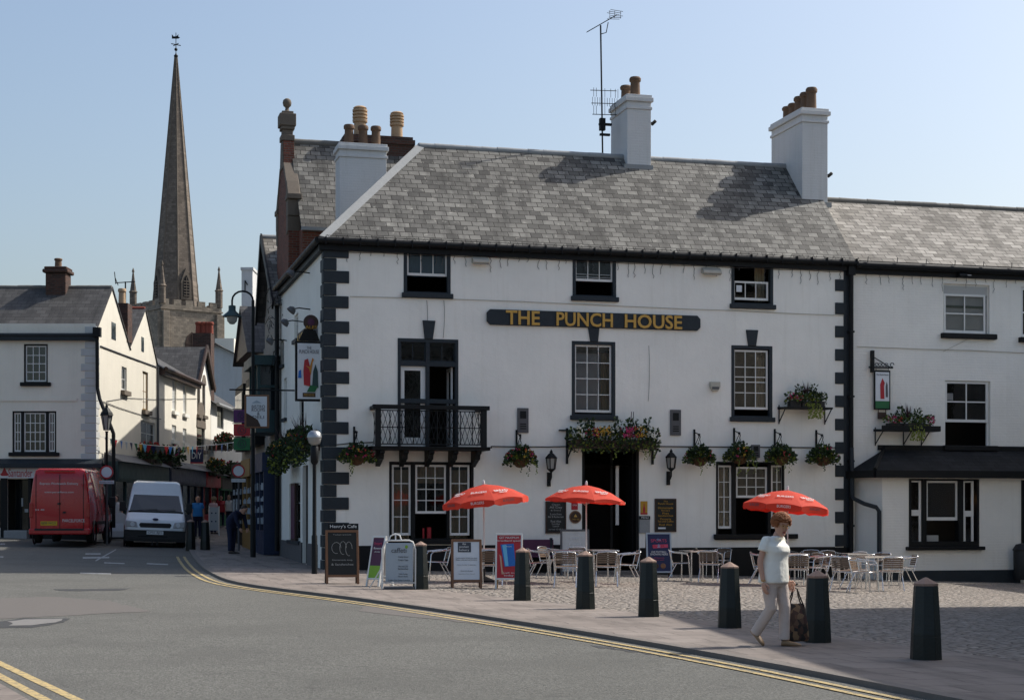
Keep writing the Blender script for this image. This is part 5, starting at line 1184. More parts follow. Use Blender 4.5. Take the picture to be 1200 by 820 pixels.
# ---------------------------------------------------------------- A-boards
def aboard(name, label, x0, x1, ytop, ybot, frame, face, yaw=0, legs=.12, lean=.16, fw=.045, extra=None, lines=(), tm='letter', header=None, depthspan=.5, ppy=None, back='frame'):
    pc = (x0+x1)/2; p = G(pc, ybot); d = p.y; k = d/F; hw = (x1-x0)*k/2; h = (ybot-ytop)*k; t = thing(name, label, 'A-board', T(*p) @ RZ(R(yaw)), None)
    tl = math.atan2(lean, h); M1 = RX(-tl); H_ = h/math.cos(tl)
    m = MB(M1); m.box(-hw, -hw+fw, -.02, .02, .0, H_); m.box(hw-fw, hw, -.02, .02, .0, H_); m.box(-hw+fw, hw-fw, -.019, .02, H_-fw, H_); m.box(-hw+fw, hw-fw, -.019, .02, legs*h, legs*h+fw); fr = m.build('front_frame', M_[frame], t, bevel=.005)
    m = MB(M1); m.box(-hw+fw*.8, hw-fw*.8, -.006, .012, legs*h+fw*.5, H_-fw*.5); pn = m.build('panel', M_[face], t)
    M2 = T(0, lean*2, 0) @ RX(tl); m = MB(M2); m.box(-hw, -hw+fw, -.02, .02, .0, H_-.01); m.box(hw-fw, hw, -.02, .02, .0, H_-.01); m.box(-hw+fw, hw-fw, -.01, .01, legs*h, H_-.02); m.build('back_frame', M_[back if back != 'frame' else frame], t)
    LH = H_-legs*h
    def zf(f): return legs*h+LH*f
    for tx, wf, f, hf, mt in lines: lettering(tx, 2*hw*wf, LH*hf, M1 @ T(0, -.012, zf(f)) @ FRONT, M_[mt], t, depth=.004)
    if extra: extra(t, M1, hw, zf, LH)
    if header:
        m = MB(M1); m.box(-hw+.06, hw-.0, -.015, .015, H_+.003, H_+.14); hd = m.build('header', M_['black'], t); lettering(header, 2*hw*.8, .09, M1 @ T(.03, -.02, H_+.07) @ FRONT, M_['letter'], hd, depth=.004)
    return t
def ex1(t, M1, hw, zf, LH):
    m = MB(M1)
    for a, b, r1, r2 in ((-.35, .62, .28, .12), (.05, .62, .2, .14), (.4, .6, .2, .15)): m.tube([(hw*(a+r1*math.cos(q*.5)), -.012, zf(b+r2*math.sin(q*.5))) for q in range(11)], .0045, 4)
    m.build('chalk_drawing', M_['chalk'], t)
aboard('chalkboard_sign', 'wooden framed chalkboard with a name strip on top, leftmost of the pavement boards', 382, 421, 621, 684, 'wood', 'chalkboard', 10, .13, .2, .05, ex1, [('Todays specials', .55, .9, .03, 'chalk'), ('Homemade soup', .6, .36, .04, 'chalk'), ('& Sandwiches', .66, .27, .045, 'chalk')], header="Henry's Cafe", back='darkwood')
def ex2(t, M1, hw, zf, LH):
    m = MB(M1); m.box(-hw*.8, hw*.8, -.010, -.006, zf(.04), zf(.32)); m.build('green_panel', M_['lime'], t)
aboard('leaning_sign', 'plum and lime green board leaning sideways next to the chalkboard', 426, 447, 628, 687, 'sash', 'plum', -38, .14, .22, .035, ex2, [('heart', .55, .83, .07, 'pinkprint'), ('flowers', .6, .72, .05, 'letter'), ('of town', .4, .64, .03, 'letter')])
# white tubular swing sign
p = G(467.5, 690); k = p.y/F; hw = 19.5*k; h = 57*k
t = thing('swing_sign', 'white tubular framed pale blue menu board with an arched handle', 'A-board', T(*p) @ RZ(R(6)))
m = MB(); q = [(-hw, 0, 0), (-hw, .02, h*.82), (-hw*.82, .02, h*.97), (-hw*.6, .02, h), (hw*.6, .02, h), (hw*.82, .02, h*.97), (hw, .02, h*.82), (hw, 0, 0)]
m.tube(q, .018, 8); m.tube([(-hw, 0, .13*h), (hw, 0, .13*h)], .012, 6); m.tube([(-hw*.6, .02, h), (-hw*.5, .05, h+.09), (-hw*.2, .06, h+.13), (hw*.05, .05, h+.1), (hw*.15, .02, h)], .014, 8); m.tube([(-hw*.2, .06, h+.13), (-hw*.2, .02, h)], .014, 6); sharp(m.build('frame', M_['sash'], t), 60)
m = MB(); m.tube([(-hw, .55, 0), (-hw*.9, .05, h*.86)], .016, 8); m.tube([(hw, .55, 0), (hw*.9, .05, h*.86)], .016, 8); m.tube([(-hw, .40, .25*h), (hw, .40, .25*h)], .012, 6); m.tube([(-hw-.25, .1, .02), (-hw-.02, .02, .42)], .014, 6); sharp(m.build('rear_frame', M_['sash'], t), 60)
m = MB(); m.box(-hw*.8, hw*.85, .0, .025, h*.15, h*.95); m.build('panel', M_['bluegrey'], t, bevel=.02)
for tx, wf, f, hf, x in (('caffeti', .9, .80, .10, 0), ('Freshly Baked', .6, .66, .035, .25), ('Cream Teas', .6, .60, .035, .25), ('Hot and Cold', .55, .47, .032, .25), ('Sandwiches', .62, .42, .032, .25), ('Take Away', .55, .31, .03, .25), ('Open Daily', .6, .26, .03, .25), ('Coffee Tea Cakes Lunches', 1.2, .185, .03, 0)): lettering(tx, hw*wf*(1 if wf < 1 else 1.1), h*hf, T(hw*x, -.004, h*f) @ FRONT, M_['ink'], t, depth=.004)
m = MB(); m.ell((hw*.45, -.004, h*.87), (.03, .004, .035)); m.build('leaf_emblem', M_['lime'], t)
m = MB(); m.box(-hw*.9, hw*.9, -.1, .4, 0, .05); m.build('ballast', M_['greybox'], t, bevel=.02)
def ex3(t, M1, hw, zf, LH):
    m = MB(M1); m.box(-hw*.56, hw*.3, -.012, -.007, zf(.70), zf(.93)); m.build('dark_panel', M_['ink'], t)
    for tx, f, w_, hf in (('the', .895, .2, .045), ('pocket', .82, .5, .065), ('bakery', .745, .55, .06)): lettering(tx, hw*w_*1.2, LH*hf, M1 @ T(-hw*.15, -.015, zf(f)) @ FRONT, M_['letter'], t, depth=.004)
aboard('bakery_sign', 'brown wooden framed white board with a dark bakery panel', 529, 565, 632, 689, 'wood', 'paper', 4, .13, .22, .05, ex3, [('Freshly baked bread and cakes', .7, .56, .025, 'ink'), ('Filled rolls and sandwiches', .7, .52, .022, 'ink'), ('Open Monday to Saturday', .62, .40, .018, 'greybox'), ('Church Street', .4, .26, .02, 'greybox'), ('opposite the church', .55, .19, .014, 'greybox')], back='darkwood')
def ex4(t, M1, hw, zf, LH):
    m = MB(M1); m.prism([(-hw*.62, zf(.76)), (hw*.35, zf(.78)), (hw*.5, zf(.30)), (-hw*.3, zf(.28))], -.012, -.007); m.build('blue_picture', M_['brightblue'], t); m = MB(M1); m.prism([(-hw*.5, zf(.75)), (-hw*.2, zf(.76)), (-hw*.02, zf(.3)), (-hw*.25, zf(.29))], -.016, -.012); m.build('cyan_stripe', M_['cyan'], t); m = MB(M1); m.prism([(-hw*.7, zf(.55)), (-hw*.55, zf(.5)), (-hw*.45, zf(.2)), (-hw*.3, zf(.12)), (-hw*.52, zf(.12))], -.015, -.011); m.build('pale_figure_shape', M_['skin'], t)
aboard('advertising_sign', 'white framed red advertising board with a bright blue picture', 580, 612, 625, 690, 'sash', 'redprint', -3, .17, .2, .035, ex4, [('GET MAXIMUM', .72, .91, .05, 'letter'), ('broadband speed', .84, .84, .05, 'letter'), ('from', .2, .72, .03, 'letter'), ('call in', .4, .15, .03, 'letter'), ('today', .36, .09, .05, 'letter')], back='ochre')
def ex5(t, M1, hw, zf, LH):
    m = MB(M1); m.prism([(-hw*.45, zf(.61)), (hw*.72, zf(.63)), (hw*.72, zf(.71)), (-hw*.45, zf(.70))], -.012, -.007); m.build('red_band', M_['pinkprint'], t); m = MB(M1 @ T(hw*.3, -.01, zf(.17)) @ FRONT); m.lathe([(.07, 0), (.06, .006), (.001, .008)], n=16); m.build('round_badge', M_['wood'], t); m = MB(M1 @ T(-hw*.2, -.01, zf(.17)) @ FRONT); m.lathe([(.06, 0), (.05, .006), (.001, .008)], n=16); m.build('round_badge', M_['darkwood'], t)
aboard('sports_sign', 'navy blue sports board in a pale frame right of the doorway', 758, 788, 624, 676, 'bluegrey', 'navyprint', 4, .1, .2, .04, ex5, [('the', .16, .83, .05, 'cyan'), ('SPORTS', .62, .80, .075, 'pinkprint'), ('&', .12, .67, .08, 'cyan'), ('BAR', .5, .665, .06, 'redprint'), ('LIVE FOOTBALL', .6, .52, .05, 'letter'), ('SHOWN HERE', .7, .46, .05, 'letter'), ('all big games', .4, .37, .03, 'pinkprint'), ('every week', .38, .32, .03, 'pinkprint')], back='darkwood')
aboard('standing_sign', 'grey green standing board behind the middle tables left of the doorway', 657, 691, 620, 674, 'greybox', 'grey_render', 2, .05, .15, .05, None, [('Open', .3, .8, .06, 'paper'), ('Food', .4, .66, .06, 'paper')], back='darkwood')

# bench along the wall
p = PUB @ Vector((U(625), -.5, 0)); t = thing('wall_bench', 'dark plum bench standing against the wall between the red board and the doorway', 'bench', T(p.x, p.y, zp(p.x, p.y)) @ RZ(TH)); L = (U(646)-U(606))
m = MB(); m.box(-L/2, L/2, -.2, .2, .42, .46); m.build('seat', M_['plum'], t, bevel=.01); m = MB(); m.box(-L/2, L/2, .2, .25, .46, .88); m.build('backrest', M_['plum'], t, bevel=.01)
for x in (-L/2+.03, L/2-.09): m = MB(); m.box(x, x+.06, -.19, .24, 0, .42); m.box(x, x+.06, .19, .26, .42, .92); m.build('leg', M_['navy'], t)

# ---------------------------------------------------------------- street side of the inn: signs, lamps, troughs
# big hanging sign on the corner
d = 43.2; q = at(362, 435, d); sw, sh = 13.5/F*d, 32.5/F*d
t = thing('hanging_sign', 'large framed inn sign hanging over the street corner', 'pub sign', T(*q) @ RZ(R(12)), 'painted inn signs')
m = MB(); m.box(-sw-.06, sw+.06, -.04, .04, -sh-.06, sh+.06); m.build('frame', M_['black'], t, bevel=.012); m = MB(); m.box(-sw, sw, -.05, .05, -sh, sh); m.build('panel', M_['paper'], t)
lettering('THE', sw*.4, .07, T(0, -.056, sh*.84) @ FRONT, M_['ink'], t, depth=.003); lettering('PUNCH HOUSE', sw*1.7, .10, T(0, -.056, sh*.70) @ FRONT, M_['ink'], t, depth=.003)
for pts, mt in (([(-.45,-.5),(.1,-.55),(.12,.1),(-.1,.45),(-.4,.4),(-.5,.0)], 'redprint'), ([(.25,-.6),(.8,-.6),(.75,.0),(.55,.25),(.35,.0)], 'teal'), ([(-.3,.2),(-.02,.1),(.15,-.15),(.3,.3),(.42,.42),(.28,.48),(.05,.15)], 'orange'), ([(-.95,-.25),(-.65,-.25),(-.7,.05),(-.9,.0)], 'brightblue'), ([(-.2,-.75),(.5,-.75),(.75,-.55),(.1,-.5)], 'green')):
    m = MB(); m.prism([(x*sw, z*sh) for x, z in pts], -.058-.002*len(t.children), -.05); m.build('painted_shape', M_[mt], t)
m = MB(); m.box(-sw*.55, sw*.55, -.062, -.05, -sh*.93, -sh*.78); m.build('name_strip', M_['darkwood'], t); lettering('FREE HOUSE', sw*.9, .05, T(0, -.066, -sh*.855) @ FRONT, M_['gold'], t, depth=.003)
m = MB(); m.prism([(-sw*.9, sh+.07), (sw*.95, sh+.07), (sw*.55, sh+.35), (-sw*.4, sh+.38)], -.04, .04); m.build('top_board', M_['black'], t); m = MB(T(.05, -.03, sh+.55) @ FRONT); m.lathe([(.19, -.03), (.2, 0), (.17, .03), (.001, .04)], n=18); m.build('round_crest', M_['darkwood'], t); m = MB(T(.05, -.07, sh+.55) @ FRONT); m.lathe([(.09, 0), (.001, .01)], n=14); m.build('crest_centre', M_['plum'], t); lettering('ALES', .3, .08, T(.05, -.085, sh+.42) @ FRONT, M_['fyellow'], t, depth=.003)
m = MB(); c = PUB.inverted() @ q
for z in (.62, -.72): m.tube([(sw+.04, .0, sh*z), (sw+.5, .12, sh*z)], .035, 6)
m.build('bracket', M_['black'], t)
# gold lettered board standing along the street wall
a0, za = SV(357, 383, -.35); a1, zb_ = SV(340, 403, -.35)
zc = (FU(0,0)[1]*0 + SV(348, 395, -.35)[1]); t = thing('projecting_board', 'gold lettered board running along the street wall above the corner sign', 'sign', PUB @ T(-.12, (a0+a1)/2, zc))
L = abs(a1-a0); m = MB(); m.box(-.03, .0, -L/2, L/2, -.24, .24); m.build('board', M_['darkwood'], t); lettering('HOTEL', L*.92, .36, RZ(R(-90)) @ T(0, -.036, 0) @ FRONT, M_['gold'], t, depth=.02)
# small spot lamps on the side wall
for px, py, lb in ((357, 320, 'bracket lamp high on the street wall by the corner'), (357.5, 362.5, 'oval lamp on the street wall above the corner sign'), (349, 377, 'round lamp on the street wall left of the gold board'), (330, 399, 'round lamp furthest along the street wall')):
    v_, z = SV(px+6, py, -.0); t = thing('wall_lamp', lb, 'lamp', PUB @ T(0, v_, z), 'small lamps on the street wall of the inn'); m = MB(); m.tube([(0, 0, 0), (-.3, 0, .03), (-.45, 0, 0)], .018, 6); m.build('arm', M_['iron'], t); m = MB(T(-.5, 0, -.03) @ RY(R(40))); m.lathe([(.02, .1), (.1, .05), (.13, -.06), (.11, -.07), (.001, -.05)], n=12); sharp(m.build('shade', M_['greybox'], t))
# street globe lamp in front of the corner
p = G(368.5, 672); k = p.y/F; hz = (672-512)*k
t = thing('globe_lamp', 'slim lamp column with a silver globe head at the inn corner', 'street lamp', T(*p)); m = MB(); m.lathe([(.07, 0), (.07, .9), (.05, .95), (.045, hz-.65)], n=12); sharp(m.build('column', M_['iron'], t)); m = MB(); m.lathe([(.05, hz-.66), (.09, hz-.6), (.10, hz-.25), (.06, hz-.2)], n=12); sharp(m.build('collar', M_['iron'], t)); m = MB(); m.lathe([(.06, hz-.2), (.14, hz-.14), (.17, hz-.02), (.17, hz)], n=20, cap=False); sharp(m.build('globe', M_['lampglass'], t), 60); m = MB(); m.lathe([(.18, hz-.01), (.178, hz+.02), (.15, hz+.10), (.08, hz+.155), (.01, hz+.17)], n=20); sharp(m.build('dome', M_['steel'], t), 60)
# flower troughs along the street wall
for px, py, lb, sc in ((348, 522, 'overflowing flower trough on the street wall nearest the corner', 1.0), (326, 535, 'lower yellow green flower trough further along the street wall', .9)):
    v_, z = SV(px+8, py, -.3); t = thing('flower_trough', lb, 'flower trough', PUB @ T(-.3, v_, z), 'flower troughs on the street wall'); m = MB(); m.box(-.16, .28, -1.0*sc, 1.0*sc, -.16, .02); m.build('trough', M_['darkwood'], t); m = MB()
    for kx in range(8): y = -1.0*sc+kx*2.0*sc/7; leaves(m, (-.08, y, .15), (.34, .26, .32), 130, .1, [0, 1, 1, 1]); leaves(m, (-.2, y, -.22), (.2, .24, .3), 80, .1, [1, 1, 1, 2] if sc == 1 else [2, 1, 1])
    for kx in range(18):
        p = Vector((-.05+random.uniform(-.1, .1), random.uniform(-.7, .7)*sc, .35)); q_ = p+Vector((random.uniform(-.25, .1), random.uniform(-.25, .25), random.uniform(.3, .55))); s = Vector((.02, .02, 0)); m.add([p-s, p+s, q_], [(0, 1, 2)], 3)
    m.build('foliage', LEAFM(), t, fixn=False); m = MB()
    for kx in range(9): petals(m, (-.2, random.uniform(-.9, .9)*sc, random.uniform(-.1, .35)), (.2, .2, .12), 6, kx % 4, .04, False)
    m.build('flowers', FLM(), t, fixn=False)
# framed menu on the street wall
v_, z = SV(345, 600); t = thing('menu_board', 'tall dark red menu board on the street wall', 'menu board', PUB @ T(0, v_, z)); m = MB(); m.box(-.05, -.002, -.5, .5, -.85, .85); m.build('frame', M_['darkwood'], t); m = MB(); m.box(-.056, -.05, -.42, .42, -.77, .77); m.build('panel', M_['plum'], t)
# ---------------------------------------------------------------- houses further down the street (right hand row)
def fs(px, py, u=0.0): return SV(px, py, u)
sh1 = thing('slate_house', 'narrow slate roofed house beyond the inn with a dark green shop bay', 'house', PUB)
va, vb = 9.35, 14.0; vm_ = 12.6; zr1 = 10.7; ze1 = 8.2
HB = [[10.2, 11.6, 4.6, 6.8], [12.3, 13.4, 4.6, 6.8]]
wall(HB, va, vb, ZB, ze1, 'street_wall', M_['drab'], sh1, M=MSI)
m = MB(); m.box(.3, 2, va, va+.15, ZB, ze1); m.box(.3, 2, vb-.15, vb, ZB, ze1); m.prismx([(va, ze1), (vm_, zr1-.08), (vb, ze1)], .02, 2); m.build('gable', M_['drab'], sh1)
roof_slab([(-.25, va-.2, ze1-.15), (2.0, va-.2, ze1-.15), (2.0, vm_, zr1), (-.25, vm_, zr1)], M_['slate2'], 'roof', sh1, u=(1, 0, 0)); roof_slab([(2.0, vb+.3, ze1-.15), (-.25, vb+.3, ze1-.15), (-.25, vm_, zr1), (2.0, vm_, zr1)], M_['slate3'], 'roof', sh1, u=(-1, 0, 0)); ridge_tiles((-.25, vm_, zr1), (2.0, vm_, zr1), sh1, 'lead', .1)
m = MB(); m.bar((-.28, vb+.3, ze1-.2), (-.28, vm_, zr1-.02), .06, .25); m.bar((-.28, va-.2, ze1-.2), (-.28, vm_, zr1-.02), .06, .25); m.build('bargeboard', M_['black'], sh1)
for h in HB:
    m = MB(MSI.copy()); sash(m, *h, 2, 3, y=.05, fr=.06); w = m.build('window', M_['sash'], sh1); m = MB(MSI.copy()); m.box(h[0], h[1], .08, .09, h[2], h[3]); m.build('pane', M_['darkglass'], w)
# green oriel bay
m = MB(); m.box(-.75, -.02, va+.3, va+3.0, 4.1, 4.35); m.box(-.7, -.02, va+.35, va+2.95, 4.35, 4.8); m.box(-.85, -.02, va+.2, va+3.1, 6.2, 6.5)
for v_ in (va+.4, va+1.2, va+2.0, va+2.8): m.box(-.7, -.6, v_, v_+.1, 4.8, 6.2)
m.box(-.7, -.02, va+.38, va+.46, 5.5, 5.58); by = m.build('bay_window', M_['teal'], sh1); m = MB(); m.box(-.64, -.05, va+.45, va+2.9, 4.8, 6.2); m.build('pane', M_['darkglass'], by)
# blue shop front
def shopfront(parent, v0_, v1_, col, zb0, proj=.35, lit=True, fascia=None, h=3.2):
    m = MB(); m.box(-proj, -.02, v0_, v1_, zb0, zb0+.75); m.box(-proj-.05, -.02, v0_, v1_, zb0+h-.6, zb0+h); n = max(2, int((v1_-v0_)/1.1))
    for i in range(n+1): v_ = v0_+(v1_-v0_-.12)*i/n; m.box(-proj, -.02, v_, v_+.12, zb0+.75, zb0+h-.6)
    sf = m.build('shopfront', M_[col], parent); m = MB(); m.box(-proj+.06, -.05, v0_+.1, v1_-.1, zb0+.75, zb0+h-.6); m.build('shop_window', M_['darkglass'], sf)
    rr = random.Random(int(v0_*10))
    for i in range(int((v1_-v0_)*5)):
        for k in range(4):
            if rr.random() < .7: v_ = v0_+.2+i*.2; z = zb0+.95+k*.36; m = MB(); m.box(-proj+.02, -proj+.05, v_, v_+.11, z, z+rr.uniform(.1, .24)); m.build('package', M_['bluegrey'], sf)
    return sf
gz = zp(-6, 55)
shopfront(sh1, va+.35, vb-.6, 'blue', gz+.05, .5)
m = MB(); m.tube([(-.12, va+.1, ze1), (-.12, va+.1, .4)], .07, 8); m.tube([(-.15, va-.15, ze1-.3), (-.15, va-.15, .4)], .05, 8); sharp(m.build('downpipe', M_['black'], sh1))
m = MB()
for k in range(60):
    a = Vector((-.2+random.uniform(-.2, .2), va+random.uniform(-.6, .9), random.uniform(6.2, 8.6))); m.tube([a, a+Vector((random.uniform(-.1, .1), random.uniform(-.3, .3), random.uniform(-.3, .1)))], .012, 4)
m.build('cables', M_['iron'], sh1)
sh2 = thing('timbered_house', 'dark gabled shop house further along the right side of the street', 'house', PUB)
va, vb = 14.05, 22.5
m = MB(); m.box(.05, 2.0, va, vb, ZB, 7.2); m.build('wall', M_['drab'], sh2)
m = MB(); m.prismx([(va+1, 7.2), (va+3.6, 8.9), (va+6.2, 7.2)], -.4, 1.9); m.build('gable', M_['darkwood'], sh2); roof_slab([(-.5, va+.8, 7.1), (1.95, va+.8, 7.1), (1.95, va+3.6, 9.0), (-.5, va+3.6, 9.0)], M_['slate3'], 'roof', sh2, u=(1, 0, 0)); roof_slab([(1.95, va+6.4, 7.1), (-.5, va+6.4, 7.1), (-.5, va+3.6, 9.0), (1.95, va+3.6, 9.0)], M_['slate3'], 'roof', sh2, u=(-1, 0, 0))
m = MB(); m.box(-.3, .0, va+.2, va+3.4, 3.9, 6.3); m.box(-.3, .0, va+4.5, va+7.5, 3.9, 6.3); w = m.build('window', M_['black'], sh2); m = MB(); m.box(-.33, -.3, va+.4, va+3.2, 4.2, 6.0); m.box(-.33, -.3, va+4.7, va+7.3, 4.2, 6.0); m.build('pane', M_['darkglass'], w)
shopfront(sh2, va+.1, va+3.2, 'ochre', gz, .45); shopfront(sh2, va+3.5, vb-.2, 'black', gz, .35)
q = at(290.5, 360, 75); t = thing('rendered_chimney', 'tall pale rendered chimney stack rising behind the timbered shop house', 'chimney', T(q.x, q.y, 5)); m = MB(); m.box(-.24, .26, -.3, 1.2, -4.8, at(290, 317, 75).z-5); m.build('stack', M_['stack'], t); m = MB(); z = at(290, 317, 75).z-5; m.box(-.28, .3, -.34, 1.24, z-.02, z+.1); m.build('cap', M_['stack'], t); m = MB(); m.box(-.1, -.06, -.34, -.3, z-1.0, z-.5); m.tube([(-.08, -.36, z-.5), (.05, -.4, z-.7)], .03, 5); m.build('fitting', M_['iron'], t)
# swan neck lamp
q = at(296.5, 600, 50); zt = at(296, 352, 50).z; gz2 = zp(q.x, q.y)
t = thing('swan_neck_lamp', 'tall black column with a swan neck lamp beside the slate house', 'street lamp', T(q.x, q.y, gz2)); hz = zt-gz2; dx = at(272, 370, 50).x-q.x
m = MB(); m.lathe([(.085, 0), (.085, 1.2), (.06, 1.3), (.055, hz*.6), (.045, hz)], n=10); sharp(m.build('column', M_['iron'], t)); m = MB(); m.tube([(0, 0, hz-.4)]+[(dx/2-dx/2*math.cos(a), 0, hz-.0+.28*math.sin(a)) for a in [math.pi*k/8 for k in range(9)]]+[(dx, 0, hz-.22)], .03, 8); sharp(m.build('arm', M_['iron'], t), 60)
zl = at(272, 370, 50).z-gz2; m = MB(T(dx, 0, zl)); m.lathe([(.05, .32), (.11, .3), (.11, .16), (.14, .12), (.28, .0), (.29, -.03), (.2, -.02)], n=18); sharp(m.build('shade', M_['teal'], t)); m = MB(T(dx, 0, zl)); m.lathe([(.17, -.03), (.15, -.16), (.07, -.25), (.01, -.26)], n=14); sharp(m.build('globe', M_['lampglass'], t), 60)
# small hanging sign, pennant banners, round traffic signs
d = 48; q = at(301, 482, d); sw, sh = 12/F*d, 17.5/F*d
t = thing('cafe_sign', 'brown framed white hanging sign with dark lettering over the street', 'sign', T(*q)); m = MB(); m.box(-sw-.06, sw+.06, -.03, .03, -sh-.05, sh+.05); m.build('frame', M_['wood'], t, bevel=.01); m = MB(); m.box(-sw, sw, -.036, .036, -sh, sh); m.build('panel', M_['paper'], t)
for tx, wf, f, h in (('BISTRO', 1.3, .32, .09), ('ROOMS', 1.3, .1, .09), ('&', .25, -.14, .09), ('DELI', 1.1, -.38, .09)): lettering(tx, sw*wf, h, T(.05, -.04, f*sh) @ FRONT, M_['ink'], t, depth=.003)
m = MB(); m.prism([(-sw*.5, sh*.55), (0, sh*.75), (sw*.5, sh*.55)], -.042, -.036); m.build('roof_emblem', M_['bluegrey'], t); m = MB(); m.prism([(-sw, -sh), (sw*.4, -sh), (sw*.1, -sh*.55), (-sw*.5, -sh*.3), (-sw, -sh*.1)], -.043, -.036); m.build('brown_picture', M_['darkwood'], t); m = MB(); m.tube([(-sw-.5, 0, sh+.2), (1.4, .4, sh+.2)], .025, 6); m.tube([(-sw*.7, 0, sh), (-sw*.7, 0, sh+.2)], .012, 5); m.tube([(sw*.7, 0, sh), (sw*.7, 0, sh+.2)], .012, 5); m.build('bracket', M_['iron'], t)
d = 52
for y0_, y1_, mt, lb in ((479, 496, 'purple', 'purple square banner, top one over the street'), (496, 511.5, 'redprint', 'red square banner under the purple one'), (512, 528, 'green', 'green square banner, lowest of the stack')):
    q = at(283.5, (y0_+y1_)/2, d); hh = (y1_-y0_)/2/F*d; t = thing('square_banner', lb, 'banner', T(*q), 'square banners over the street'); m = MB(); m.box(-.26, .26, -.012, .012, -hh+.02, hh-.02); m.build('cloth', M_[mt], t); m = MB(); [m.tube([(.13*math.cos(a)*k, -.016, .13*math.sin(a)*k) for a in [math.pi*2*j/12 for j in range(12)]], .012, 4, closed=True) for k in (1, .45)]; m.build('emblem', M_['ink'], t); m = MB(); m.tube([(-.3, 0, hh), (.75, .1, hh)], .014, 5); m.build('rod', M_['iron'], t)
def roundsign(label, px, py, r, d, ptxt, pole=True):
    q = at(px, py, d); t = thing('traffic_sign', label, 'road sign', T(*q), 'round red ringed road signs'); r = r/F*d; m = MB(FRONT.copy()); m.lathe([(r, -.01), (r, .01), (.001, .012)], n=28); m.build('disc', M_['paper'], t); m = MB(FRONT.copy()); m.lathe([(r*1.02, -.012), (r*1.02, .018), (r*.8, .018), (r*.8, .0)], n=28); m.build('ring', M_['redprint'], t)
    m = MB(); m.box(-r*1.1, r*1.1, -.015, .01, -r*1.75, -r*1.25); pl = m.build('plate', M_['paper'], t); lettering(ptxt, r*1.9, r*.22, T(0, -.018, -r*1.5) @ FRONT, M_['ink'], pl, depth=.002)
    m = MB(); z0 = zp(q.x, q.y)-q.z; m.tube([(0, .05, z0), (0, .05, r)], .035, 8); m.build('post', M_['greybox'], t); return t
roundsign('round road sign by the corner of the bank, seen above the red van', 125, 553, 7.8, 57, 'Except buses'); roundsign('round road sign hanging by the ochre shop front at the street mouth', 279.5, 551.5, 7.5, 55, 'Except loading')

# ---------------------------------------------------------------- left row
XL = -15.6
def SL(px, py): d = XL*F/(px-CX); return d, EYE+(HY-py)/F*d
def slr(x0, x1, y0, y1):
    a, b = SL(x0, 600)[0], SL(x1, 600)[0]; xm = (x0+x1)/2; return [a, b, SL(xm, y1)[1], SL(xm, y0)[1]]
ML = Matrix(((0, -1, 0, XL), (1, 0, 0, 0), (0, 0, 1, 0), (0, 0, 0, 1)))       # (y, depth, z): depth goes to -x
bk = thing('bank_building', 'cream corner building with a bank shop front and a gabled street side', 'building', T(0, 0, 0))
YF = 62.0
def FB(px, py): return (px-CX)/F*YF, EYE+(HY-py)/F*YF
def fbr(x0, x1, y0, y1): return [FB(x0, 0)[0], FB(x1, 0)[0], FB(0, y1)[1], FB(0, y0)[1]]
WA = fbr(28, 56, 403, 448); WB = fbr(14.5, 66, 481.5, 530); DB = fbr(8, 36, 561, 622); SW = fbr(-60, 4, 562, 618); SW2 = fbr(42, 104, 562, 618)
zpar = FB(0, 379)[1]
wall([WA, WB, DB, SW, SW2], -27, XL, -.5, zpar, 'front_wall', M_['pale'], bk, v=YF, rev=.15)
y1g = SL(152, 0)[0]; y2g = SL(185, 0)[0]
sidew = [slr(130.5, 135.5, 378, 398), slr(142.5, 148.5, 430, 458), slr(167, 173.5, 435.5, 481), slr(165.5, 168.5, 395, 412), slr(165, 182, 494, 522)]
zev = SL(152, 405)[1]; ap1 = 10.3; zsv = 7.95
wall(sidew[1:3]+sidew[4:5], YF, y2g, -.5, zsv, 'side_wall', M_['cream'], bk, M=ML, rev=.12)
m = MB(); ym1 = SL(131, 0)[0]; ym2 = SL(170, 0)[0]
m.prismx([(YF, zsv), (YF, zpar-.35), (ym1, ap1), (y1g, zev-.05), (y1g, zsv)], XL-.25, XL); m.prismx([(y1g, zsv), (y1g, zev-.05), (ym2, 10.2), (y2g, zsv)], XL-.25, XL); m.build('gable_wall', M_['cream'], bk)
m = MB(); m.box(-27, XL-.3, y2g-.2, y2g, -.5, 8); m.build('back_wall', M_['cream'], bk)
for h in (sidew[0], sidew[3]): m = MB(ML.copy()); m.box(h[0], h[1], -.012, .05, h[2], h[3]); m.build('window', M_['darkglass'], bk)
roof_slab([(-27, YF+.15, zpar-.1), (XL+.05, YF+.15, zpar-.1), (XL+.05, ym1, ap1+.08), (-27, ym1, ap1+.08)], M_['slate3'], 'roof', bk, u=(1, 0, 0)); roof_slab([(XL+.05, y1g+.1, zev-.15), (-27, y1g+.1, zev-.15), (-27, ym1, ap1+.08), (XL+.05, ym1, ap1+.08)], M_['slate3'], 'roof', bk, u=(-1, 0, 0)); ridge_tiles((-27, ym1, ap1+.08), (XL, ym1, ap1+.08), bk, 'ridge', .1)
roof_slab([(-27, y1g, zev), (XL+.05, y1g, zev), (XL+.05, ym2, 10.28), (-27, ym2, 10.28)], M_['slate3'], 'roof', bk, u=(1, 0, 0)); roof_slab([(XL+.05, y2g+.1, zsv-.1), (-27, y2g+.1, zsv-.1), (-27, ym2, 10.28), (XL+.05, ym2, 10.28)], M_['slate3'], 'roof', bk, u=(-1, 0, 0)); ridge_tiles((-27, ym2, 10.28), (XL, ym2, 10.28), bk, 'redpot', .1)
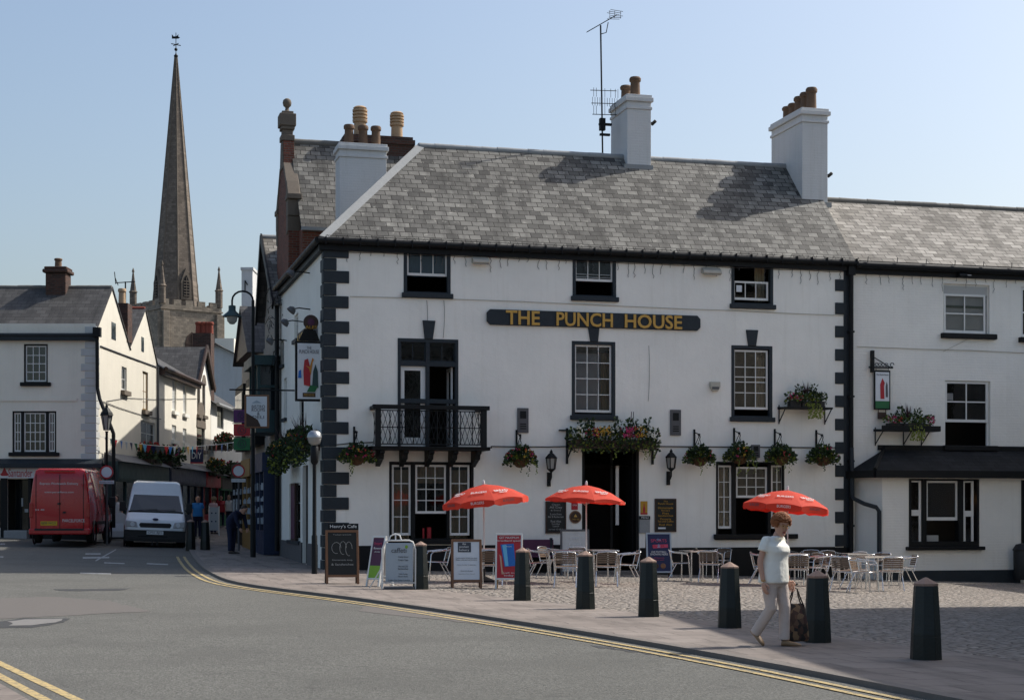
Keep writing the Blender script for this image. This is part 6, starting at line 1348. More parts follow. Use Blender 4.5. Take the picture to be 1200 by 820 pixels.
def fwin(r, cols, rows, col='sash', mull=None):
    a, b, c, d = r; m = MB(); t = .06; m.box(a, a+t, YF+.02, YF+.14, c, d); m.box(b-t, b, YF+.02, YF+.14, c, d); m.box(a, b, YF+.021, YF+.14, d-t, d); m.box(a, b, YF+.021, YF+.14, c, c+t*.5)
    w = m.build('window', M_['black'], bk)
    m = MB(); xs = [a+t]+([x for p in mull for x in p] if mull else [])+[b-t]
    for i in range(0, len(xs), 2): sash(m, xs[i], xs[i+1], c+.03, d-t, cols[i//2], rows, y=YF+.05, fr=.045, bar=.028)
    m.build('sash', M_['sash'], w); m = MB(); m.box(a, b, YF+.08, YF+.09, c, d); m.build('pane', M_['darkglass'], w); m = MB(); m.box(a-.12, b+.12, YF-.12, YF+.02, c-.14, c); m.build('sill', M_['black'], w, bevel=.015)
    if mull:
        for p in mull: m = MB(); m.box(p[0], p[1], YF+.01, YF+.1, c, d); m.build('mullion', M_['black'], w)
fwin(WA, [3], 4); X_ = lambda p: FB(p, 0)[0]; fwin(WB, [2, 4, 2], 4, mull=((X_(24.5), X_(28)), (X_(53.5), X_(57))))
m = MB(); z = FB(0, 396)[1]; m.box(-27, XL+.1, YF-.2, YF-.01, z-.1, z+.1); m.tube([(-27, YF-.18, z+.1), (XL+.15, YF-.18, z+.1)], .07, 8); sharp(m.build('gutter', M_['navy'], bk)); m = MB(); z = FB(0, 468)[1]; m.box(-27, XL-.7, YF-.04, YF-.005, z-.06, z+.06); z = FB(0, 504)[1]; m.build('string_course', M_['pale'], bk)
m = MB(); z = zpar-.1
k = 0
while z > FB(0, 540)[1]: m.box(XL-(.55 if k % 2 else .4), XL+.03, YF-.03, YF+(.35 if k % 2 else .5), z-.27, z-.012); z -= .28; k += 1
m.build('quoins', M_['grey_render'], bk, bevel=.012)
# downpipe that cranks out to the street
m = MB(); m.tube([at(113.8, 392, 61.8), at(114.2, 455, 61.8), at(117, 468, 61.7), at(130, 500, 61.2), at(133, 508, 61.2), at(133, 618, 61.2)], .07, 8); hp = at(113.8, 390, 61.8); m.box(hp.x-.14, hp.x+.14, hp.y-.12, hp.y+.12, hp.z-.15, hp.z+.2); sharp(m.build('downpipe', M_['black'], bk))
# string line on the street side and cables
m = MB(); m.tube([ML @ Vector((*[SL(x, y)[0]], -.03, SL(x, y)[1])) for x, y in ((117,405.5),(150,418),(183,430))], .03, 5); m.tube([ML @ Vector((SL(x, y)[0], -.03, SL(x, y)[1])) for x, y in ((116,469),(140,478),(165,486),(188,491))], .016, 4); m.tube([ML @ Vector((SL(x, y)[0], -.03, SL(x, y)[1])) for x, y in ((124,470),(148,466),(180,468),(230,467))], .012, 4); m.tube([ML @ Vector((y2g-.25, -.06, z)) for z in (8, .7)], .05, 6); m.build('cables', M_['greybox'], bk)
for r in sidew[1:3]+sidew[4:5]:
    m = MB(ML.copy()); wd = r[1]-r[0]; sash(m, *r, 2, 2, y=.06, fr=.07); w = m.build('window', M_['sash' if r is not sidew[2] else 'ochre'], bk); m = MB(ML.copy()); m.box(r[0], r[1], .08, .09, r[2], r[3]); m.build('pane', M_['darkglass' if r is not sidew[2] else 'cream'], w); m = MB(ML.copy()); m.box(r[0]-.15, r[1]+.15, -.16, .02, r[2]-.18, r[2]); m.build('sill', M_['dressing'], w)
# shop front: cornice, fascia and lettering
z1 = FB(0, 538)[1]; z2 = FB(0, 548)[1]; z3 = FB(0, 560)[1]
m = MB(); m.box(-27, XL+.35, YF-.45, YF-.01, z2, z2+.14); m.prismx([(YF-.4, z2+.14), (YF-.01, z1+.02), (YF-.01, z2+.14)], -27, XL+.3); m.box(XL+.01, XL+.35, YF-.4, 66.5, z2, z2+.14); m.build('cornice', M_['navy'], bk)
m = MB(); m.box(-27, XL-.1, YF-.12, YF-.005, z3, z2-.01); fa = m.build('fascia', M_['paper'], bk); ua, ub = X_(11), X_(39); lettering('Santander', ub-ua, .30, T((ua+ub)/2, YF-.125, (z2+z3)/2) @ FRONT, M_['redprint'], fa, depth=.01); m = MB(T(X_(6.5), YF-.125, (z2+z3)/2) @ FRONT); m.prismz([(-.17, -.05), (-.1, .0), (-.04, .14), (.0, .2), (.05, .1), (.1, .0), (.17, -.05), (.1, -.11), (-.1, -.11)], 0, .01); m.build('flame_emblem', M_['redprint'], fa)
m = MB()
for x in (5, 37.5, 41, 106): m.box(X_(x)-.12, X_(x)+.12, YF-.08, YF-.005, .3, z3)
m.box(X_(42), X_(106), YF-.08, YF-.005, .3, FB(0, 617)[1]); m.build('pilaster', M_['black'], bk)
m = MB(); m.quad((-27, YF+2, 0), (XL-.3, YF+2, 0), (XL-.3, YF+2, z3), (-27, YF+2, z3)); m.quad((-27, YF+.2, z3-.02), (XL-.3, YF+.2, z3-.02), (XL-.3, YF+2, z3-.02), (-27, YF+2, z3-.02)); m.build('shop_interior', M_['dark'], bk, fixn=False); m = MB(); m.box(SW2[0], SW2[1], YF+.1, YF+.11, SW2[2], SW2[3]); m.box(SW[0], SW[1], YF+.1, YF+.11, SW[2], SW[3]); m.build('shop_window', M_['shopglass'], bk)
m = MB(); m.box(DB[0]+.05, DB[1]-.05, YF+.9, YF+.95, DB[2], DB[3]); m.build('bank_door', M_['darkglass'], bk); m = MB(); m.box(X_(21), X_(31), YF+.86, YF+.9, FB(0, 600)[1], FB(0, 596)[1]); m.box(X_(17), X_(19), YF+.86, YF+.9, FB(0, 593)[1], FB(0, 583)[1]); m.box(X_(30), X_(33), YF+.86, YF+.9, FB(0, 575)[1], FB(0, 571)[1]); m.build('notice', M_['paper'], bk)
m = MB(); m.box(X_(9), X_(36), YF-.5, YF+.3, .2, FB(0, 621)[1]); m.build('door_step', M_['lead'], bk, bevel=.02)
# bank chimneys
xc = (65-CX)/F*64; t = MB(); w_ = 12/F*64
zt = at(65, 312, 64).z; m = MB(); m.box(xc-w_, xc+w_, 64, 64.8, 9.5, zt-.25); m.box(xc-w_-.1, xc+w_+.1, 63.9, 64.9, zt-.25, zt-.1); m.box(xc-w_-.05, xc+w_+.05, 63.95, 64.85, zt-.1, zt); st = m.build('chimney', M_['darkbrick'], bk, bevel=.06); pot(xc, 64.4, zt, .36, .14, st)
m = MB(); xc = (141-CX)/F*67; zt = at(141, 355, 67).z; m.box(xc-.3, xc+.3, 67.0, 67.8, 8.5, zt); st = m.build('chimney', M_['darkbrick'], bk); pot(xc, 67.3, zt, .62, .15, st, 'buffpot')
q = at(147, 330, 68); t = thing('tv_aerial', 'small television aerial between the two gables of the bank building', 'aerial', T(q.x, q.y, 8.6)); h = q.z-8.6; m = MB(); m.tube([(0, 0, 0), (0, 0, h)], .03, 5); m.build('mast', M_['iron'], t); m = MB(); m.tube([(-.4, 0, h-.05), (.4, 0, h)], .02, 4); m.tube([(-.4, 0, h-.1), (-.45, 0, h+.4)], .018, 4); m.tube([(-.3, 0, h-.15), (-.42, 0, h+.15)], .018, 4); m.build('antenna', M_['iron'], t)
# flower boxes on the street side
for px, py, mt, lb in ((167, 530, (0, 0), 'red geranium box under the oriel of the bank building'), (191, 533, (1, 3), 'green flower box right of the red geranium box')):
    y_, z = SL(px, py); t = thing('flower_box', lb, 'flower box', T(XL+.4, y_, z)); m = MB(); m.box(-.38, .2, -1, 1, -.55, -.3); m.build('box', M_['darkwood'], t); m = MB(); [leaves(m, (0, -1+.4*k, -.1), (.4, .5, .45), 90, .16, [0, 1, 1]) for k in range(6)]; m.build('foliage', LEAFM(), t, fixn=False); m = MB(); [petals(m, (0, random.uniform(-.9, .9), .1), (.4, .4, .35), 9 if mt[0] == 0 else 3, random.choice(mt), .07, False) for k in range(9)]; m.build('flowers', FLM(), t, fixn=False)
def lshop(parent, y0_, y1_, col, fas, z0_, zt_, txt=None, px=.4):
    m = MB(); m.box(XL, XL+px, y0_, y1_, z0_, z0_+.7); m.box(XL, XL+px+.12, y0_, y1_, zt_-.75, zt_); n = max(2, int((y1_-y0_)/1.6))
    for i in range(n+1): y = y0_+(y1_-y0_-.16)*i/n; m.box(XL, XL+px, y, y+.16, z0_+.7, zt_-.75)
    sf = m.build('shopfront', M_[col], parent); m = MB(); m.box(XL, XL+px-.06, y0_+.1, y1_-.1, z0_+.7, zt_-.75); m.build('shop_window', M_['darkglass'], sf)
    m = MB(); m.box(XL+px+.12, XL+px+.15, y0_+.1, y1_-.1, zt_-.66, zt_-.1); m.build('fascia', M_[fas], sf)
    m = MB(); m.prism([(XL, zt_), (XL+px+.3, zt_), (XL, zt_+.35)], y0_, y1_); m.build('lead_top', M_['greybox'], sf)
lshop(bk, 63.3, y2g-.1, 'teal', 'teal', .7, 3.55)
# third house: white, slate roof, gabled end with arched windows
h3 = thing('white_house', 'white house with a dark slate roof and an arched window gable beyond the bank', 'house', T(0, 0, 0))
ya, yb, yc = y2g+.02, SL(229, 0)[0], SL(247, 0)[0]; ze3 = 8.02
W3 = [slr(202, 206.5, 444, 482), slr(214.5, 218.5, 450, 485), slr(201.5, 206.5, 498, 516), slr(214.3, 218.5, 502, 519), slr(231, 234.5, 446, 486), slr(237, 240.5, 448, 487), slr(230.5, 240, 499, 527)]
wall(W3, ya, yc, -.5, ze3, 'street_wall', M_['pale'], h3, M=ML)
yg = (yb+yc)/2; m = MB(); m.prismx([(yb, ze3), (yg, 9.75), (yc, ze3)], XL-.2, XL+.0); m.box(XL-8, XL-.25, yc-.2, yc, -.5, ze3); m.build('gable', M_['white'], h3)
roof_slab([(XL+.3, ya, ze3-.1), (XL+.3, yb+.3, ze3-.1), (XL-3.2, yb+.3, 9.95), (XL-3.2, ya, 9.95)], M_['slate3'], 'roof', h3, u=(0, 1, 0)); roof_slab([(XL+.15, yb-.3, ze3-.05), (XL-6, yb-.3, ze3-.05), (XL-6, yg, 9.95), (XL+.15, yg, 9.95)], M_['slate3'], 'roof', h3, u=(1, 0, 0)); roof_slab([(XL+.15, yc+.3, ze3-.05), (XL-6, yc+.3, ze3-.05), (XL-6, yg, 9.95), (XL+.15, yg, 9.95)], M_['slate3'], 'roof', h3, u=(1, 0, 0))
roof_slab([(XL-3.2, ya, 9.95), (XL-3.2, yb+.3, 9.95), (XL-6.4, yb+.3, ze3), (XL-6.4, ya, ze3)], M_['slate3'], 'roof', h3, u=(0, 1, 0)); ridge_tiles((XL-3.2, ya, 9.97), (XL-3.2, yg, 9.97), h3, 'ridge', .12)
m = MB(); m.tube([(XL+.35, ya, ze3-.1), (XL+.35, yb+.2, ze3-.1)], .1, 8); m.box(XL, XL+.3, ya, yb, ze3-.35, ze3-.12); m.bar((XL+.2, yb-.2, ze3-.1), (XL+.2, yg, 9.95), .08, .3); m.bar((XL+.2, yc+.2, ze3-.1), (XL+.2, yg, 9.95), .08, .3); m.build('bargeboard', M_['darkwood'], h3)
for i, r in enumerate(W3):
    m = MB(ML.copy()); sash(m, *r, 1, 2, y=.06, fr=.09); w = m.build('window', M_['sash'if i < 4 else 'dressing'], h3); m = MB(ML.copy()); m.box(r[0], r[1], .08, .09, r[2], r[3]); m.build('pane', M_['darkglass' if i > 3 else 'grey_render'], w); m = MB(ML.copy()); m.box(r[0]-.12, r[1]+.12, -.14, .02, r[2]-.16, r[2]); m.build('sill', M_['dressing' if i > 3 else 'white'], w)
    if i >= 4:
        m = MB(ML.copy()); cx_ = (r[0]+r[1])/2; rw = (r[1]-r[0])/2; m.prism([(cx_-rw-.12, r[3]-.1)]+[(cx_-(rw+.1)*math.cos(a), r[3]-.1+(rw*1.2)*math.sin(a)) for a in [math.pi*k/8 for k in range(1, 8)]]+[(cx_+rw+.12, r[3]-.1)], -.04, .03); m.build('arch', M_['dressing'], w)
lshop(h3, ya+.1, yb, 'blue', 'navyprint', .8, 3.6); lshop(h3, yb+.1, yc, 'redprint', 'redprint', .8, 3.6)
y_, z = SL(212, 534); t = thing('projecting_sign', 'blue and red projecting shop sign below the bunting', 'sign', T(XL+.75, y_, z)); m = MB(); m.box(-.3, .3, -.04, .04, -.3, .3); m.build('panel', M_['navyprint'], t); m = MB(); m.box(-.3, .3, -.05, .05, -.36, -.3); m.build('edge', M_['redprint'], t); lettering('DIY', .46, .3, T(0, -.046, .02) @ FRONT, M_['letter'], t, depth=.004)
m = MB(); zt = at(236, 390, 86).z; x0_, x1_ = (225.5-CX)/F*86, (247-CX)/F*86; m.box(x0_, x1_, 86, 87, 6, zt); st = m.build('chimney', M_['darkbrick'], h3); [pot((x-CX)/F*86, 86.5, zt, .62, .16, st, 'redpot') for x in (230.5, 236.5, 241, 244.5)]
for px, py, mt, lb in ((236, 546, (0, 3), 'red and yellow flower box over the far white shop front'), (258, 549, (0, 1), 'pinkish flower box further up the left side of the street'), (247, 516, (0, 0), 'red flower box under the arched window of the white house')):
    y_, z = SL(px, py); t = thing('flower_box', lb, 'flower box', T(XL+.75, y_, z)); m = MB(); m.box(-.7, .2, -.9, .9, -.5, -.3); m.build('box', M_['darkwood'], t); m = MB(); [leaves(m, (0, -.9+.36*k, -.1), (.4, .5, .4), 80, .16, [0, 1, 1]) for k in range(6)]; m.build('foliage', LEAFM(), t, fixn=False); m = MB(); [petals(m, (0, random.uniform(-.8, .8), .1), (.4, .4, .3), 6, random.choice(mt), .07, False) for k in range(9)]; m.build('flowers', FLM(), t, fixn=False)
# fourth house and the gabled house that closes the view
h4 = thing('small_white_house', 'small white house with one dark window at the bend of the street', 'house', T(0, 0, 0)); yd = yc+.05; ye = 96; r = slr(254.5, 262, 473, 502)
wall([r], yd, ye, -.5, 7.3, 'street_wall', M_['white'], h4, M=ML); m = MB(ML.copy()); sash(m, *r, 2, 2, y=.06, fr=.08); w = m.build('window', M_['greybox'], h4); m = MB(ML.copy()); m.box(r[0], r[1], .08, .09, r[2], r[3]); m.build('pane', M_['darkglass'], w)
roof_slab([(XL+.3, yd, 7.2), (XL+.3, ye, 7.2), (XL-3, ye, 9.3), (XL-3, yd, 9.3)], M_['slate3'], 'roof', h4, u=(0, 1, 0)); m = MB(); m.tube([(XL+.35, yd, 7.2), (XL+.35, ye, 7.2)], .1, 8); m.build('gutter', M_['lead'], h4); lshop(h4, yd+.1, ye-.5, 'green', 'darkwood', .8, 3.5)
h5 = thing('grey_gabled_house', 'pale grey gabled house closing the view up the street', 'house', T(0, 0, 0)); D5 = 104
P5 = [at(252, 560, D5), at(252, 403, D5), at(300, 428, D5), at(300, 560, D5)]
m = MB(); m.prism([(P5[0].x-3, -.5), (P5[0].x-3, P5[1].z-1.6), (P5[1].x, P5[1].z), (P5[2].x+3, P5[1].z-2.6), (P5[2].x+3, -.5)], D5, D5+9); m.build('wall', M_['grey_render'], h5); roof_slab([(P5[1].x-.1, D5-.3, P5[1].z+.05), (P5[1].x-.1, D5+9, P5[1].z+.05), (P5[2].x+3.3, D5+9, P5[1].z-2.7), (P5[2].x+3.3, D5-.3, P5[1].z-2.7)], M_['slate3'], 'roof', h5, u=(0, 1, 0)); roof_slab([(P5[1].x+.1, D5-.3, P5[1].z+.05), (P5[1].x+.1, D5+9, P5[1].z+.05), (P5[0].x-3.3, D5+9, P5[1].z-1.7), (P5[0].x-3.3, D5-.3, P5[1].z-1.7)], M_['slate3'], 'roof', h5, u=(0, 1, 0))
q0, q1 = at(258, 400, 112), at(280, 400, 112); m = MB(); m.box(q0.x, q1.x, 110, 112, 5, q0.z); m.build('rear_wing', M_['pale'], h5)
m = MB(); m.box(-18.5, -9, D5-.6, D5-.05, .6, 1.4); m.box(-18.5, -9, D5-.7, D5-.05, 3.2, 3.9); [m.box(-18.5+i*1.5, -18.3+i*1.5, D5-.6, D5-.05, 1.4, 3.2) for i in range(7)]; sf = m.build('shopfront', M_['darkwood'], h5); m = MB(); m.box(-18.4, -9.1, D5-.5, D5-.06, 1.4, 3.2); m.build('shop_window', M_['darkglass'], sf); m = MB(); a0 = at(266, 553, D5-2); a1 = at(286, 557, D5-2); m.prismx([(D5-.1, a0.z+.3), (D5-.1, a0.z+.2), (D5-1.6, a0.z-.4), (D5-1.6, a0.z-.2)], a0.x, a1.x); m.build('awning', M_['grey_render'], sf)
# bunting across the street
t = thing('bunting', 'string of coloured pennants across the mouth of the street', 'bunting', T(0, 0, 0)); A_, B_, C_ = at(117, 511, 61), at(200, 523, 66), at(288, 516, 55)
pts = []
for k in range(31):
    f = k/30; p = A_*(1-f)*(1-f)+(A_+B_*1.0+C_)*0 + C_*f*f + (B_*2-(A_+C_)*.5)*2*f*(1-f); pts.append(p)
m = MB(); m.tube(pts, .012, 4); m.build('cord', M_['sash'], t)
cols = ['ink', 'teal', 'redprint', 'brightblue', 'bluegrey', 'navyprint', 'green', 'fyellow', 'cyan', 'redprint', 'navyprint']
for k in range(29):
    p = pts[k+1]; dx = (pts[min(k+2, 30)]-pts[k]).normalized()*.13; m = MB(); tip = p+Vector((random.uniform(-.05, .05), random.uniform(-.05, .05), -.34)); off_ = Vector((0, .006, 0)); m.add([p-dx+off_, p+dx+off_, tip+off_, p-dx-off_, p+dx-off_, tip-off_], [(0, 1, 2), (5, 4, 3), (0, 3, 4, 1), (1, 4, 5, 2), (2, 5, 3, 0)]); m.build('pennant', M_[cols[k % len(cols)]], t)
# lantern post at the bank corner
q = at(125, 600, 58); g_ = zp(q.x, q.y); t = thing('lantern_post', 'old fashioned black lantern post at the corner of the bank', 'street lamp', T(q.x, q.y, g_)); zc = at(125, 490, 58).z-g_
m = MB(); m.lathe([(.11, 0), (.12, .5), (.07, .6), (.05, 1.2), (.045, zc-.5), (.07, zc-.45)], n=10); sharp(m.build('post', M_['iron'], t)); m = MB(); m.lathe([(.1, zc-.42), (.2, zc+.12)], n=6, cap=False); m.build('lantern', M_['lampglass'], t, fixn=False); m = MB(); m.lathe([(.24, zc+.1), (.2, zc+.2), (.1, zc+.34), (.05, zc+.38), (.05, zc+.44), (.01, zc+.52)], n=6); [m.bar((.1*math.cos(a), .1*math.sin(a), zc-.42), (.2*math.cos(a), .2*math.sin(a), zc+.12), .025, .025) for a in [math.pi/3*k for k in range(6)]]; m.build('cap', M_['iron'], t)

# ---------------------------------------------------------------- church
D = 219; cc = at(199, 600, D); 
ch = thing('church', 'old sandstone church tower with a tall octagonal spire rising over the rooftops', 'church', T(cc.x, cc.y+4, 0) @ RZ(R(39-90))); s = 4.45
zt = EYE+(HY-352)/F*D; zs = zt-1.0
m = MB(); m.box(-s, s, -s, s, 0, zt-1.2); m.box(-s-.15, s+.15, -s-.15, s+.15, zt-1.35, zt-1.15); tw = m.build('tower', M_['stone'], ch)
m = MB()
for a, b in ((-1, 0), (1, 0), (0, -1), (0, 1)):
    n = 5
    if a: x = a*(s-.15); [m.box(x-.2, x+.2, -s+k*(2*s)/n+.02, -s+(k+.62)*(2*s)/n, zt-.7, zt) for k in range(n)]; m.box(x-.2, x+.2, -s, s, zt-1.15, zt-.7)
    else: y = b*(s-.15); [m.box(-s+k*(2*s)/n+.02, -s+(k+.62)*(2*s)/n, y-.19, y+.19, zt-.7, zt-.001) for k in range(n)]; m.box(-s+.36, s-.36, y-.19, y+.19, zt-1.15, zt-.7)
m.build('parapet', M_['stone'], ch)
m = MB()
for a in (-1, 1):
    for b in (-1, 1):
        for ex, ey in ((a, 0), (0, b)):
            x, y = a*(s-.5), b*(s-.5); m.box(x-.55+ex*.75, x+.55+ex*.75, y-.55+ey*.75, y+.55+ey*.75, 0, zt-6.2); m.box(x-.45+ex*.55, x+.45+ex*.55, y-.45+ey*.55, y+.45+ey*.55, zt-6.2, zt-1.6)
m.build('buttress', M_['stone'], ch, bevel=.05)
for a in (-1, 1):
    for b in (-1, 1):
        m = MB(T(a*(s-.25), b*(s-.25), zt-.6)); m.lathe([(.5, 0), (.5, 2.2), (.62, 2.3), (.45, 2.5), (.22, 4.0), (.1, 5.0), (.2, 5.05), (.14, 5.3), (.02, 5.6)], n=8); m.build('pinnacle', M_['spirestone'], ch)
ztip = EYE+(HY-55)/F*D
m = MB(); rg = []
for r, z in [(3.1, zt-1.4), (3.05, zt), (.14, ztip)]: rg.append([(r*math.cos(math.pi/8+k*math.pi/4), r*math.sin(math.pi/8+k*math.pi/4), z) for k in range(8)])
rg2 = [rg[0]]
for i in range(1, 13): f = i/12; r = 3.05*(1-f)+.14*f; z = zt+(ztip-zt)*f; rg2.append([(r*math.cos(math.pi/8+k*math.pi/4), r*math.sin(math.pi/8+k*math.pi/4), z) for k in range(8)])
m.rings(rg2); sp = m.build('spire', M_['spirestone'], ch)
m = MB()
for k in range(8):
    a = math.pi/8+k*math.pi/4; m.tube([(3.05*math.cos(a), 3.05*math.sin(a), zt-.5), (.16*math.cos(a), .16*math.sin(a), ztip)], [.14, .05], 6)
m.build('spire_ribs', M_['dressing'], sp)
for k in range(8):
    a = k*math.pi/4; M = RZ(a) @ T(2.72, 0, zt+.3); m = MB(M)
    if k % 2 == 0:
        m.add([(-.15, -.75, 0), (.22, -.75, 0), (.22, -.75, 2.4), (.1, 0, 4.2), (.22, .75, 2.4), (.22, .75, 0), (-.15, .75, 0), (-.35, -.75, 2.4), (-.8, 0, 4.2), (-.35, .75, 2.4)], [(0, 1, 2, 7), (5, 6, 9, 4), (2, 3, 8, 7), (3, 4, 9, 8), (1, 5, 4, 2), (2, 4, 3)]); lu = m.build('lucarne', M_['dressing'], sp)
        m = MB(M); m.prismx([(-.45, .4), (-.45, 2.2), (-.25, 2.9), (0, 3.3), (.25, 2.9), (.45, 2.2), (.45, .4)], .15, .26); m.build('opening', M_['black'], lu); m = MB(M); [m.box(.2, .32, -.42, .42, .5+j*.38, .62+j*.38) for j in range(6)]; m.box(.2, .31, -.04, .04, .4, 3.0); m.build('louvre', M_['dressing'], lu)
for k in range(4):
    M = RZ(k*math.pi/2) @ T(s, 0, 0); m = MB(M); zb0 = zt-8.2; m.prismx([(-1.0, zb0), (-1.0, zb0+2.6), (-.7, zb0+3.5), (0, zb0+4.1), (.7, zb0+3.5), (1.0, zb0+2.6), (1.0, zb0)], -.1, .04); bw = m.build('belfry_window', M_['darkwood'], ch); m = MB(M); [m.box(.03, .09, -.95, .95, zb0+.2+j*.45, zb0+.32+j*.45) for j in range(6)]; m.box(.02, .12, -.06, .06, zb0, zb0+3.8); m.build('louvre', M_['darkwood'], bw)
m = MB(); m.lathe([(.25, ztip-.3), (.3, ztip-.1), (.12, ztip+.1), (.05, ztip+.3), (.05, ztip+3.0)], n=8); m.ell((0, 0, ztip+.75), (.22, .22, .22)); m.box(-.7, .7, -.04, .04, ztip+1.35, ztip+1.45); m.box(-.04, .04, -.7, .7, ztip+1.35, ztip+1.45); M = RZ(R(51)); m.M = M; m.prism([(-.55, ztip+2.2), (.3, ztip+2.2), (.55, ztip+2.35), (.3, ztip+2.5), (.35, ztip+2.8), (.1, ztip+2.55), (-.3, ztip+2.5), (-.55, ztip+2.8)], -.03, .03); m.build('weathervane', M_['iron'], ch)
m = MB(); m.box(-s*1.1, s*1.1, s, s+26, 0, 15); m.build('nave', M_['stone'], ch)

# ---------------------------------------------------------------- buildings standing just outside the frame on the right (their shadows lie on the plaza), plus hidden added shade blocks
def offhouse(name, label, x0, x1, y0, y1, ze_, zr2, mat, M=None):
    t = thing(name, label, 'house', M or T(0, 0, 0)); holes = []
    for z in (1.2, 4.2, 7.2):
        if z+1.8 < ze_:
            k = y0+1.2
            while k+1.1 < y1-.5: holes.append([k, k+1.0, z, z+1.7]); k += 2.6
    Mx = Matrix(((0, 1, 0, x0), (1, 0, 0, 0), (0, 0, 1, 0), (0, 0, 0, 1)))
    wall(holes, y0, y1, -.8, ze_, 'street_wall', mat, t, M=Mx); m = MB(); m.box(x0+.2, x1, y0, y0+.2, -.8, ze_); m.box(x0+.2, x1, y1-.2, y1, -.8, ze_); m.box(x1-.2, x1, y0+.2, y1-.2, -.8, ze_); m.build('wall', mat, t)
    for h in holes:
        m = MB(Mx.copy()); sash(m, *h, 2, 2, y=.06, fr=.06); w = m.build('window', M_['sash'], t); m = MB(Mx.copy()); m.box(h[0], h[1], .09, .1, h[2], h[3]); m.build('pane', M_['darkglass'], w); m = MB(Mx.copy()); m.box(h[0]-.1, h[1]+.1, -.1, .05, h[2]-.12, h[2]); m.build('sill', M_['black'], w)
    xm = (x0+x1)/2
    if zr2 > ze_+.2:
        roof_slab([(x0-.2, y0-.05, ze_), (x0-.2, y1+.05, ze_), (xm, y1+.05, zr2), (xm, y0-.05, zr2)], M_['slate3'], 'roof', t, u=(0, 1, 0)); roof_slab([(x1+.2, y0-.05, ze_), (x1+.2, y1+.05, ze_), (xm, y1+.05, zr2), (xm, y0-.05, zr2)], M_['slate3'], 'roof', t, u=(0, 1, 0)); m = MB(); m.prism([(x0, ze_), (xm, zr2-.1), (x1, ze_)], y1-.2, y1); m.prism([(x0, ze_), (xm, zr2-.1), (x1, ze_)], y0, y0+.2); m.build('gable', mat, t)
    else:
        m = MB(); m.box(x0-.1, x1+.1, y0-.1, y1+.1, ze_, ze_+.3); m.build('roof', M_['slate4'], t)
    return t
SHW = 9.95
offhouse('town_house', 'tall flat topped rendered house beside the plaza on the right, out of the frame', 0, 12, -27, 0, 9.9, 9.9, M_['pale'], T(11.1, 31.4, 0) @ RZ(R(4.6)))
offhouse('shade_block', 'unseen tall block behind the inn roofs, added to shade the street', 2.1, 8, 12.1, 34, 11.0, 11.0, M_['grey_render'], PUB)  # added out of sight to keep sun off the road and left row
offhouse('shade_block', 'second unseen tall block further up, added to shade the left row', -10.4, -4, 76, 102, 11.0, 11.0, M_['grey_render'])  # another unseen addition, shades the lower walls of the white house
offhouse('side_house', 'lower white house behind the plaza on the far right, out of the frame', 17.8, 25, 37, 47.2, 6.6, 6.6, M_['white'])
# ---------------------------------------------------------------- vans (front faces -y)
def van(name, label, M, L, stations, w0, w1, zbelt, paint, kind):
    t = thing(name, label, 'van', M)
    def W(z): return w0 if z < zbelt else w0-(w0-w1)*min(1, (z-zbelt)/1.3)**1.2
    fz = [0, .04, .2, .4, .6, .8, .92, .975, 1]; fx = [.9, .98, 1, 1, 1, 1, .985, .95, .82]
    rings = []
    for y, zb, zt, k in stations:
        right = [(W(zb+(zt-zb)*f)*g*k, y, zb+(zt-zb)*f) for f, g in zip(fz, fx)]; rings.append(right + [(-x, y_, z) for x, y_, z in reversed(right)])
    m = MB(); m.rings(rings); b = sharp(m.build('body', M_[paint], t, bevel=.0), 38)
    for s in (-1, 1):
        for y in (.85, L-1.0):
            m = MB(T(s*(w0-.14), y, .33) @ RY(R(90))); m.lathe([(.2, -.1), (.31, -.1), (.335, -.06), (.335, .06), (.31, .1), (.2, .1)], n=22); wh = m.build('wheel', M_['rubber'], t); sharp(wh); m = MB(T(s*(w0-.14), y, .33) @ RY(R(90))); m.lathe([(.2, -.08), (.2, .08), (.16, .06), (.001, .06)], n=18); m.lathe([(.2, -.08), (.16, -.06), (.001, -.06)], n=18); m.build('rim', M_['steel'], wh)
            m = MB(T(s*(w0-.0), y, .36) @ RY(R(90))); m.lathe([(.40, -.035), (.42, -.0), (.37, .02), (.34, -.03)], n=22, cap=False); m.build('wheel_arch', M_['plastic'], t, fixn=False)
    return t, W
# white high roofed van facing the camera
dW = 57.0; q = at(181, 643, dW); gz_ = zr(q.x, q.y); gz_ = q.z+.0
sW = 1.05
M = T(q.x, q.y, q.z) @ RZ(R(12)) @ RY(R(2.0)) @ Matrix.Scale(1.04, 4)
st = [(-.06, .42, .72, .9), (.0, .28, .92, .97), (.10, .26, 1.0, 1.0), (.86, .25, 1.22, 1.0), (1.50, .25, 1.80, 1.0), (1.56, .25, 1.90, 1.0), (1.74, .25, 2.22, .985), (1.95, .25, 2.27, .99), (2.6, .25, 2.30, 1), (4.7, .25, 2.30, 1), (4.83, .3, 2.22, .97)]
t, W = van('parked_van', 'white high roofed van facing the camera at the mouth of the street', M, 4.85, st, .985, .80, 1.0, 'vanwhite', 0)
m = MB(); xb, xt = .86, .74
m.add([(-xb, .90, 1.262), (xb, .90, 1.262), (xt, 1.47, 1.80), (-xt, 1.47, 1.80), (-xb*.5, .885, 1.268), (xb*.5, .885, 1.268)], [(0, 4, 5, 1, 2, 3)]); m.build('windscreen', M_['darkglass'], t)
m = MB(); m.bar((-.6, .85, 1.275), (.05, .93, 1.33), .02, .015); m.bar((.0, .85, 1.275), (.65, .93, 1.33), .02, .015); m.box(-.9, .9, .80, .88, 1.19, 1.255); m.build('wipers', M_['plastic'], t)
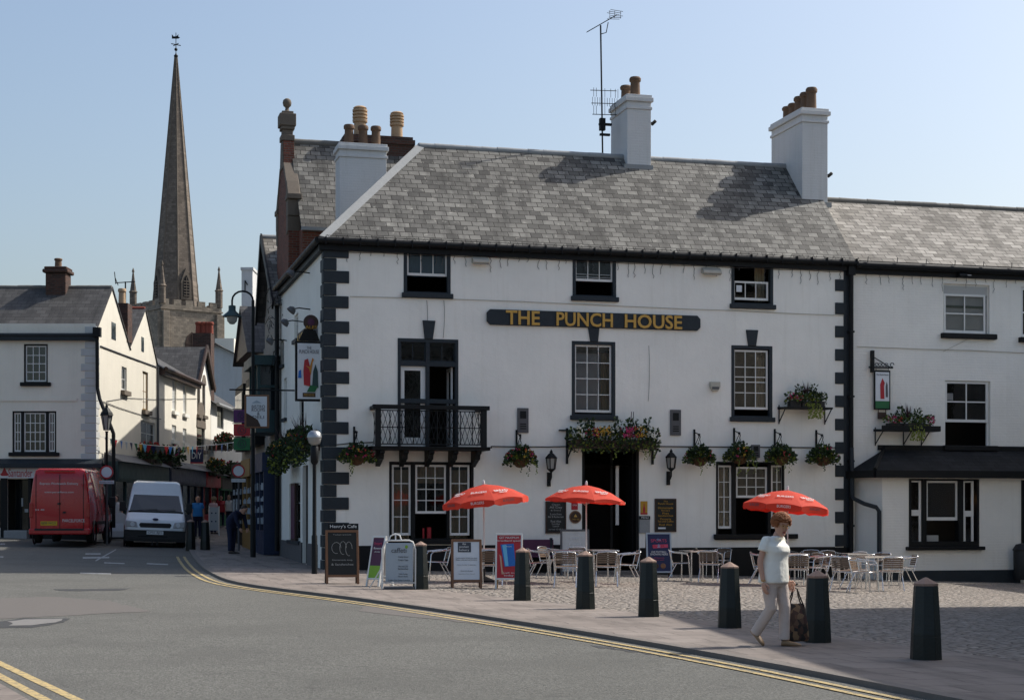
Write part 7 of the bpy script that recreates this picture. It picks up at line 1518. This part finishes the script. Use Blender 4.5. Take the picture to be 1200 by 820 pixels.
for s in (-1, 1):
    m = MB(); m.add([(s*.994, .95, 1.25), (s*.994, 2.0, 1.25), (s*.93, 2.0, 1.78), (s*.93, 1.45, 1.78)], [(0, 1, 2, 3)]); m.build('side_window', M_['darkglass'], t)
    m = MB(); m.box(s*1.0, s*1.2, .98, 1.08, 1.22, 1.55); m.bar((s*.95, 1.05, 1.3), (s*1.1, 1.03, 1.3), .05, .05); m.build('mirror', M_['plastic'], t, bevel=.03)
    m = MB(); m.prism([(s*.56, .70), (s*.95, .72), (s*.955, .93), (s*.62, .89)], -.075, .05); hl = m.build('headlight', M_['lens'], t, bevel=.02); m = MB(T(s*.74, -.08, .80) @ FRONT); m.lathe([(.075, 0), (.06, .01), (.001, .004)], n=14); m.build('reflector', M_['paper'], hl)
m = MB(); m.box(-.985, .985, -.10, .22, .24, .62); m.box(-.9, .9, -.115, -.09, .30, .40); bp = m.build('bumper', M_['plastic'], t, bevel=.05); m = MB(); m.box(-.55, .4, -.11, -.09, .33, .43); m.build('air_intake', M_['black'], bp)
m = MB(); m.prism([(-.48, .70), (.48, .70), (.53, .80), (.48, .86), (-.48, .86), (-.53, .80)], -.07, 0); m.build('grille', M_['plastic'], t, bevel=.02); m = MB(T(0, -.02, .98) @ FRONT); m.lathe([(.1, 0), (.09, .015), (.001, .02)], n=18, sy=.45); o = m.build('badge', M_['navyprint'], t)
m = MB(); m.box(-.27, .27, -.135, -.11, .48, .60); pl = m.build('number_plate', M_['whiteplate'], t); lettering('CP51 BJO', .46, .085, T(0, -.138, .54) @ FRONT, M_['ink'], pl, depth=.003)
m = MB(); [m.box(x-.02, x+.02, -.1, -.07, .1, .3) for x in (-.08, .08)]; m.box(-.3, .6, .4, .5, .12, .2); m.build('tow_bracket', M_['plastic'], t)
# red delivery van seen from behind
dR = 55; q = at(70, 636.5, dR); lz = 2.5
M = T(q.x, q.y, q.z) @ RZ(R(6.5)) @ RZ(R(180))
# local front -y; rear at y=0 after shifting
LR = 5.9
st = [(-LR, .45, .8, .85), (-LR+.1, .3, 1.0, .96), (-LR+.9, .28, 1.3, 1.0), (-LR+1.7, .28, 2.25, .97), (-LR+2.1, .28, 2.55, .98), (-LR+2.9, .28, lz, 1), (-.25, .28, lz, 1), (-.10, .28, lz-.04, .99), (-.02, .30, lz-.2, .97), (0, .38, lz-.4, .95)]
st = [(y+LR, a, b, c) for y, a, b, c in st]
t, W = van('delivery_van', 'red high roofed delivery van seen from behind outside the bank', M @ T(0, -LR, 0), LR, st, .995, .84, 1.15, 'vanred', 1)
B180 = T(0, LR, 0) @ RZ(R(180))       # local frame of the rear face: x right as seen, -y outwards
m = MB(B180); m.box(-.008, .008, -.012, .0, .45, 2.3); m.box(-.8, -.01, -.012, .0, .43, .445); m.box(.01, .8, -.012, .0, .43, .445); m.box(-.78, -.76, -.008, .01, .5, 2.3); m.box(.76, .78, -.008, .01, .5, 2.3); m.build('door_seam', M_['black'], t)
m = MB(B180); m.lathe([(.055, -.02), (.05, .03), (.001, .03)], (-.02, -.02, 1.32), 12); m.box(.1, .2, -.04, 0, 1.0, 1.06); m.build('door_handle', M_['plastic'], t)
m = MB(B180); m.box(-.99, .99, -.12, .15, .30, .50); bp = m.build('bumper', M_['vanred'], t, bevel=.04); m = MB(B180); m.box(-.8, .8, -.125, -.115, .43, .5); m.build('step_pad', M_['plastic'], bp)
m = MB(B180); m.box(-.62, -.08, -.02, .0, .60, .74); pl = m.build('number_plate', M_['yellowplate'], t); lettering('BJ08 WCX', .48, .095, B180 @ T(-.35, -.024, .67) @ FRONT, M_['ink'], pl, depth=.003)
lettering('Express Worldwide Delivery', 1.25, .10, B180 @ T(-.02, -.006, 1.98) @ FRONT, M_['letter'], t, depth=.006); lettering('www.parcelforce.com', .95, .08, B180 @ T(-.02, -.006, 1.70) @ FRONT, M_['letter'], t, depth=.006); lettering('PARCELFORCE', .72, .10, B180 @ T(.45, -.006, .76) @ FRONT, M_['letter'], t, depth=.006); lettering('24 48', .3, .05, B180 @ T(-.65, -.006, 1.12) @ FRONT, M_['letter'], t, depth=.006)
for s in (-1, 1):
    m = MB(B180); m.box(s*.86, s*.985, -.02, .1, .85, 1.35); m.build('tail_light', M_['redlens'], t, bevel=.02)
    m = MB(); m.box(s*.985, s*1.22, .95, 1.05, 1.2, 1.6); m.build('mirror', M_['plastic'], t, bevel=.03)
    m = MB(); m.add([(s*1.003, 1.0, 1.3), (s*1.003, 2.0, 1.3), (s*.93, 2.0, 1.95), (s*.93, 1.55, 1.95)], [(0, 1, 2, 3)]); m.build('side_window', M_['darkglass'], t)
    m = MB(); m.box(s*.985, s*1.012, 1.4, LR-.5, .62, .74); m.build('side_strip', M_['plastic'], t, bevel=.01)
m = MB(B180); m.box(-.5, .5, -.015, .02, 2.37, 2.42); m.build('brake_light', M_['redlens'], t)
# street furniture half hidden behind the vans
q = at(138, 640, 62.5); t = thing('pavement_sign', 'grey white pavement sign standing between the two vans', 'A-board', T(q.x, q.y, zp(q.x, q.y))); m = MB(); m.prism([(-.4, .0), (.4, 0), (.4, .7), (.33, .9), (.15, 1.0), (-.15, 1.0), (-.33, .9), (-.4, .7)], -.03, .03); m.build('panel', M_['grey_render'], t); m = MB(); m.box(-.45, .45, -.2, .2, -.0, .08); m.build('base', M_['plastic'], t); m = MB(); m.box(-.22, .22, -.04, -.03, .3, .6); m.build('notice', M_['paper'], t)
q = at(251, 612, 70); t = thing('street_board', 'pale blue standing board in the dark street between two passers-by', 'A-board', T(q.x, q.y, zp(q.x, q.y)) @ RZ(R(-12))); m = MB(); m.box(-.21, .21, -.02, .02, .22, 1.2); m.build('panel', M_['bluegrey'], t); m = MB(); [m.box(x-.02, x+.02, -.03, .03, 0, 1.24) for x in (-.22, .22)]; m.build('frame', M_['sash'], t); m = MB(); [m.box(x-.03, x+.03, -.025, -.02, z-.03, z+.03) for x in (-.1, .08) for z in (.6, .95)]; m.build('mark', M_['blue'], t)
q = at(281, 622, 62); t = thing('clothes_rack', 'rack of pale goods in front of the ochre shop', 'rack', T(q.x, q.y, zp(q.x, q.y))); m = MB(); m.tube([(-.25, 0, 0), (-.25, 0, 1.6), (.25, 0, 1.6), (.25, 0, 0)], .02, 6); m.build('frame', M_['steel'], t); m = MB(); [m.box(-.22+.1*k, -.16+.1*k, -.2, .2, .5+.1*(k % 2), 1.55) for k in range(5)]; m.build('goods', M_['grey_render'], t)

# ---------------------------------------------------------------- people
def skin(vs, rad, edges, root=0, levels=2):
    me = bpy.data.meshes.new('b'); me.from_pydata(vs, edges, []); o = bpy.data.objects.new('b', me); COL.objects.link(o)
    md = o.modifiers.new('s', 'SKIN'); md.use_smooth_shade = True
    for i, r in enumerate(rad): me.skin_vertices[0].data[i].radius = r if isinstance(r, tuple) else (r, r)
    for i in range(len(vs)): me.skin_vertices[0].data[i].use_root = (i == root)
    sb = o.modifiers.new('u', 'SUBSURF'); sb.levels = levels; sb.render_levels = levels
    dg = bpy.context.evaluated_depsgraph_get(); dg.update(); r = bpy.data.meshes.new_from_object(o.evaluated_get(dg)); bpy.data.objects.remove(o); return r
def addmesh(m, me, M=None):
    m.add([(M @ v.co) if M else v.co.copy() for v in me.vertices], [tuple(p.vertices) for p in me.polygons])
def hand(m, wrist, d, palm_n, s=1.0, curl=.5, left=True):
    """palm with four bent fingers and a thumb; d = direction of the hand, palm_n = palm normal"""
    d = Vector(d).normalized(); nn = Vector(palm_n); nn = (nn-d*nn.dot(d)).normalized(); sd_ = d.cross(nn).normalized()*(1 if left else -1); w = Vector(wrist)
    vs = [w, w+d*.045*s, w+d*.085*s]; me = skin([tuple(v) for v in vs], [(.022*s, .026*s), (.016*s, .038*s), (.013*s, .036*s)], [(0, 1), (1, 2)], 0, 2); addmesh(m, me)
    for k, (o_, L) in enumerate(((-.028, .072), (-.009, .08), (.010, .074), (.027, .058))):
        b = w+d*.078*s+sd_*o_*s; q = [b-d*.02*s, b]; dirv = d.copy()
        for j in range(3): dirv = (dirv+nn*curl*(.5+.35*j)).normalized(); q.append(q[-1]+dirv*L*s*(.42, .33, .25)[j])
        addmesh(m, skin([tuple(v) for v in q], [.0095*s, .0095*s, .009*s, .008*s, .0065*s], [(i, i+1) for i in range(4)], 0, 1))
    b = w+d*.02*s-sd_*.03*s; q = [b, b-sd_*.02*s+d*.022*s+nn*.01*s, b-sd_*.026*s+d*.048*s+nn*.02*s, b-sd_*.02*s+d*.068*s+nn*.026*s]; addmesh(m, skin([tuple(v) for v in q], [.013*s, .0115*s, .010*s, .008*s], [(0, 1), (1, 2), (2, 3)], 0, 1))
def ring(c, rx, ry, yaw=0, n=22, p=2.3):
    out = []
    for j in range(n):
        a = 2*math.pi*j/n; ca, sa = math.cos(a), math.sin(a); x = rx*math.copysign(abs(ca)**(2/p), ca); y = ry*math.copysign(abs(sa)**(2/p), sa)
        out.append((c[0]+x*math.cos(yaw)-y*math.sin(yaw), c[1]+x*math.sin(yaw)+y*math.cos(yaw), c[2]))
    return out
def head(m, c, s, HM):
    """egg shaped head with nose, chin, ears; HM turns it; faces -y"""
    rg = []
    prof = [(-.125, .03, .03, -.035), (-.115, .048, .045, -.035), (-.09, .06, .062, -.022), (-.05, .07, .078, -.01), (0, .076, .092, 0), (.04, .077, .098, .004), (.075, .068, .088, .006), (.10, .048, .062, .006), (.115, .02, .025, .006)]
    b = MB(HM); b.rings([ring((0, dy*s, z*s), rx*s, ry*s, 0, 18, 2) for z, rx, ry, dy in prof])
    b.add([(-.014*s, -.085*s, .015*s), (.014*s, -.085*s, .015*s), (.019*s, -.088*s, -.032*s), (-.019*s, -.088*s, -.032*s), (0, -.117*s, -.026*s), (0, -.095*s, .02*s)], [(0, 5, 4, 3), (5, 1, 2, 4), (4, 2, 3)])
    for e in (-1, 1): b.ell((e*.077*s, .008*s, -.012*s), (.012*s, .022*s, .034*s), 8, 6)
    b.ell((0, -.078*s, -.098*s), (.028*s, .022*s, .02*s), 8, 6)
    m.add(b.v, b.f)
def person(label, M, P, s=1.0, cloth_=('shirt', 'trousers'), shoes='shoe', hair='hair', hairtype='short', sleeve=.5, female=True, glasses=False, headrot=(0, 0, 0)):
    t = thing('person', label, 'person', M)
    J = {k: Vector(v)*s for k, v in P.items() if k != 'bend'}
    names = ['pelvis', 'waist', 'chest', 'neck', 'headb']; vs = [J[n] for n in names]; rad = [(.11, .09), (.09, .07), (.095, .065), (.047, .048), (.046, .05)]; ed = [(0, 1), (1, 2), (2, 3), (3, 4)]
    def chain(start, pts, rr):
        prev = start
        for p, r in zip(pts, rr): vs.append(J[p]); rad.append((r, r)); ed.append((prev, len(vs)-1)); prev = len(vs)-1
    for sd_ in 'LR':
        chain(2, [sd_+'sh', sd_+'el', sd_+'wr'], [.036, .038, .026]); chain(0, [sd_+'hip', sd_+'kn', sd_+'an'], [.085, .055, .038])
    me = skin([tuple(v) for v in vs], [(a*s, b*s) for a, b in rad], ed, 0, 2); m = MB(); addmesh(m, me)
    HM = T(*J['head']) @ Matrix.Rotation(headrot[2], 4, 'Z') @ RX(headrot[0]) @ RY(headrot[1]); head(m, None, s, HM)
    for sd_ in 'LR':
        d = (J[sd_+'wr']-J[sd_+'el']).normalized(); hand(m, J[sd_+'wr'], P.get(sd_+'hd') or d, (1 if sd_ == 'R' else -1, -.35, 0), s, P_curl.get(label, .35), sd_ == 'L')
    body = m.build('body', M_['skin'], t, smooth=True)
    # face details
    m = MB(HM); [m.ell((e*.03*s, -.088*s, .014*s), (.011*s, .006*s, .006*s), 8, 6) for e in (-1, 1)]; m.build('eyes', M_['eye'], t); m = MB(HM); m.ell((0, -.091*s, -.062*s), (.025*s, .006*s, .008*s), 10, 6); m.build('mouth', M_['lips'], t)
    m = MB(HM); [m.bar((e*.014*s, -.092*s, .033*s), (e*.048*s, -.084*s, .035*s), .006*s, .006*s) for e in (-1, 1)]; m.build('eyebrows', M_[hair], t)
    if glasses:
        m = MB(HM)
        for e in (-1, 1): m.tube([(e*.032*s+.023*s*math.cos(a), -.102*s, .010*s+.018*s*math.sin(a)) for a in [2*math.pi*k/14 for k in range(14)]], .0025*s, 5, closed=True); m.bar((e*.055*s, -.1*s, .014*s), (e*.078*s, .005*s, .008*s), .004, .004)
        m.bar((-.01*s, -.104*s, .012*s), (.01*s, -.104*s, .012*s), .004, .004); m.build('glasses', M_['gold'], t)
    # hair
    m = MB(HM); rg = []; n = 20; rr = random.Random(3)
    top = .146 if hairtype == 'full' else .125; wd = .108 if hairtype == 'full' else .085
    for i in range(9):
        f = i/8; z = -.03+(top+.03)*f; r = math.sqrt(max(.0, 1-max(0, (f-.35)/.65)**2)) if f < 1 else .12; r = max(r, .12); out = []
        for j in range(n):
            a = 2*math.pi*j/n; x, y = math.cos(a), math.sin(a); fr = max(0, -y); k = 1.0
            yb = (.118 if hairtype == 'full' else .1); lim = .105+.0 if z > .055 else (.105-fr*.12 if z > .03 else .105-fr*.2)
            jt = 1+rr.uniform(-.06, .06) if hairtype == 'full' else 1+rr.uniform(-.03, .03)
            out.append((x*wd*r*jt*s, (.012+(y*yb*r*jt if y > 0 else y*min(yb, max(.0, lim))*r*jt))*s, z*s))
        rg.append(out)
    m.rings(rg); hr = m.build('hair', M_[hair], t, smooth=True)
    if hairtype == 'full':
        m = MB(HM)
        for k in range(420):
            a = rr.uniform(0, 2*math.pi); ph = rr.uniform(-.35, 1.45); c = Vector((math.cos(a)*math.cos(ph)*.102, .012+math.sin(a)*math.cos(ph)*.106, .03+math.sin(ph)*.103))
            if c.y < -.05 and c.z < .065: continue
            tg = Vector((-math.sin(a), math.cos(a), rr.uniform(-.6, .6))); e = c.normalized(); m.tube([(c-tg*.018)*s, (c+e*.013)*s, (c+tg*.018)*s], [.009*s, .012*s, .006*s], 5)
        m.build('curls', M_[hair], hr, smooth=True)
    # top
    tp = cloth_[0]; m = MB(); ch = J['chest']; wa = J['waist']; pe = J['pelvis']; nk = J['neck']; yaw = math.atan2(J['Lsh'].y-J['Rsh'].y, J['Lsh'].x-J['Rsh'].x)
    hem = pe+Vector((0, 0, -.12 if female else -.05))*s; b_ = .045*s if female else .0
    def off2(c, f): return Vector((c.x+f*math.sin(yaw), c.y-f*math.cos(yaw), c.z))
    sm_ = (J['Lsh']+J['Rsh'])/2
    L_ = [(hem, .198, .162, 0), (pe+(wa-pe)*.2, .19, .154, .005), (wa, .172, .136, .015), (wa+(ch-wa)*.45, .17, .13, .02), (wa+(ch-wa)*.8, .176, .135, .032 if female else .01), (ch+(sm_-ch)*.3, .18, .122, .026 if female else .0), (sm_+Vector((0, 0, -.03))*s, .186, .095, 0), (sm_+Vector((0, 0, .02))*s, .155, .08, -.005), (nk+Vector((0, 0, -.035))*s, .105, .082, -.0), (nk+Vector((0, 0, -.012))*s, .078, .072, .0), (nk+Vector((0, 0, -.006))*s, .07, .066, .0)]
    if P.get('bend'):       # bent torso: rings turned with the spine
        rg = []
        for c, rx, ry, f in L_:
            bend = P['bend']; loc = ring((0, 0, 0), rx*s, ry*s, yaw, 22, 2.3); up = (nk-pe).normalized()
            ax = Vector((math.cos(yaw), math.sin(yaw), 0)); fw = ax.cross(up); rg.append([tuple(c+ax*(q[0])+fw*(-q[1])) for q in loc])
        m.rings(rg)
    else: m.rings([ring(off2(c, f*s), rx*s, ry*s, yaw) for c, rx, ry, f in L_])
    for sd_ in 'LR':
        a, b, c = J[sd_+'sh'], J[sd_+'el'], J[sd_+'wr']
        if sleeve < 1: q = [a+(sm_-a)*.45, a+Vector((0, 0, -.004))*s, a+(b-a)*.25, a+(b-a)*sleeve*.95, a+(b-a)*sleeve]; rr_ = [.045, .056, .06, .064, .066]
        else: q = [a+Vector((0, 0, .03))*s+(sm_-a)*.25, a, a+(b-a)*.5, b, b+(c-b)*.5, c]; rr_ = [.055, .072, .06, .054, .048, .04]
        m.tube(q, [r*s for r in rr_], 14)
    o = m.build('top', M_[tp], t, smooth=True); knit(o, .011*s, 9)
    # trousers
    m = MB(); c = cloth_[1]
    m.rings([ring(pe+Vector((0, 0, -.16))*s, .15*s, .115*s, yaw), ring(pe+Vector((0, 0, -.08))*s, .163*s, .126*s, yaw), ring(pe+Vector((0, 0, .05))*s, .16*s, .122*s, yaw), ring(pe+Vector((0, 0, .1))*s, .15*s, .112*s, yaw)])
    for sd_ in 'LR':
        h, k, a = J[sd_+'hip'], J[sd_+'kn'], J[sd_+'an']
        m.tube([h+Vector((0, 0, .04))*s, h+(k-h)*.25, h+(k-h)*.6, k, k+(a-k)*.4, k+(a-k)*.8, a+(a-k).normalized()*.012*s], [(.088*s, .098*s), (.09*s, .098*s), (.078*s, .083*s), (.066*s, .072*s), (.062*s, .067*s), (.06*s, .065*s), (.06*s, .066*s)], 16)
    o = m.build('trousers', M_[c], t, smooth=True); knit(o, .011*s, 5)
    for sd_ in 'LR':
        a = J[sd_+'an']; tdir = Vector(P[sd_+'toe'])*s-a; tdir.normalize(); he = a-Vector((0, 0, 1)).lerp(-tdir, .0)*.0
        f = Vector(P[sd_+'toe'])*s; hl = Vector(P[sd_+'heel'])*s; m = MB(); dd = (f-hl); upv = Vector((0, 0, 1)); sx = dd.cross(upv).normalized(); un = sx.cross(dd).normalized(); rg = []
        for fr, wv, hv in ((-.06, .02, .03), (0, .034, .07), (.25, .036, .078), (.5, .042, .055), (.78, .046, .042), (.97, .034, .03), (1.05, .012, .014)):
            cc_ = hl+dd*fr; rg.append([tuple(cc_+sx*wv*s*math.cos(q)+un*(hv*s*.5+hv*s*.5*math.sin(q))) for q in [2*math.pi*k/12 for k in range(12)]])
        m.rings(rg); m.build('shoe', M_[shoes], t, smooth=True)
    return t, J
P_curl = {}
def knit(o, vox, it):
    """sew sleeves / legs and trunk into one smooth garment"""
    md = o.modifiers.new('r', 'REMESH'); md.mode = 'VOXEL'; md.voxel_size = vox; md.use_smooth_shade = True
    md = o.modifiers.new('s', 'SMOOTH'); md.factor = .5; md.iterations = it
    dg = bpy.context.evaluated_depsgraph_get(); dg.update(); me = bpy.data.meshes.new_from_object(o.evaluated_get(dg)); o.modifiers.clear(); o.data = me
    for p in me.polygons: p.use_smooth = True
base = dict(pelvis=(0, 0, .86), waist=(0, 0, 1.0), chest=(0, -.005, 1.14), neck=(0, -.015, 1.325), headb=(0, -.03, 1.38), head=(0, -.05, 1.455), Rsh=(-.165, 0, 1.27), Rel=(-.205, .03, 1.0), Rwr=(-.20, -.03, .77), Lsh=(.165, 0, 1.27), Lel=(.215, .04, 1.0), Lwr=(.225, .0, .765), Lhip=(.09, 0, .81), Rhip=(-.09, 0, .81), Lkn=(.09, -.02, .45), Lan=(.09, .0, .09), Rkn=(-.09, -.02, .45), Ran=(-.09, 0, .09), Ltoe=(.1, -.2, .0), Lheel=(.09, .03, .0), Rtoe=(-.1, -.2, .0), Rheel=(-.09, .03, .0))
# the walking woman
lbw = 'elderly woman walking past in a cream top and beige trousers carrying a bag'
P_curl[lbw] = .4
P = dict(base); P.update(chest=(0, -.02, 1.14), neck=(0, -.05, 1.30), headb=(0, -.075, 1.355), head=(0.0, -.105, 1.425), Rsh=(-.16, 0, 1.25), Lsh=(.16, 0, 1.25), Lkn=(.08, -.10, .46), Lan=(.075, -.10, .085), Ltoe=(.085, -.31, .01), Lheel=(.075, -.08, .0), Rkn=(-.08, -.02, .45), Ran=(-.08, .20, .15), Rtoe=(-.08, .10, .005), Rheel=(-.08, .26, .15), Lwr=(.25, -.05, .765), Lel=(.215, .04, 1.0), Rel=(-.215, .05, .99), Rwr=(-.215, .0, .755), Rhip=(-.09, .01, .81), Lhip=(.09, -.01, .81))
q = G(906.5, 756.5); kW = 158/F*q.y/1.585
woman, JW = person(lbw, T(*q) @ RZ(R(48)), P, kW, ('shirt', 'trousers'), 'shoe', 'hair', 'full', .52, True, True, (R(20), 0, R(-24)))
m = MB(); m.tube([JW['Rwr']+Vector((.028*math.cos(a), .028*math.sin(a), .02)) for a in [2*math.pi*k/12 for k in range(12)]], .005, 5, closed=True); m.build('watch', M_['gold'], woman)
# her bag
Mw = woman.matrix_world; hp = Mw @ (JW['Lwr']+(JW['Lwr']-JW['Lel']).normalized()*.10*kW); s_ = F/q.y
t = thing('handbag', 'brown tapestry tote bag hanging from the woman left hand', 'bag', T(hp.x+.035, hp.y-.0, hp.z-.01) @ RZ(R(20))); zb_ = (zp(hp.x, hp.y)-hp.z)+.06; zt_ = zb_+.42
m = MB(); m.rings([ring((0, 0, zb_), .155, .075, 0, 20, 4), ring((0, 0, zb_+.03), .17, .085, 0, 20, 4), ring((0, 0, zb_+.2), .15, .075, 0, 20, 4), ring((0, 0, zt_), .12, .04, 0, 20, 3.5), ring((0, 0, zt_+.02), .11, .02, 0, 20, 3.5)]); m.build('body', M_['bag'], t, smooth=True)
for y in (-.03, .03): m = MB(); m.tube([(-.10, y, zt_-.02), (-.045, y*.6, zt_*.4), (-.03, 0, .0), (.0, 0, .018), (.03, 0, .0), (.05, y*.6, zt_*.4), (.105, y, zt_-.02)], .013, 6, flat=.5); m.build('handle', M_['darkshoe'], t, smooth=True)
# passers-by in the dark street
P2 = dict(base); P2.update(waist=(0, -.06, .99), chest=(0, -.20, 1.10), neck=(0, -.33, 1.20), headb=(0, -.38, 1.225), head=(0, -.45, 1.25), Rsh=(-.17, -.27, 1.16), Lsh=(.17, -.27, 1.16), Rel=(-.2, -.34, .92), Lel=(.2, -.34, .92), Rwr=(-.16, -.42, .72), Lwr=(.16, -.42, .72), bend=1, Lkn=(.09, -.02, .45), Lan=(.1, .03, .09), Ltoe=(.12, -.19, 0), Lheel=(.1, .06, 0), Rkn=(-.1, -.03, .45), Ran=(-.12, -.05, .09), Rtoe=(-.14, -.28, 0), Rheel=(-.12, -.02, 0))
d = 52.5; q = at(271, 641, d); q.z = zp(q.x, q.y); person('stooping man in dark navy clothes at the mouth of the street', T(*q) @ RZ(R(62)), P2, 1.12, ('denim', 'denim'), 'darkshoe', 'darkhair', 'short', 1.2, False, False, (R(40), 0, 0))
d = 66; q = at(231.5, 628, d); q.z = zp(q.x, q.y); person('passer-by in a bright blue polo shirt beside the white van', T(*q) @ RZ(R(20)), base, 1.08, ('blueshirt', 'slatwood' if 0 else 'denim'), 'darkshoe', 'darkhair', 'short', .6, False, False)
d = 72; q = at(250, 625, d); q.z = zp(q.x, q.y)+.0; person('fair haired passer-by in a pale pink top walking up the dark street', T(*q) @ RZ(R(150)), base, 1.02, ('pinktop', 'denim'), 'darkshoe', 'fairhair', 'full', .4, True, False)
d = 80; q = at(269, 622, d); q.z = zp(q.x, q.y); person('distant passer-by in a grey top half hidden behind the stooping man', T(*q) @ RZ(R(-20)), base, 1.03, ('grey_render', 'denim'), 'darkshoe', 'darkhair', 'short', .5, False, False)

d = 84; q = at(259, 620, d); q.z = zp(q.x, q.y); person('distant passer-by in a red top further up the dark street', T(*q) @ RZ(R(10)), base, 1.0, ('redprint', 'denim'), 'darkshoe', 'darkhair', 'short', .5, True, False)
d = 63; q = at(137, 632, d); q.z = zp(q.x, q.y); person('figure in a pale top standing between the red van and the white van', T(*q) @ RZ(R(-30)), base, 1.05, ('grey_render', 'denim'), 'darkshoe', 'darkhair', 'short', .6, False, False)
